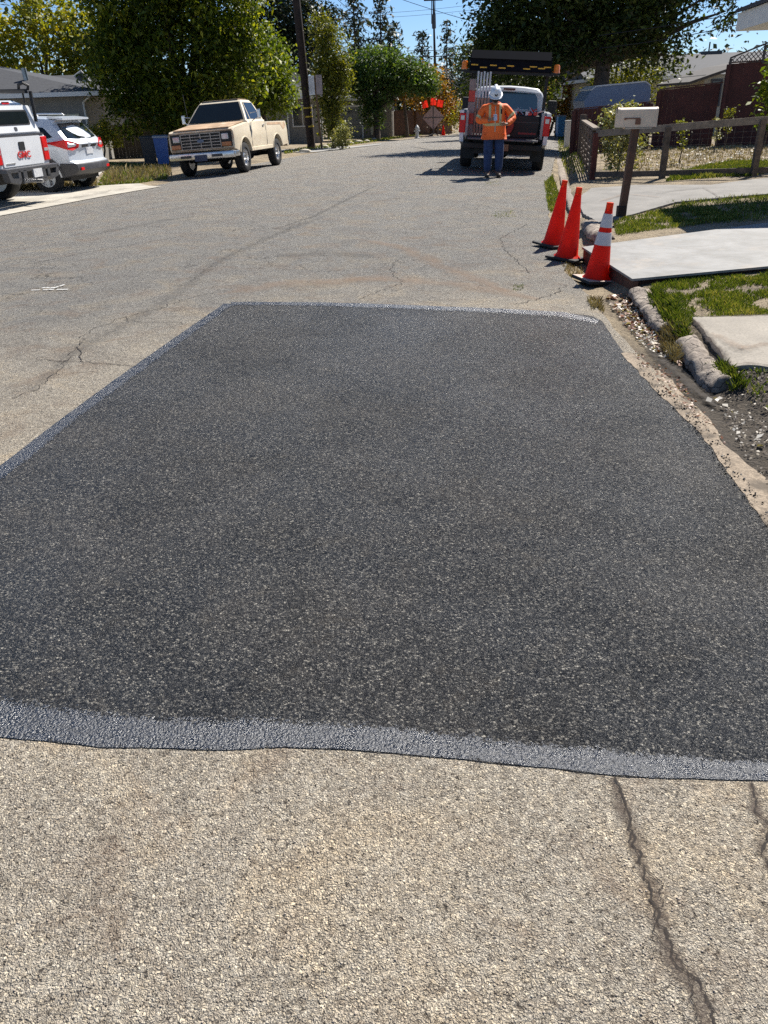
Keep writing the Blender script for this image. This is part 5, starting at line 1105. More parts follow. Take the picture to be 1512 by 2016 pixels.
tree('tall narrow olive-green shrub tree standing right of the utility pole', (-1.95, 44.2), [(0, 0, 1.4, 0.65, .6, 1.1), (0.0, 0, 2.8, 0.95, .8, 1.3), (0.15, 0, 4.2, 0.85, .8, 1.2), (-0.25, 0, 5.2, 0.55, .5, 0.9), (.35, 0, 3.4, .8, .7, .9)], 11000, 0.13, L_OLIVE, 0.13, seed=16, clump=0.22, droop=-0.5)
tree('low pale bush at the foot of the narrow shrub tree', (-1.45, 41.6), [(0, 0, 0.5, 0.45, .4, .45), (.2, 0, .9, .25, .25, .3)], 1500, 0.10, L_GREY, 0.03, cat='bush', name='bush', seed=17, clump=.12, forks=4)
tree('broad flat-topped feathery green tree in front of the brown fence', (0.4, 60.5), [(-1.8, 0, 3.9, 1.9, 1.5, 1.0), (0.2, 0, 4.5, 2.4, 1.6, 1.2), (2.2, 0, 3.8, 2.0, 1.5, 1.1), (0.1, 0, 3.0, 1.6, 1.2, 1.0), (3.3, 0, 3.3, 1.2, 1, .7), (-.2, 0, 1.7, .8, .8, .9)], 22000, 0.19, L_COTO, 0.26, seed=18, clump=0.26, trunk_top=(0, 0, 1.8))
tree('yellow and orange autumn tree behind the warning sign', (4.9, 70), [(0, 0, 3.2, 1.8, 1.5, 1.8), (1.3, 0, 2.2, 1.4, 1.2, 1.6), (-0.8, 0, 4.0, 1.2, 1.2, 1.2)], 6500, 0.20, L_RED, 0.16, seed=19)
tree('small rusty-leaved tree behind the feathery tree', (2.8, 66), [(0, 0, 3.6, 1.5, 1.2, 1.1), (-1, 0, 3.3, 1, 1, .9)], 2500, 0.2, L_RED, 0.14, seed=20)
tree('round yellow-green bush at the far end beside the warning sign', (7.4, 68), [(0, 0, 1.1, 1.1, 1, 1.1), (.9, 0, 1.8, 1.0, 1, 1.2), (1.5, 0, 3.0, .9, .9, 1.3)], 4500, 0.16, L_YELLOW, 0.08, cat='bush', name='bush', seed=21)
def conifer(label, base, h, r, n, seed, size=0.42, open_=1.0):
    bz = T(base[0], base[1]); t = thing('conifer', label, 'tree', loc=(base[0], base[1], bz), group=None); rg = random.Random(seed); m = MB(); m.tube([(0, 0, -.5), (0, 0, h * .5), (0, 0, h)], [h * .014, h * .010, 0.02], 8); P = []
    z = h * 0.28
    while z < h * 0.985:
        k = 5; f = 1 - (z / h - .28) / .72
        for _ in range(k):
            a = rg.uniform(0, 6.28); L = r * (0.25 + 0.75 * f ** 0.8) * rg.uniform(.45, 1.1); e = Vector((math.cos(a) * L, math.sin(a) * L, z - L * rg.uniform(-.05, .35)))
            m.tube([(0, 0, z), Vector((0, 0, z)).lerp(e, .5) + Vector((0, 0, .08 * L)), e], [0.05, .03, .01], 4)
            for q in range(max(3, int(n * (0.45 + f) * L / r / 5))):
                u_ = rg.random() ** .7; c = Vector((0, 0, z)).lerp(e, u_); P.append(c + Vector((rg.gauss(0, .32), rg.gauss(0, .32), rg.gauss(-.12, .22))))
        z += h * 0.020 * rg.uniform(.7, 1.5) * open_
    m.build('trunk', M_BARK, t); leaf_mesh('crown', P, size, L_PINE, t, seed, 0.35, 1.5)
D = 118.0
for k, (px, py, r, lab, op) in enumerate([(694, -35, 3.2, 'tallest dark redwood, just right of the utility pole', 0.9), (747, -25, 2.5, 'slim open redwood, second from the left in the skyline row', 1.1), (776, 42, 2.7, 'ragged flat-topped redwood, third from the left in the skyline row', 1.0), (832, 58, 2.0, 'small sparse redwood just left of the far utility pole', 1.3), (880, 38, 2.3, 'pale see-through redwood right of the far utility pole', 1.5), (628, 22, 3.0, 'bushy dark conifer whose top shows beside the utility pole', 0.8)]):
    p = AT(px, py, D + k * 3); g_ = T(p.x, p.y); conifer(lab, (p.x, p.y), p.z - g_, r * 1.25, 70 if op < 1.2 else 34, 40 + k, 0.70, op)
# far wooded skyline that reads as one mass
Pm = []; rg = np.random.default_rng(5)
for x0_ in np.arange(-60, 75, 1.5):
    yy_ = 135 + 8 * math.sin(x0_ * 0.3); hh = 6.5 + 2.2 * noise.noise(Vector((x0_ * 0.22, 0, 1))) + 1.5 * noise.noise(Vector((x0_ * 0.9, 4, 1)))
    Pm.append(rg.normal(size=(230, 3)) * np.array([1.5, 2.5, hh * 0.30]) + np.array([x0_, yy_, hh * 0.42]))
leaf_mesh('distant_woodland', np.concatenate(Pm), 0.9, L_PINE, None, 3, 0.6, 0, label='dark wooded skyline closing the far end of the street', kind='stuff')
# big plane tree on the right
tree('big spreading dark tree with a thick grey trunk beyond the service truck', (8.95, 34.0), [(0, 0, 5.4, 2.6, 2.4, 1.9), (-2.6, -.5, 4.9, 2.0, 2, 1.5), (-3.7, -.5, 4.4, 1.5, 1.4, 1.3), (2.2, 0, 5.6, 2.1, 2, 1.3), (3.9, -.5, 5.5, 1.4, 1.4, .8), (1.6, 0, 3.9, 1.5, 1.5, 1.2), (-1.5, 0, 3.4, 1.5, 1.4, 1.0), (0, 1, 7.0, 3.4, 3, 1.7), (-3.4, 0, 6.6, 2, 2, 1.6), (-4.2, 0, 3.2, 1.2, 1.2, 1.2), (-2.2, -.6, 3.3, 1.4, 1.2, 1.0), (0.4, -.8, 3.9, 1.6, 1.2, 1.1), (2.6, 0, 2.9, .8, .8, .7), (4.2, -.6, 4.3, .5, .5, .6), (-2.2, 2.5, 2.3, 1.3, 1.5, .9)], 64000, 0.17, L_OAK, 0.36, seed=31, trunk_top=(0.05, 0, 3.0), clump=0.33, forks=26, shell_=0.35)
for k, (x, y, b, n, mt, lab) in enumerate([(8.6, 62, [(0, 0, 3.0, 2.6, 2, 2.8), (-1.4, 0, 4.4, 1.8, 1.5, 1.8), (1, 0, 5.5, 2, 1.5, 1.5)], 9000, L_PINE, 'dark evergreen mass left of the service truck at the street bend'), (7.4, 47, [(0, 0, 2.0, 2.0, 2, 2.0), (-1.6, 0, 3.2, 1.4, 1.2, 1.6)], 6500, L_OAK, 'dark leafy bush under the big tree beyond the service truck'), (10.8, 52, [(0, 0, 1.7, 1.6, 1.4, 1.2), (1.0, 0, 2.2, 1.0, 1, 1)], 3000, L_RED, 'rust-coloured bush between the service truck and the big trunk'), (12.5, 44, [(0, 0, 3.0, 1.6, 1.5, 1.4), (1.2, 0, 2.2, 1.0, 1, 1)], 4500, L_OLIVE, 'pale leafy shrub right of the big trunk above the blue camper')]):
    tree(lab, (x, y), b, n, 0.17, mt, 0.1, seed=60 + k, cat='bush', name='bush')
# garden plants on the right
tree('pale variegated shrub behind the yard fence left of the mailbox', (5.45, 18.6), [(0, 0, 0.55, .40, .35, .5), (0.05, 0, 1.1, .42, .35, .35), (.35, 0, .75, .3, .3, .4), (-.25, 0, 1.15, .25, .2, .25)], 2300, 0.085, L_GREY, 0.02, cat='shrub', name='shrub', seed=71, clump=.09, per=14, forks=8, droop=0)
tree('pale leafy sapling entering at the right edge of the photo', (8.35, 18.2), [(0.25, 0, 1.55, .42, .4, .5), (.1, 0, 1.0, .2, .2, .3), (0.5, 0, 2.0, .4, .4, .3)], 1500, 0.12, L_BRIGHT, 0.018, cat='sapling', name='sapling', seed=72, clump=.11, per=12, forks=8)
for k, (px, py, h, mt, lab) in enumerate([(1336, 322, .95, L_OLIVE, 'round-headed slim plant just right of the middle fence post'), (1405, 300, .85, L_GREY, 'wispy plant in the middle of the fenced yard'), (1425, 296, 1.15, L_OLIVE, 'thin tall seedling against the dark red fence'), (1215, 330, .5, L_GREY, 'low dry twiggy plant left of the mailbox post')]):
    p = G(px, py); tree(lab, (p.x, p.y), [(0, 0, h * .85, .16, .16, .14), (0, 0, h * .5, .10, .1, .2)], 260, 0.06, mt, 0.012, cat='plant', name='plant', seed=80 + k, clump=.05, per=8, forks=3, trunk_top=(0, 0, h * .6))
tree('small bright green shrub beside the grey house wall on the left', (-10.6, 33.6), [(0, 0, 0.95, .5, .45, .45), (0.35, 0, 1.2, .3, .3, .3), (.5, 0, .8, .4, .3, .3)], 2200, 0.10, L_YELLOW, 0.04, cat='shrub', name='shrub', seed=90, clump=.13)
tree('thin bare-looking shrub by the house window above the silver car', (-12.1, 33.0), [(0, 0, 1.15, .35, .3, .3), (.4, 0, .9, .25, .2, .2)], 500, 0.10, L_GREY, 0.03, cat='shrub', name='shrub', seed=91, clump=.1, per=10)

# ---- grass, weeds, litter (nobody could count it)
M_GRASS = m_leaf('grass_blade', (0.045, 0.068, 0.014), (0.115, 0.165, 0.03), (0.34, 0.32, 0.15), 0.25)
M_STRAW = m_leaf('straw_blade', (0.16, 0.13, 0.06), (0.36, 0.29, 0.15), (0.55, 0.46, 0.26), 0.06)
M_DEADLEAF = m_leaf('dead_leaf', (0.10, 0.035, 0.018), (0.22, 0.09, 0.04), (0.62, 0.55, 0.44), 0.1)
M_PALELEAF = m_leaf('bleached_leaf', (0.30, 0.27, 0.22), (0.52, 0.48, 0.42), (0.72, 0.68, 0.60), 0.1)
def blades(name, poly_px, n, h, mat, seed, patchy=0.0, label=None, wd=0.006, flat=0.0, kind='stuff', parent=None, scale=1.0, exclude=None):
    rg = random.Random(seed); P = [G(*p) for p in poly_px]; xs = [p.x for p in P]; ys = [p.y for p in P]; V, F, A = [], [], []
    def inside(x, y):
        c = False; j = len(P) - 1
        for i in range(len(P)):
            if (P[i].y > y) != (P[j].y > y) and x < (P[j].x - P[i].x) * (y - P[i].y) / (P[j].y - P[i].y) + P[i].x: c = not c
            j = i
        return c
    k = 0; tries = 0
    while k < n and tries < n * 12:
        tries += 1; x = rg.uniform(min(xs), max(xs)); y = rg.uniform(min(ys), max(ys))
        if not inside(x, y): continue
        d = noise.noise(Vector((x * 3.2, y * 3.2, seed))) + 0.5 * noise.noise(Vector((x * 9, y * 9, seed)))
        if d < patchy - rg.random() * 0.3: continue
        z = T(x, y) - 0.012; a = rg.uniform(0, 6.28); hh = h * rg.uniform(.4, 1.3) * (1 + 0.5 * d); ln = hh * rg.uniform(.2, .9) + flat * h; dx, dy = math.cos(a), math.sin(a); w2 = wd * rg.uniform(.6, 1.4)
        i = len(V); V += [(x - dy * w2, y + dx * w2, z), (x + dy * w2, y - dx * w2, z), (x + dx * ln * .4 + dy * w2 * .7, y + dy * ln * .4 - dx * w2 * .7, z + hh * .65), (x + dx * ln, y + dy * ln, z + hh), (x + dx * ln * .4 - dy * w2 * .7, y + dy * ln * .4 + dx * w2 * .7, z + hh * .65)]
        F.append((i, i + 1, i + 2, i + 3, i + 4)); A.append(min(1, max(0, 0.45 + 0.5 * d + rg.uniform(-.35, .35)))); k += 1
    o = meshobj(name, V, F, mat, parent); at_ = o.data.attributes.new('rnd', 'FLOAT', 'FACE'); at_.data.foreach_set('value', np.array(A, np.float32)); tagit(o, label=label, kind=kind); return o
blades('grass', [(1285, 562), (1330, 545), (1512, 535), (1900, 520), (1900, 612), (1512, 622), (1365, 628), (1352, 660), (1325, 690), (1300, 660), (1290, 615)], 22000, 0.036, M_GRASS, 1, -0.06, 'short green grass between the pale deck sheet and the garden path', 0.0035)
blades('grass', [(1205, 440), (1240, 425), (1350, 405), (1400, 408), (1460, 430), (1290, 452), (1215, 462)], 5000, 0.045, M_GRASS, 2, -0.05, 'grass round the foot of the mailbox post', 0.0045)
blades('grass', [(1310, 400), (1512, 384), (1900, 370), (1900, 420), (1512, 432), (1400, 440)], 8000, 0.05, M_GRASS, 3, -0.2, 'shaded grass between the two pale slabs on the right', 0.005)
blades('grass', [(1310, 356), (1360, 352), (1480, 346), (1512, 340), (1512, 318), (1430, 320), (1340, 338)], 9000, 0.07, M_GRASS, 4, -0.25, 'bright grass strip along the bottom of the yard fence', 0.008)
blades('grass', [(1210, 350), (1290, 346), (1420, 320), (1512, 312), (1512, 285), (1200, 290), (1190, 320)], 5000, 0.05, M_STRAW, 5, 0.0, 'dry pale grass inside the fenced yard', 0.010)
blades('weeds', [(1072, 360), (1088, 345), (1100, 380), (1095, 420), (1080, 415)], 1500, 0.06, M_GRASS, 6, -0.2, 'weeds along the kerb behind the cones', 0.006)
blades('grass', [(1098, 258), (1125, 255), (1145, 300), (1150, 345), (1120, 345), (1100, 310)], 4000, 0.09, M_GRASS, 7, -0.2, 'grass verge between the service truck and the fence panel', 0.012)
blades('grass', [(190, 366), (274, 361), (330, 352), (330, 326), (215, 320), (205, 345)], 9000, 0.06, M_GRASS, 8, -0.1, 'green grass on the left verge in front of the silver car', 0.014)
blades('dry_grass', [(200, 366), (274, 360), (340, 350), (335, 330), (215, 335)], 700, 0.17, M_STRAW, 9, 0.15, 'tall dry grass on the left verge between the car and the cream pickup', 0.010)
blades('dry_grass', [(0, 378), (110, 371), (190, 366), (190, 355), (0, 366)], 1500, 0.12, M_STRAW, 10, -0.1, 'dry weeds at the back edge of the left pavement', 0.012)
blades('grass', [(560, 298), (700, 277), (850, 263), (800, 270), (640, 293), (560, 303)], 4000, 0.10, M_GRASS, 11, -0.1, 'patchy grass on the far left verge under the narrow shrub tree', 0.02)
blades('weeds', [(965, 418), (1010, 414), (1015, 428), (975, 430)], 300, 0.02, M_GRASS, 12, -0.1, 'small weed patch growing in the road left of the cones', 0.006)
blades('weeds', [(1008, 563), (1030, 560), (1032, 572), (1010, 573)], 90, 0.03, M_GRASS, 13, -0.6, 'tiny green weed in the asphalt above the patch', 0.004)
blades('weeds', [(950, 358), (985, 355), (990, 364), (955, 366)], 140, 0.025, M_GRASS, 14, -0.4, 'weed tuft in the road in front of the worker', 0.006)
blades('weeds', [(1155, 590), (1180, 585), (1190, 612), (1165, 612)], 220, 0.05, M_STRAW, 15, -0.6, 'pale weeds in the gutter below the banded cone', 0.004)
blades('weeds', [(1105, 520), (1145, 520), (1150, 540), (1120, 545)], 220, 0.04, M_STRAW, 16, -0.6, 'dry weeds between the cones', 0.004)
blades('grass', [(1285, 575), (1330, 600), (1345, 640), (1360, 668), (1345, 680), (1310, 640), (1280, 600)], 1800, 0.075, M_GRASS, 27, -0.3, 'grass spilling over the inner side of the broken kerb', 0.0035)
blades('grass', [(1385, 680), (1440, 728), (1470, 760), (1440, 768), (1400, 730)], 600, 0.06, M_GRASS, 28, -0.1, 'weeds along the inner side of the nearest kerb piece', 0.0035)
blades('weeds', [(1300, 640), (1352, 650), (1352, 690), (1330, 720), (1302, 690)], 900, 0.07, M_STRAW, 17, -0.5, 'long straw and weeds hanging over the broken kerb', 0.0035)
blades('moss', [(1226, 1580), (1236, 1580), (1262, 1690), (1300, 1790), (1290, 1792), (1250, 1692)], 900, 0.008, M_DEADLEAF, 18, -0.2, 'rusty dry moss growing along the long crack in front', 0.0016)
blades('grass', [(1445, 735), (1512, 730), (1900, 735), (1900, 1000), (1512, 800), (1470, 770)], 1500, 0.035, M_GRASS, 19, 0.12, 'sparse green weeds on the dark soil at the right edge', 0.004)
def litter(name, poly_px, n, size, mat, seed, label, lift=0.01, updir=1.6):
    P = [G(*p) for p in poly_px]; rg = random.Random(seed); pos = []; xs = [p.x for p in P]; ys = [p.y for p in P]; tries = 0
    while len(pos) < n and tries < 60 * n:
        tries += 1; x = rg.uniform(min(xs), max(xs)); y = rg.uniform(min(ys), max(ys)); c = False; j = len(P) - 1
        for i in range(len(P)):
            if (P[i].y > y) != (P[j].y > y) and x < (P[j].x - P[i].x) * (y - P[i].y) / (P[j].y - P[i].y) + P[i].x: c = not c
            j = i
        if not c or noise.noise(Vector((x * 8, y * 8, seed))) < -0.15 + rg.uniform(-.3, .3): continue
        pos.append((x, y, T(x, y) + lift * rg.uniform(.4, 1.6)))
    return leaf_mesh(name, pos, size, mat, None, seed, 0.75, 0, updir=updir, label=label, kind='stuff')
litter('fallen_leaves', [(1185, 580), (1245, 575), (1270, 610), (1310, 655), (1350, 700), (1350, 735), (1300, 700), (1235, 650)], 200, 0.045, M_DEADLEAF, 1, 'brown fallen leaves packed in the gutter')
litter('pale_litter', [(1212, 598), (1250, 600), (1268, 640), (1300, 668), (1330, 700), (1300, 706), (1265, 680), (1225, 640)], 270, 0.024, M_PALELEAF, 2, 'bleached leaf fragments in the gutter beside the patch')
litter('pale_litter', [(1400, 770), (1512, 780), (1512, 900), (1440, 860), (1390, 800)], 22, 0.035, M_PALELEAF, 3, 'scattered bleached leaves on the dark soil')
litter('wood_chips', [(1440, 735), (1900, 760), (1900, 1100), (1512, 960), (1440, 860), (1420, 800)], 3500, 0.014, m_leaf('chip', (0.03, 0.022, 0.016), (0.07, 0.05, 0.035), (0.3, 0.25, 0.18), 0.0), 4, 'dark bark chips and crumbs on the soil at the right edge', 0.006)
litter('leaf_litter', [(1205, 340), (1512, 325), (1512, 290), (1195, 300)], 500, 0.06, M_PALELEAF, 5, 'pale dead leaves on the bare yard soil')
# loose grit on the old asphalt near the camera
rg = random.Random(12); V, F, A = [], [], []; m = MB()
for k in range(420):
    px, py = rg.uniform(-50, 1560), rg.uniform(1560, 2050)
    if rg.random() < .25: px, py = rg.uniform(1150, 1400), rg.uniform(1550, 2000)
    p = G(px, py); r = rg.uniform(.0012, .0032); m.ico((p.x, p.y, p.z + r * .4), 1, 1, (r, r * rg.uniform(.6, 1), r * .7), 0.3)
m.build('grit', simple('grit_stone', (0.36, 0.30, 0.24), 0.8, var=0.4, scale=60), None, 60, label='loose stone grit scattered on the old asphalt in front', kind='stuff')

# kerb pieces: rounded, broken asphalt kerb
def kerb_piece(pxs, r, seed, name='kerb', h=0.13):
    P = [G(*p) for p in pxs]; m = MB(); pts = []
    for a, b in zip(P, P[1:]):
        for j in range(16): pts.append(a.lerp(b, j / 16))
    pts.append(P[-1]); sec = 20; bm = m.bm; rings = []; n = len(pts)
    for i, p in enumerate(pts):
        d = (pts[min(i + 1, n - 1)] - pts[max(i - 1, 0)]).normalized(); nn = Vector((-d.y, d.x, 0)); e = min(1, (i + .5) / 2.5, (n - 1 - i + .5) / 2.5) ** .35; rg_ = []
        for k in range(sec + 1):
            a = math.pi * k / sec; q = p + nn * math.cos(a) * r * (0.85 + .15 * e) + Vector((0, 0, math.sin(a) ** 0.7 * h * e - 0.03)); q.z = q.z
            w3 = Vector((q.x, q.y, q.z)); q += Vector((noise.noise(w3 * 7 + Vector((seed, 0, 0))), noise.noise(w3 * 7 + Vector((0, seed, 0))), noise.noise(w3 * 9))) * 0.020 + Vector((0, 0, 1)) * 0.012 * noise.noise(w3 * 26); rg_.append(bm.verts.new(q))
        rings.append(rg_)
    for r0, r1 in zip(rings, rings[1:]):
        for k in range(sec): bm.faces.new((r0[k], r0[k + 1], r1[k + 1], r1[k]))
    bm.faces.new(rings[0]); bm.faces.new(rings[-1][::-1])
    m.build(name, M_KERB, None, 60, kind='structure')
kerb_piece([(1258, 572), (1278, 600), (1298, 625), (1315, 650)], 0.10, 1, h=0.07)
kerb_piece([(1348, 672), (1375, 712), (1402, 745), (1425, 765)], 0.09, 2, h=0.095)
kerb_piece([(1160, 440), (1175, 462), (1190, 470)], 0.13, 3, h=0.10)
kerb_piece([(1098, 300), (1108, 345), (1128, 400), (1140, 430)], 0.10, 4, h=0.05)
litter('asphalt_crumbs', [(1245, 708), (1258, 708), (1310, 770), (1400, 845), (1460, 935), (1522, 1020), (1612, 1105), (1585, 1120), (1495, 1025), (1425, 935), (1365, 850), (1290, 775)], 650, 0.011, simple('crumb_black', (0.015, 0.014, 0.014), 0.6, var=0.4), 7, 'black asphalt crumbs along the ragged right edge of the patch', 0.006, 0.3)
litter('leaf_litter', [(1200, 600), (1240, 590), (1260, 600), (1300, 690), (1250, 660)], 500, 0.022, M_DEADLEAF, 8, 'small brown leaf bits and twigs in the damp gutter', 0.006)
litter('leaf_litter', [(1240, 690), (1330, 730), (1400, 830), (1440, 890), (1400, 850), (1300, 760)], 260, 0.018, M_DEADLEAF, 9, 'leaf crumbs scattered on the sandy gutter edge', 0.005)
# rocks edging the far left verge
for k, (px, py) in enumerate([(640, 291), (658, 289), (675, 287), (690, 284), (706, 281), (722, 280), (736, 276), (600, 300)]):
    p = G(px, py); o = MB().ico((0, 0, 0.06), 1, 2, (0.20 + .1 * (k % 3 == 1), 0.13, 0.09), 0.4).build('edging_stone', simple('pale_stone', (0.5, 0.45, 0.36), 0.85, var=0.2), None, 60); o.location = p; tagit(o, 'pale rough stone in the row edging the far left verge', 'stone', 'pale edging stones of the left verge')
# ================================================================ houses
def m_shingle():
    s = NT('roof_shingle'); mp = s.n('ShaderNodeMapping'); s.l(s.obj(), mp.inputs[0])
    w1 = s.n('ShaderNodeTexWave', wave_type='BANDS', bands_direction='Z'); w1.inputs['Scale'].default_value = 5.5; w1.inputs['Distortion'].default_value = 0.6; w1.inputs['Detail'].default_value = 2; s.l(s.obj(), w1.inputs[0])
    n1 = s.noise(14, 4, 0.7); c = s.ramp(n1.outputs[0], [(0.3, (0.028, 0.030, 0.036)), (0.7, (0.068, 0.071, 0.081))]); c = s.mix(0.5, c, s.ramp(w1.outputs[0], [(0.0, 0.55), (0.35, 1.0)]), 'MULTIPLY')
    s.bs(Base_Color=c, Roughness=0.85); return s.m
M_SHING = m_shingle()
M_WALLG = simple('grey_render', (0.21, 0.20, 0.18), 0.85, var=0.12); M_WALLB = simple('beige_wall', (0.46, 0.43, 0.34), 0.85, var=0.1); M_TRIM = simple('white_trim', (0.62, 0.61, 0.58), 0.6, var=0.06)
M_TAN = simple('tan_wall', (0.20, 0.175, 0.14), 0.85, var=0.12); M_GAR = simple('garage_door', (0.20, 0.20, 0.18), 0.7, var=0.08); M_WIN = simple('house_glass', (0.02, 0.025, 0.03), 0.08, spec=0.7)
M_CREAM = simple('cream_panel', (0.50, 0.46, 0.33), 0.7, var=0.08)
def hip_house(name, label, o, rz, w, d, hw, hr, over, wall, roof=M_SHING, cat='house', hip=(1, 1)):
    "local: x along the front (0..w), y depth (0..d), front at y=0"
    t = thing(name, label, cat, loc=tuple(o), rz=rz)
    MB().box((0, 0, -0.6), (w, d, hw)).build('walls', wall, t)
    a = (-over, -over, hw); b = (w + over, -over, hw); c = (w + over, d + over, hw); e = (-over, d + over, hw); r0 = (d / 2 * hip[0] - (over if not hip[0] else 0), d / 2, hw + hr); r1 = (w - d / 2 * hip[1] + (over if not hip[1] else 0), d / 2, hw + hr)
    V = [Vector(v) + Vector((0, 0, 0.16)) for v in (a, b, c, e, r0, r1)] + [Vector(v) + Vector((0, 0, 0.0)) for v in (a, b, c, e)]
    rf = meshobj('roof', V, [(0, 1, 5, 4), (1, 2, 5), (2, 3, 4, 5), (3, 0, 4), (9, 8, 7, 6), (0, 6, 7, 1), (1, 7, 8, 2), (2, 8, 9, 3), (3, 9, 6, 0)], roof, t)
    g = MB(); g.box((-over - 0.02, -over - 0.06, hw + 0.0), (w + over + .02, -over - 0.002, hw + 0.15)); g.build('gutter', M_TRIM, rf)
    for x in (-over - 0.05, w + over + 0.002): MB().box((x, -over - 0.05, hw + 0.0), (x + 0.048, d + over, hw + 0.15)).build('side_fascia', M_TRIM, rf)
    return t, rf
def window(t, x0, x1, z0, z1, y=0.0, frame=M_TRIM, mull=True, name='window'):
    m = MB(); th = 0.07
    m.box((x0 - th, y - 0.05, z0 - th), (x1 + th, y - 0.003, z0)); m.box((x0 - th, y - 0.05, z1), (x1 + th, y - 0.003, z1 + th)); m.box((x0 - th, y - .05, z0), (x0, y - .003, z1)); m.box((x1, y - .05, z0), (x1 + th, y - .003, z1))
    if mull: xm = (x0 + x1) / 2; m.box((xm - .02, y - .045, z0), (xm + .02, y - .003, z1))
    f = m.build(name, frame, t); MB().box((x0, y - 0.02, z0), (x1, y - 0.004, z1)).build('pane', M_WIN, f); return f
gz = T(-11.5, 34)
# left house: right wall corner at about x -11, z 2.1
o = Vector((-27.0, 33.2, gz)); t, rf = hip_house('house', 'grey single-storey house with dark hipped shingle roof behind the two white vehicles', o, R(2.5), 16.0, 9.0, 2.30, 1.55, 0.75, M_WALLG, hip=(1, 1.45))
window(t, 13.0, 13.9, 0.9, 1.95)
MB().box((14.5, -0.06, 0.0), (15.7, -0.003, 1.72)).build('door_surround', M_CREAM, t); dd = MB().box((14.62, -0.09, 0.0), (15.58, -0.062, 1.62)).build('garage_side_door', M_CREAM, t)
for k in range(4): MB().box((14.72 + k * .2, -0.10, 1.30), (14.86 + k * .2, -0.088, 1.42)).build('door_light', M_WIN, dd)
MB().tube([(15.95, -0.05, -0.2), (15.95, -0.05, 2.1), (16.4, -0.6, 2.3)], 0.04, 8).build('downpipe', M_TRIM, t)
MB().tube([(13.7, 0.9, 2.4), (13.65, 0.9, 3.35)], 0.10, 10).build('vent_pipe', simple('vent_metal', (0.28, 0.30, 0.31), 0.4, 0.6), rf)
m = MB(); m.prism([(13.9, -0.5, 0.55), (14.2, -0.5, 0.55), (14.12, -.5, 1.75), (14.05, -.5, 2.1), (13.98, -.5, 1.75)], (0, 0.03, 0)); m.build('folded_parasol', M_TRIM, t)
o = Vector((-20.8, 43.0, T(-14, 43))); t, rf = hip_house('house', 'second grey-roofed house left, with a white tilted panel on its roof', o, R(4), 10.6, 8.0, 2.25, 1.3, 0.6, M_WALLB)
M_PV = simple('panel_dark', (0.10, 0.11, 0.14), 0.2, 0.2)
pm = Matrix.Translation((6.55, 0.9, 3.42)) @ Matrix.Rotation(R(-30), 4, 'Y') @ Matrix.Rotation(R(35), 4, 'X')
sp = MB().box((-.24, -.03, -.34), (.24, .03, .34), M=pm).build('solar_panel', M_TRIM, rf); MB().box((-.18, -.038, -.28), (.18, -.031, .28), M=pm).build('panel_cells', M_PV, sp)
MB().tube([(6.7, 0.95, 2.9), (6.6, .93, 3.4)], 0.07, 8).build('panel_stand', M_TRIM, sp)
MB().lathe([(.16, 0), (.16, .25), (.1, .3), (.01, .3)], 12, Matrix.Translation((8.85, 1.3, 3.15))).build('roof_vent', simple('vent_metal'), rf) if False else None
# middle house, mostly behind the bright tree
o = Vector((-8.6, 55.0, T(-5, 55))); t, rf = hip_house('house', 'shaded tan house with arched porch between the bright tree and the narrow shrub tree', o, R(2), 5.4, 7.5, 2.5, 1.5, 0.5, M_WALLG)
window(t, 3.7, 4.9, 1.0, 2.1); 
MB().tube([(3.35, -0.08, 0), (3.35, -.08, 2.4)], 0.05, 8).build('downpipe', M_TRIM, t)
m = MB(); m.prism([(1.7, -0.02, 0)] + [(2.4 - .7 * math.cos(R(a)), -0.02, 1.5 + .6 * math.sin(R(a))) for a in range(0, 181, 15)] + [(3.1, -0.02, 0)], (0, -0.04, 0)); m.build('arched_door', simple('arch_grey', (0.22, 0.21, 0.19), 0.8), t)
# garage house
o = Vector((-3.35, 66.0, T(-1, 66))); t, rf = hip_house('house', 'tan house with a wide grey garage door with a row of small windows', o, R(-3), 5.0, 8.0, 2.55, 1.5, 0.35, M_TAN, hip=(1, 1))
g = MB(); g.box((0.55, -0.05, -0.3), (2.7, -0.003, 2.12)); g = g.build('garage_door', M_GAR, t)
for k in range(4): MB().box((0.68 + k * .5, -0.062, 1.72), (1.06 + k * .5, -0.052, 1.98)).build('door_window', M_WIN, g)
for k in range(4): MB().box((0.57, -0.056, .12 + k * .42), (2.68, -0.0515, .135 + k * .42)).build('panel_line', M_DGREY, g)
for x0_, x1_ in ((0.43, 0.55), (2.7, 2.82)): MB().box((x0_, -0.07, -.3), (x1_, -0.003, 2.24)).build('door_frame', M_TRIM, t)
MB().box((0.43, -0.075, 2.12), (2.82, -0.003, 2.26)).build('door_lintel', M_TRIM, t)
MB().box((3.35, -0.06, 0.2), (3.62, -0.003, 1.8)).build('sidelight', M_CREAM, t)
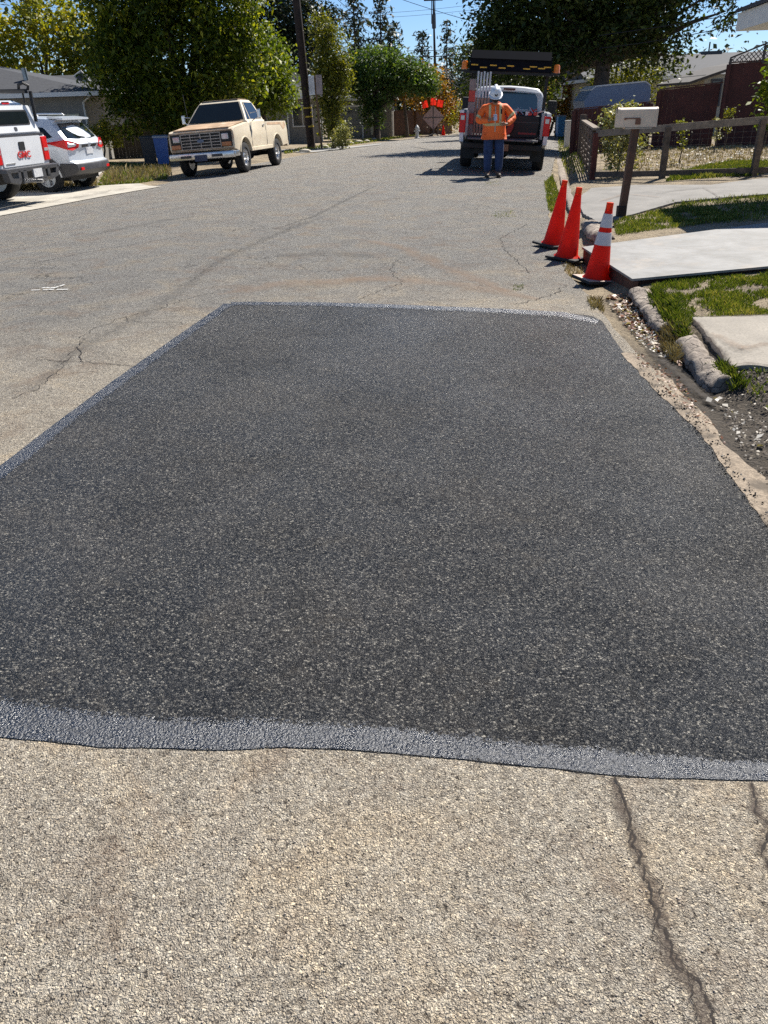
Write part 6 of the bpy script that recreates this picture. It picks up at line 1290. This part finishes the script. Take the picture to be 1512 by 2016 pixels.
# right: grey roofed house behind the tree
o = Vector((11.8, 46.0, 0.1)); t, rf = hip_house('house', 'long low house under a grey shingle roof behind the dark red fence', o, R(-1), 11.5, 8.5, 2.15, 1.15, 0.6, M_WALLB, hip=(0, 0))
m = MB(); m.lathe([(0.30, 0.0), (0.24, -0.06), (0.01, -0.10)], 18, Matrix.Translation((4.1, 3.2, 3.78)) @ Matrix.Rotation(R(70), 4, 'Y'), cap=False); dsh = m.build('satellite_dish', simple('dish_grey', (0.20, 0.20, 0.2), 0.6), rf)
MB().tube([(4.1, 3.4, 3.2), (4.1, 3.3, 3.75)], 0.03, 6).build('dish_mast', M_DGREY, rf); MB().tube([(7.3, 4.2, 3.3), (7.3, 4.2, 4.0)], 0.04, 8).build('vent_pipe', M_DGREY, rf)
MB().box((6.9, 4.0, 3.3), (8.0, 4.6, 3.55)).build('roof_vent', M_DGREY, rf)
# small beige house wing with shed roof
bz = T(14, 38); t = thing('garden_house', 'small beige outbuilding with a dark window and a sloping tiled roof', 'outbuilding', loc=(13.9, 37.5, bz), rz=R(-2))
MB().box((0.45, 0, -.3), (5.5, 4, 2.35)).build('walls', M_WALLB, t); meshobj('roof', [(-.35, -.5, 2.10), (1.8, -.5, 2.72), (7.5, -.5, 3.6), (7.5, 4.2, 3.6), (1.8, 4.2, 2.72), (-.35, 4.2, 2.10), (-.35, -.5, 2.0), (1.8, -.5, 2.60), (7.5, -.5, 3.46), (7.5, 4.2, 3.46), (1.8, 4.2, 2.6), (-.35, 4.2, 2.0)], [(0, 1, 4, 5), (1, 2, 3, 4), (6, 7, 1, 0), (7, 8, 2, 1), (11, 10, 7, 6), (10, 9, 8, 7), (0, 5, 11, 6), (5, 4, 10, 11), (4, 3, 9, 10), (2, 8, 9, 3)], simple('roof_tile', (0.075, 0.066, 0.058), 0.85, var=0.35), t)
window(t, 0.80, 1.15, 1.2, 2.1, 0, M_DGREY, False); MB().box((1.3, -.03, 1.1), (2.2, -0.003, 2.2)).build('pale_panel', M_TRIM, t)
# near house: only its eave shows, its shadow falls on the lawn
def build_near():
    L = 2.45 / math.tan(SUN_EL); off = Vector((math.sin(SUN_AZ) * L, math.cos(SUN_AZ) * L, 0))
    S = [Gz(1310, 398, .05), Gz(1378, 440, .05), Gz(1900, 425, .05), Gz(1900, 372, .05)]
    Pz = [p + off for p in S]; t = thing('near_house', 'white boxed roof corner of a house at the upper right edge', 'house', loc=(Pz[1].x, Pz[1].y, T(Pz[1].x, Pz[1].y)))
    o = Vector(t.location); zz = 2.32
    Q = [Vector((p.x - o.x, p.y - o.y, zz - o.z + 0.05)) for p in Pz]
    e = (Q[2] - Q[1]).normalized(); g_ = Vector((0, 0, 0.24))
    Q[2] = Q[1] + e * 6.0; Q[3] = Q[0] + e * 6.0
    MB().prism(Q, g_).build('boxed_eave', simple('eave_white', (0.72, 0.70, 0.64), 0.6, var=0.05), t)
    n = (Q[0] - Q[1]).normalized(); R1 = [q + g_ + Vector((0, 0, .003)) for q in Q]
    MB().prism([R1[0] - e * .05, R1[1] - e * .05 - n * .05, R1[2] - n * .05 + Vector((0, 0, 1.3)), R1[3] + Vector((0, 0, 1.3))], (0, 0, 0.05)).build('roof', M_SHING, t)
    MB().prism([Q[0] + e * 2.2, Q[1] + e * 2.2 + n * .6, Q[2] + n * .6, Q[3]], (0, 0, -2.5)).build('walls', M_WALLB, t)
    MB().prism([Q[1] - n * 0.003 + Vector((0, 0, .10)), Q[2] - n * .003 + Vector((0, 0, .10)), Q[2] - n * .003 + Vector((0, 0, .115)), Q[1] - n * .003 + Vector((0, 0, .115))], -n * 0.02).build('eave_seam', M_DGREY, t)
build_near()

# ================================================================ fences and yard things
M_DKRED = simple('dark_red_boards', (0.060, 0.016, 0.012), 0.8, var=0.35, scale=3); M_GREYW = simple('grey_boards', (0.06, 0.052, 0.045), 0.85, var=0.4, scale=3); M_BRNW = simple('brown_boards', (0.10, 0.055, 0.035), 0.8, var=0.4, scale=3)
def board_fence(name, label, A, B, h0, h1, mat, bw=0.15, posts=2.4, cap=True):
    A = Vector((*A, T(*A))); B = Vector((*B, T(*B))); t = thing(name, label, 'fence', loc=tuple(A)); d = B - A; L = Vector((d.x, d.y, 0)).length; u_ = d / L; n = Vector((-u_.y, u_.x, 0)); k = int(L / bw); m = MB(); rg = random.Random(len(label))
    for i in range(k):
        a = u_ * (i * bw + 0.0012); b = u_ * ((i + 1) * bw - 0.0012); h = h0 + (h1 - h0) * i / k + rg.uniform(-.008, .008); of = n * rg.uniform(0, .012)
        m.prism([a + of + Vector((0, 0, -.3)), b + of + Vector((0, 0, -.3)), b + of + Vector((0, 0, h)), a + of + Vector((0, 0, h))], n * 0.02)
    m.build('boards', mat, t)
    if cap:
        MB().prism([Vector((0, 0, h0 + .01)) - n * .04, d + Vector((0, 0, h1 + .01)) - n * .04, d + Vector((0, 0, h1 + .01)) + n * .07, Vector((0, 0, h0 + .01)) + n * .07], (0, 0, .035)).build('cap_rail', mat, t)
    for i in range(int(L / posts) + 1):
        p = u_ * (i * posts) - n * 0.06; MB().box((p.x - .05, p.y - .05, p.z - .3), (p.x + .05, p.y + .05, p.z + h0 + (h1 - h0) * i * posts / L - .02)).build('post', mat, t)
    return t
board_fence('board_fence', 'dark red board fence below the blue camper, the lowest section', (6.7, 28.4), (9.15, 27.75), 1.30, 1.33, M_DKRED)
board_fence('board_fence', 'dark red board fence behind the yard between the camper and the taller section', (9.2, 27.7), (11.0, 27.2), 1.66, 1.76, M_DKRED)
board_fence('board_fence', 'taller dark red board fence section at the right edge under the lattice', (11.05, 27.1), (17.5, 25.8), 2.28, 2.35, M_DKRED)
# lattice screen
def build_lattice():
    A, B = Vector((11.05, 27.05, 0)), Vector((13.6, 26.5, 0)); z0 = T(11, 27) + 2.30; t = thing('lattice_screen', 'dark diagonal lattice screen on top of the taller red fence', 'lattice', loc=(A.x, A.y, z0)); d = B - A; L = d.length; u_ = d / L; n = Vector((-u_.y, u_.x, 0))
    def hh(s): return 0.10 + 0.36 * min(1, s / 1.3) + 0.08 * s
    m = MB(); k = 0.13
    for i in range(-8, int(L / k) + 2):
        for sg in (1, -1):
            pts = []
            for q in range(0, 16):
                s = i * k + (q * 0.05) * 1.0 if sg > 0 else i * k + 0.8 - q * .05; z = q * .05
                if 0 <= s <= L and z <= hh(s): pts.append(u_ * s + Vector((0, 0, z)))
            if len(pts) > 1: m.prism([pts[0] - u_ * .016, pts[0] + u_ * .016, pts[-1] + u_ * .016, pts[-1] - u_ * .016], n * .008 * (1 if sg > 0 else -1))
    m.build('lattice', M_GREYW, t); m = MB(); S = [L * q / 10 for q in range(11)]
    for a, b in zip(S, S[1:]): m.prism([u_ * a + Vector((0, 0, hh(a))), u_ * b + Vector((0, 0, hh(b))), u_ * b + Vector((0, 0, hh(b) + .05)), u_ * a + Vector((0, 0, hh(a) + .05))], n * .05)
    m.build('top_trim', M_GREYW, t)
    for s in (0.02, 0.95, 1.9, L - .03): p = u_ * s; MB().box((p.x - .03, p.y - .03, -.05), (p.x + .03, p.y + .03, hh(s))).build('post', M_GREYW, t)
build_lattice()
def build_camper():
    P0 = AT(1150, 197, 31.5); P1 = AT(1280, 192, 31.5); gz_ = T(9, 31.5); w_ = P1.x - P0.x; t = thing('camper_top', 'blue-grey camper top with white roof edge showing above the dark red fence', 'camper', loc=(P0.x, 31.5, gz_)); z = 1.42 - gz_
    out = [(0, z), (0.28, z + .38), (0.42, z + .47), (w_ - .25, z + .56), (w_ - .06, z + .44), (w_, z + .30), (w_, z), (w_ - .2, 0.55), (.2, .55)]
    MB().prism([(x, 0, q) for x, q in out], (0, 1.7, 0)).build('body', simple('camper_blue', (0.17, 0.22, 0.30), 0.5, var=0.1), t)
    rf_ = [(.24, z + .38), (0.40, z + .49), (w_ - .24, z + .585), (w_ - .03, z + .45)]; m = MB()
    m.prism([(x, -.03, q) for x, q in rf_] + [(x, -.03, q - .045) for x, q in rf_[::-1]], (0, 1.76, 0)); m.build('white_roof', M_TRIM, t)
    M = Matrix.Translation((w_ / 2, .2, .33)) @ Matrix.Rotation(math.pi / 2, 4, 'X'); MB().lathe([(.2, -.1), (.33, -.1), (.33, .1), (.2, .1)], 24, M).build('wheel', M_TYRE, t); MB().box((.3, .1, .45), (w_ - .3, 1.6, .58)).build('chassis', M_BLACK, t)
build_camper()
# left fence and far brown fence
board_fence('board_fence', 'weathered grey board fence in the shade behind the silver car', (-11.0, 36.6), (-6.6, 38.2), 1.25, 1.35, M_GREYW)
board_fence('board_fence', 'dark brown board fence behind the feathery tree at the street bend', (1.9, 71.5), (7.2, 75.5), 1.85, 1.85, M_BRNW, 0.2)
def wheelie_bin(px, label, mat, h=1.05, sc=1.0, Y=None):
    p = G(*px) if Y is None else Y; t = thing('wheelie_bin', label, 'bin', loc=tuple(p), rz=R(12)); m = MB(); w0, w1 = .22 * sc, .29 * sc
    V = [(-w0, -w0, .06), (w0, -w0, .06), (w0, w0, .06), (-w0, w0, .06), (-w1, -w1, h), (w1, -w1, h), (w1, w1, h), (-w1, w1, h)]
    meshobj('body', V, [(0, 3, 2, 1), (4, 5, 6, 7), (0, 1, 5, 4), (1, 2, 6, 5), (2, 3, 7, 6), (3, 0, 4, 7)], mat, t)
    MB().prism([(-w1 - .02, -w1 - .03, h + .003), (w1 + .02, -w1 - .03, h + .003), (w1 + .02, w1 + .03, h + .03), (-w1 - .02, w1 + .03, h + .03)], (0, 0, .05)).build('lid', mat if 'grey' in label else simple('lid_' + mat.name, (0.25, 0.28, 0.33), 0.4), t)
    for s in (-1, 1): M = Matrix.Translation((s * w0, w0, .11)) @ Matrix.Rotation(math.pi / 2, 4, 'Y'); MB().lathe([(.03, -.03), (.11, -.03), (.11, .03), (.03, .03)], 14, M).build('wheel', M_TYRE, t)
    MB().tube([(-w1, w1 + .06, h - .02), (w1, w1 + .06, h - .02)], .016, 6).build('handle', mat, t)
def gp(px, Y):
    p = AT(px, 290, Y); p.z = T(p.x, Y); return p
wheelie_bin((316, 306), 'blue recycling bin in the shade left of the cream pickup', simple('bin_blue', (0.03, 0.10, 0.32), 0.4, var=0.1), h=0.9, sc=0.85, Y=gp(318, 30.5))
wheelie_bin((290, 305), 'dark grey bin standing left of the blue bin', simple('bin_grey', (0.03, 0.032, 0.035), 0.5), h=0.88, sc=0.85, Y=gp(292, 30.7))
p = AT(1104, 225, 50); p.z = T(p.x, 50); wheelie_bin((0, 0), 'bright blue bin at the roadside just right of the service truck', simple('bin_bright', (0.10, 0.32, 0.62), 0.35), 1.1, 0.8, p)
# ================================================================ poles, signs, wires
M_POLE = simple('creosote_pole', (0.035, 0.022, 0.017), 0.85, var=0.5, scale=5, bump=0.4, fine=20)
pb = G(614, 293); tp = AT(577, -60, pb.y)
t = thing('utility_pole', 'tall dark wooden utility pole with three yellow bands near its foot', 'utility pole', loc=tuple(pb))
dv = tp - pb; MB().tube([(0, 0, -.3), dv * .5, dv, dv * 1.35], [.22, .20, .185, .16], 14).build('pole', M_POLE, t, 60)
for z in (1.05, 1.5, 1.9):
    c = dv * (z / dv.z); MB().tube([c - dv.normalized() * .035, c + dv.normalized() * .035], .215, 16).build('yellow_band', simple('band_yellow', (0.60, 0.42, 0.03), 0.5), t, 60)
ptop = pb + dv * 1.30; ca = dv * 1.28; MB().box((ca.x - 1.2, ca.y - .06, ca.z - .06), (ca.x + 1.2, ca.y + .06, ca.z + .06)).build('cross_arm', M_POLE, t)
sb = G(634, 294); st = AT(619, 150, sb.y); t = thing('sign_post', 'slim leaning wooden post with a pale notice board beside the utility pole', 'sign post', loc=tuple(sb)); dv = st - sb
MB().prism([(-.05, -.05, -.2), (.05, -.05, -.2), (.05, .05, -.2), (-.05, .05, -.2)], dv + Vector((0, 0, .2))).build('post', simple('post_brown', (0.16, 0.10, 0.06), 0.8, var=0.3), t)
c = dv * .88; MB().box((c.x - .32, -.085, c.z - .42), (c.x - .04, -.055, c.z + .42)).build('board', simple('board_white', (0.60, 0.62, 0.66), 0.5), t); MB().box((c.x + .04, -.085, c.z - .40), (c.x + .34, -.055, c.z + .44)).build('board', simple('board_mauve', (0.32, 0.27, 0.28), 0.6), t)
fb = AT(860, 250, 73); fb.z = T(fb.x, 73); ft = AT(853, 0, 73); t = thing('utility_pole', 'slim far utility pole with a small crossarm against the sky', 'utility pole', loc=tuple(fb)); dv = ft - fb
MB().tube([(0, 0, -.3), dv * .55, dv * .80, dv], [.14, .11, .08, .06], 10).build('pole', M_POLE, t, 60); MB().tube([dv * .80, dv * .90], [.17, .17], 10).build('transformer', simple('tank_grey', (0.07, 0.07, 0.08), 0.5), t)
for s in (-1, 1): q = dv + Vector((s * .13, 0, 0)); MB().tube([q - Vector((0, 0, 1.6)), q], .035, 6).build('riser', M_POLE, t)
MB().box((dv.x - .75, dv.y - .06, dv.z - .05), (dv.x + .75, dv.y + .06, dv.z + .05)).build('cross_arm', M_POLE, t)
def wire(label, a, b, sag=0.35, r=0.022, n=16):
    a, b = AT(*a), AT(*b); P = [a.lerp(b, i / n) - Vector((0, 0, sag * 4 * (i / n) * (1 - i / n))) for i in range(n + 1)]; MB().tube(P, r, 5).build('overhead_wire', M_BLACK, None, label=label, cat='cable', group='overhead wires')
wire('thin wire crossing the sky from the far pole to upper right', (780, -5, 60), (1010, 62, 60), .1, .016)
wire('wire sloping down from the top of the gap beside the utility pole', (640, -5, 60), (690, 40, 60), 0.0, .016)
wire('second wire sloping beside the first near the utility pole', (660, -5, 60), (705, 35, 60), 0.0, .016)
wire('long faint wire crossing behind the redwoods, upper one', (640, 30, 95), (940, 8, 95), .2, .014)
wire('long faint wire crossing behind the redwoods, lower one', (640, 38, 95), (940, 18, 95), .2, .014)
wire('thick cable from the feathery tree to the service truck at low height', (800, 112, 62), (960, 100, 50), .1, .03)
wire('thin cable just above the thick low cable', (800, 100, 62), (960, 88, 50), .1, .018)
wire('upper wire crossing the clear sky at the right', (1180, 95, 30), (1640, 0, 26), .15, .012)
wire('middle wire crossing the clear sky at the right', (1180, 70, 30), (1640, -8, 26), .05, .012)
wire('steep thin wire rising to the upper right corner', (1350, 85, 30), (1560, -15, 30), .0, .007)
for k in range(3): wire(['upper hanging loop of pale cable left of the amber beacon', 'middle hanging loop of pale cable left of the amber beacon', 'lowest hanging loop of pale cable left of the amber beacon'][k], (876, 130 + k * 4, 40), (934, 142 + k * 6, 30), .32 + .07 * k, .014)
# roll-up warning sign with flags, seen from the back
sg = G(853, 257); sg = Vector((AT(853, 257, 66).x, 66, 0)); sg.z = T(sg.x, 66); t = thing('warning_sign', 'diamond warning sign seen from behind, topped with orange-red flags', 'road sign', loc=tuple(sg), rz=R(-8))
cz = 1.30; w_ = .84; MB().prism([(0, 0, cz - w_), (w_, 0, cz), (0, 0, cz + w_), (-w_, 0, cz)], (0, .02, 0)).build('sign_face', simple('sign_back', (0.46, 0.31, 0.30), 0.7, var=0.08), t)
MB().box((-.025, -.03, .15), (.025, -.003, cz + w_)).build('upright', M_DGREY, t); MB().box((-w_, -.03, cz - .02), (w_, -.004, cz + .02)).build('cross_bar', M_DGREY, t)
for a in (35, 145, 215, 325): MB().tube([(0, 0, .22), (math.cos(R(a)) * .6, math.sin(R(a)) * .6, .02)], .02, 6).build('leg', M_DGREY, t)
for k, (x, r_) in enumerate(((-.55, -14), (0.0, 3), (.45, 12))):
    M = Matrix.Translation((x, 0, cz + .42 + .30 * (1 - abs(x)))) @ Matrix.Rotation(R(r_), 4, 'Y'); fl = MB(); fl.tube([M @ Vector((0, 0, -.1)), M @ Vector((0, 0, .62))], .012, 5); s_ = fl.build('flag_staff', M_DGREY, t)
    V = [M @ Vector((x2, .04 * math.sin(x2 * 9 + z2 * 5 + k), z2)) for z2 in (.12, .36, .60) for x2 in (-.22, -.08, .08, .22)]
    F = [(i * 4 + j, i * 4 + j + 1, i * 4 + j + 5, i * 4 + j + 4) for i in range(2) for j in range(3)]; meshobj('flag', V, F, m_cone('flag_red', (1.0, 0.04, 0.02)) if k == 0 else bpy.data.materials['flag_red'], s_)
# hydrant
h_ = Vector((AT(821, 257, 62).x, 62, 0)); h_.z = T(h_.x, 62) ; t = thing('fire_hydrant', 'pale grey fire hydrant on the verge left of the warning sign', 'hydrant', loc=tuple(h_)); M_HY = simple('hydrant_grey', (0.5, 0.5, 0.5), 0.5, var=0.1)
MB().lathe([(.19, 0), (.19, .05), (.13, .07), (.13, .60), (.17, .62), (.17, .66), (.14, .72), (.07, .82), (.03, .84), (.03, .89), (.01, .90)], 18).build('barrel', M_HY, t, 40)
for s in (-1, 1): MB().tube([(0, 0, .48), (s * .22, 0, .48)], .06, 10).build('nozzle', M_HY, t)
MB().tube([(0, 0, .42), (0, -.2, .42)], .08, 10).build('pumper_nozzle', M_HY, t)
c_ = AT(873, 252, 66); c_.z = T(c_.x, 66); t = thing('traffic_cone', 'small distant red cone at the road edge right of the warning sign', 'traffic cone', loc=tuple(c_)); MB().box((-.19, -.19, 0), (.19, .19, .04)).build('base', M_CONE, t); MB().lathe([(.15, .04), (.03, .70), (.01, .71)], 16).build('cone_body', M_CONE, t)
# small sign, white post beyond the truck
for (px, py, Y, w2, h2, lab) in ((1098, 183, 46, .20, .28, 'small white rectangular road sign just right of the service truck'),):
    c_ = AT(px, py, Y); gz_ = T(c_.x, Y); t = thing('road_sign', lab, 'road sign', loc=(c_.x, Y, gz_)); z = c_.z - gz_
    MB().box((-w2 * 1.2, -.02, z - h2), (w2 * 1.2, .0, z + h2)).build('sign_plate', M_TRIM, t); MB().tube([(0, .03, -.2), (0, .03, z + h2)], .03, 6).build('post', M_DGREY, t)
    for q in (.12, -.02, -.16): MB().box((-w2 * .8, -.026, z + q - .025), (w2 * .8, -.021, z + q + .025)).build('sign_line', M_DGREY, t)
c_ = AT(1119, 235, 36); t = thing('white_bollard', 'short white post left of the dark gate pillar', 'post', loc=(c_.x, 36, T(c_.x, 36))); MB().box((-.1, -.1, 0), (.1, .1, 1.0), .02).build('post', M_TRIM, t); MB().box((-.12, -.12, 1.003), (.12, .12, 1.05), .01).build('post_cap', M_TRIM, t)
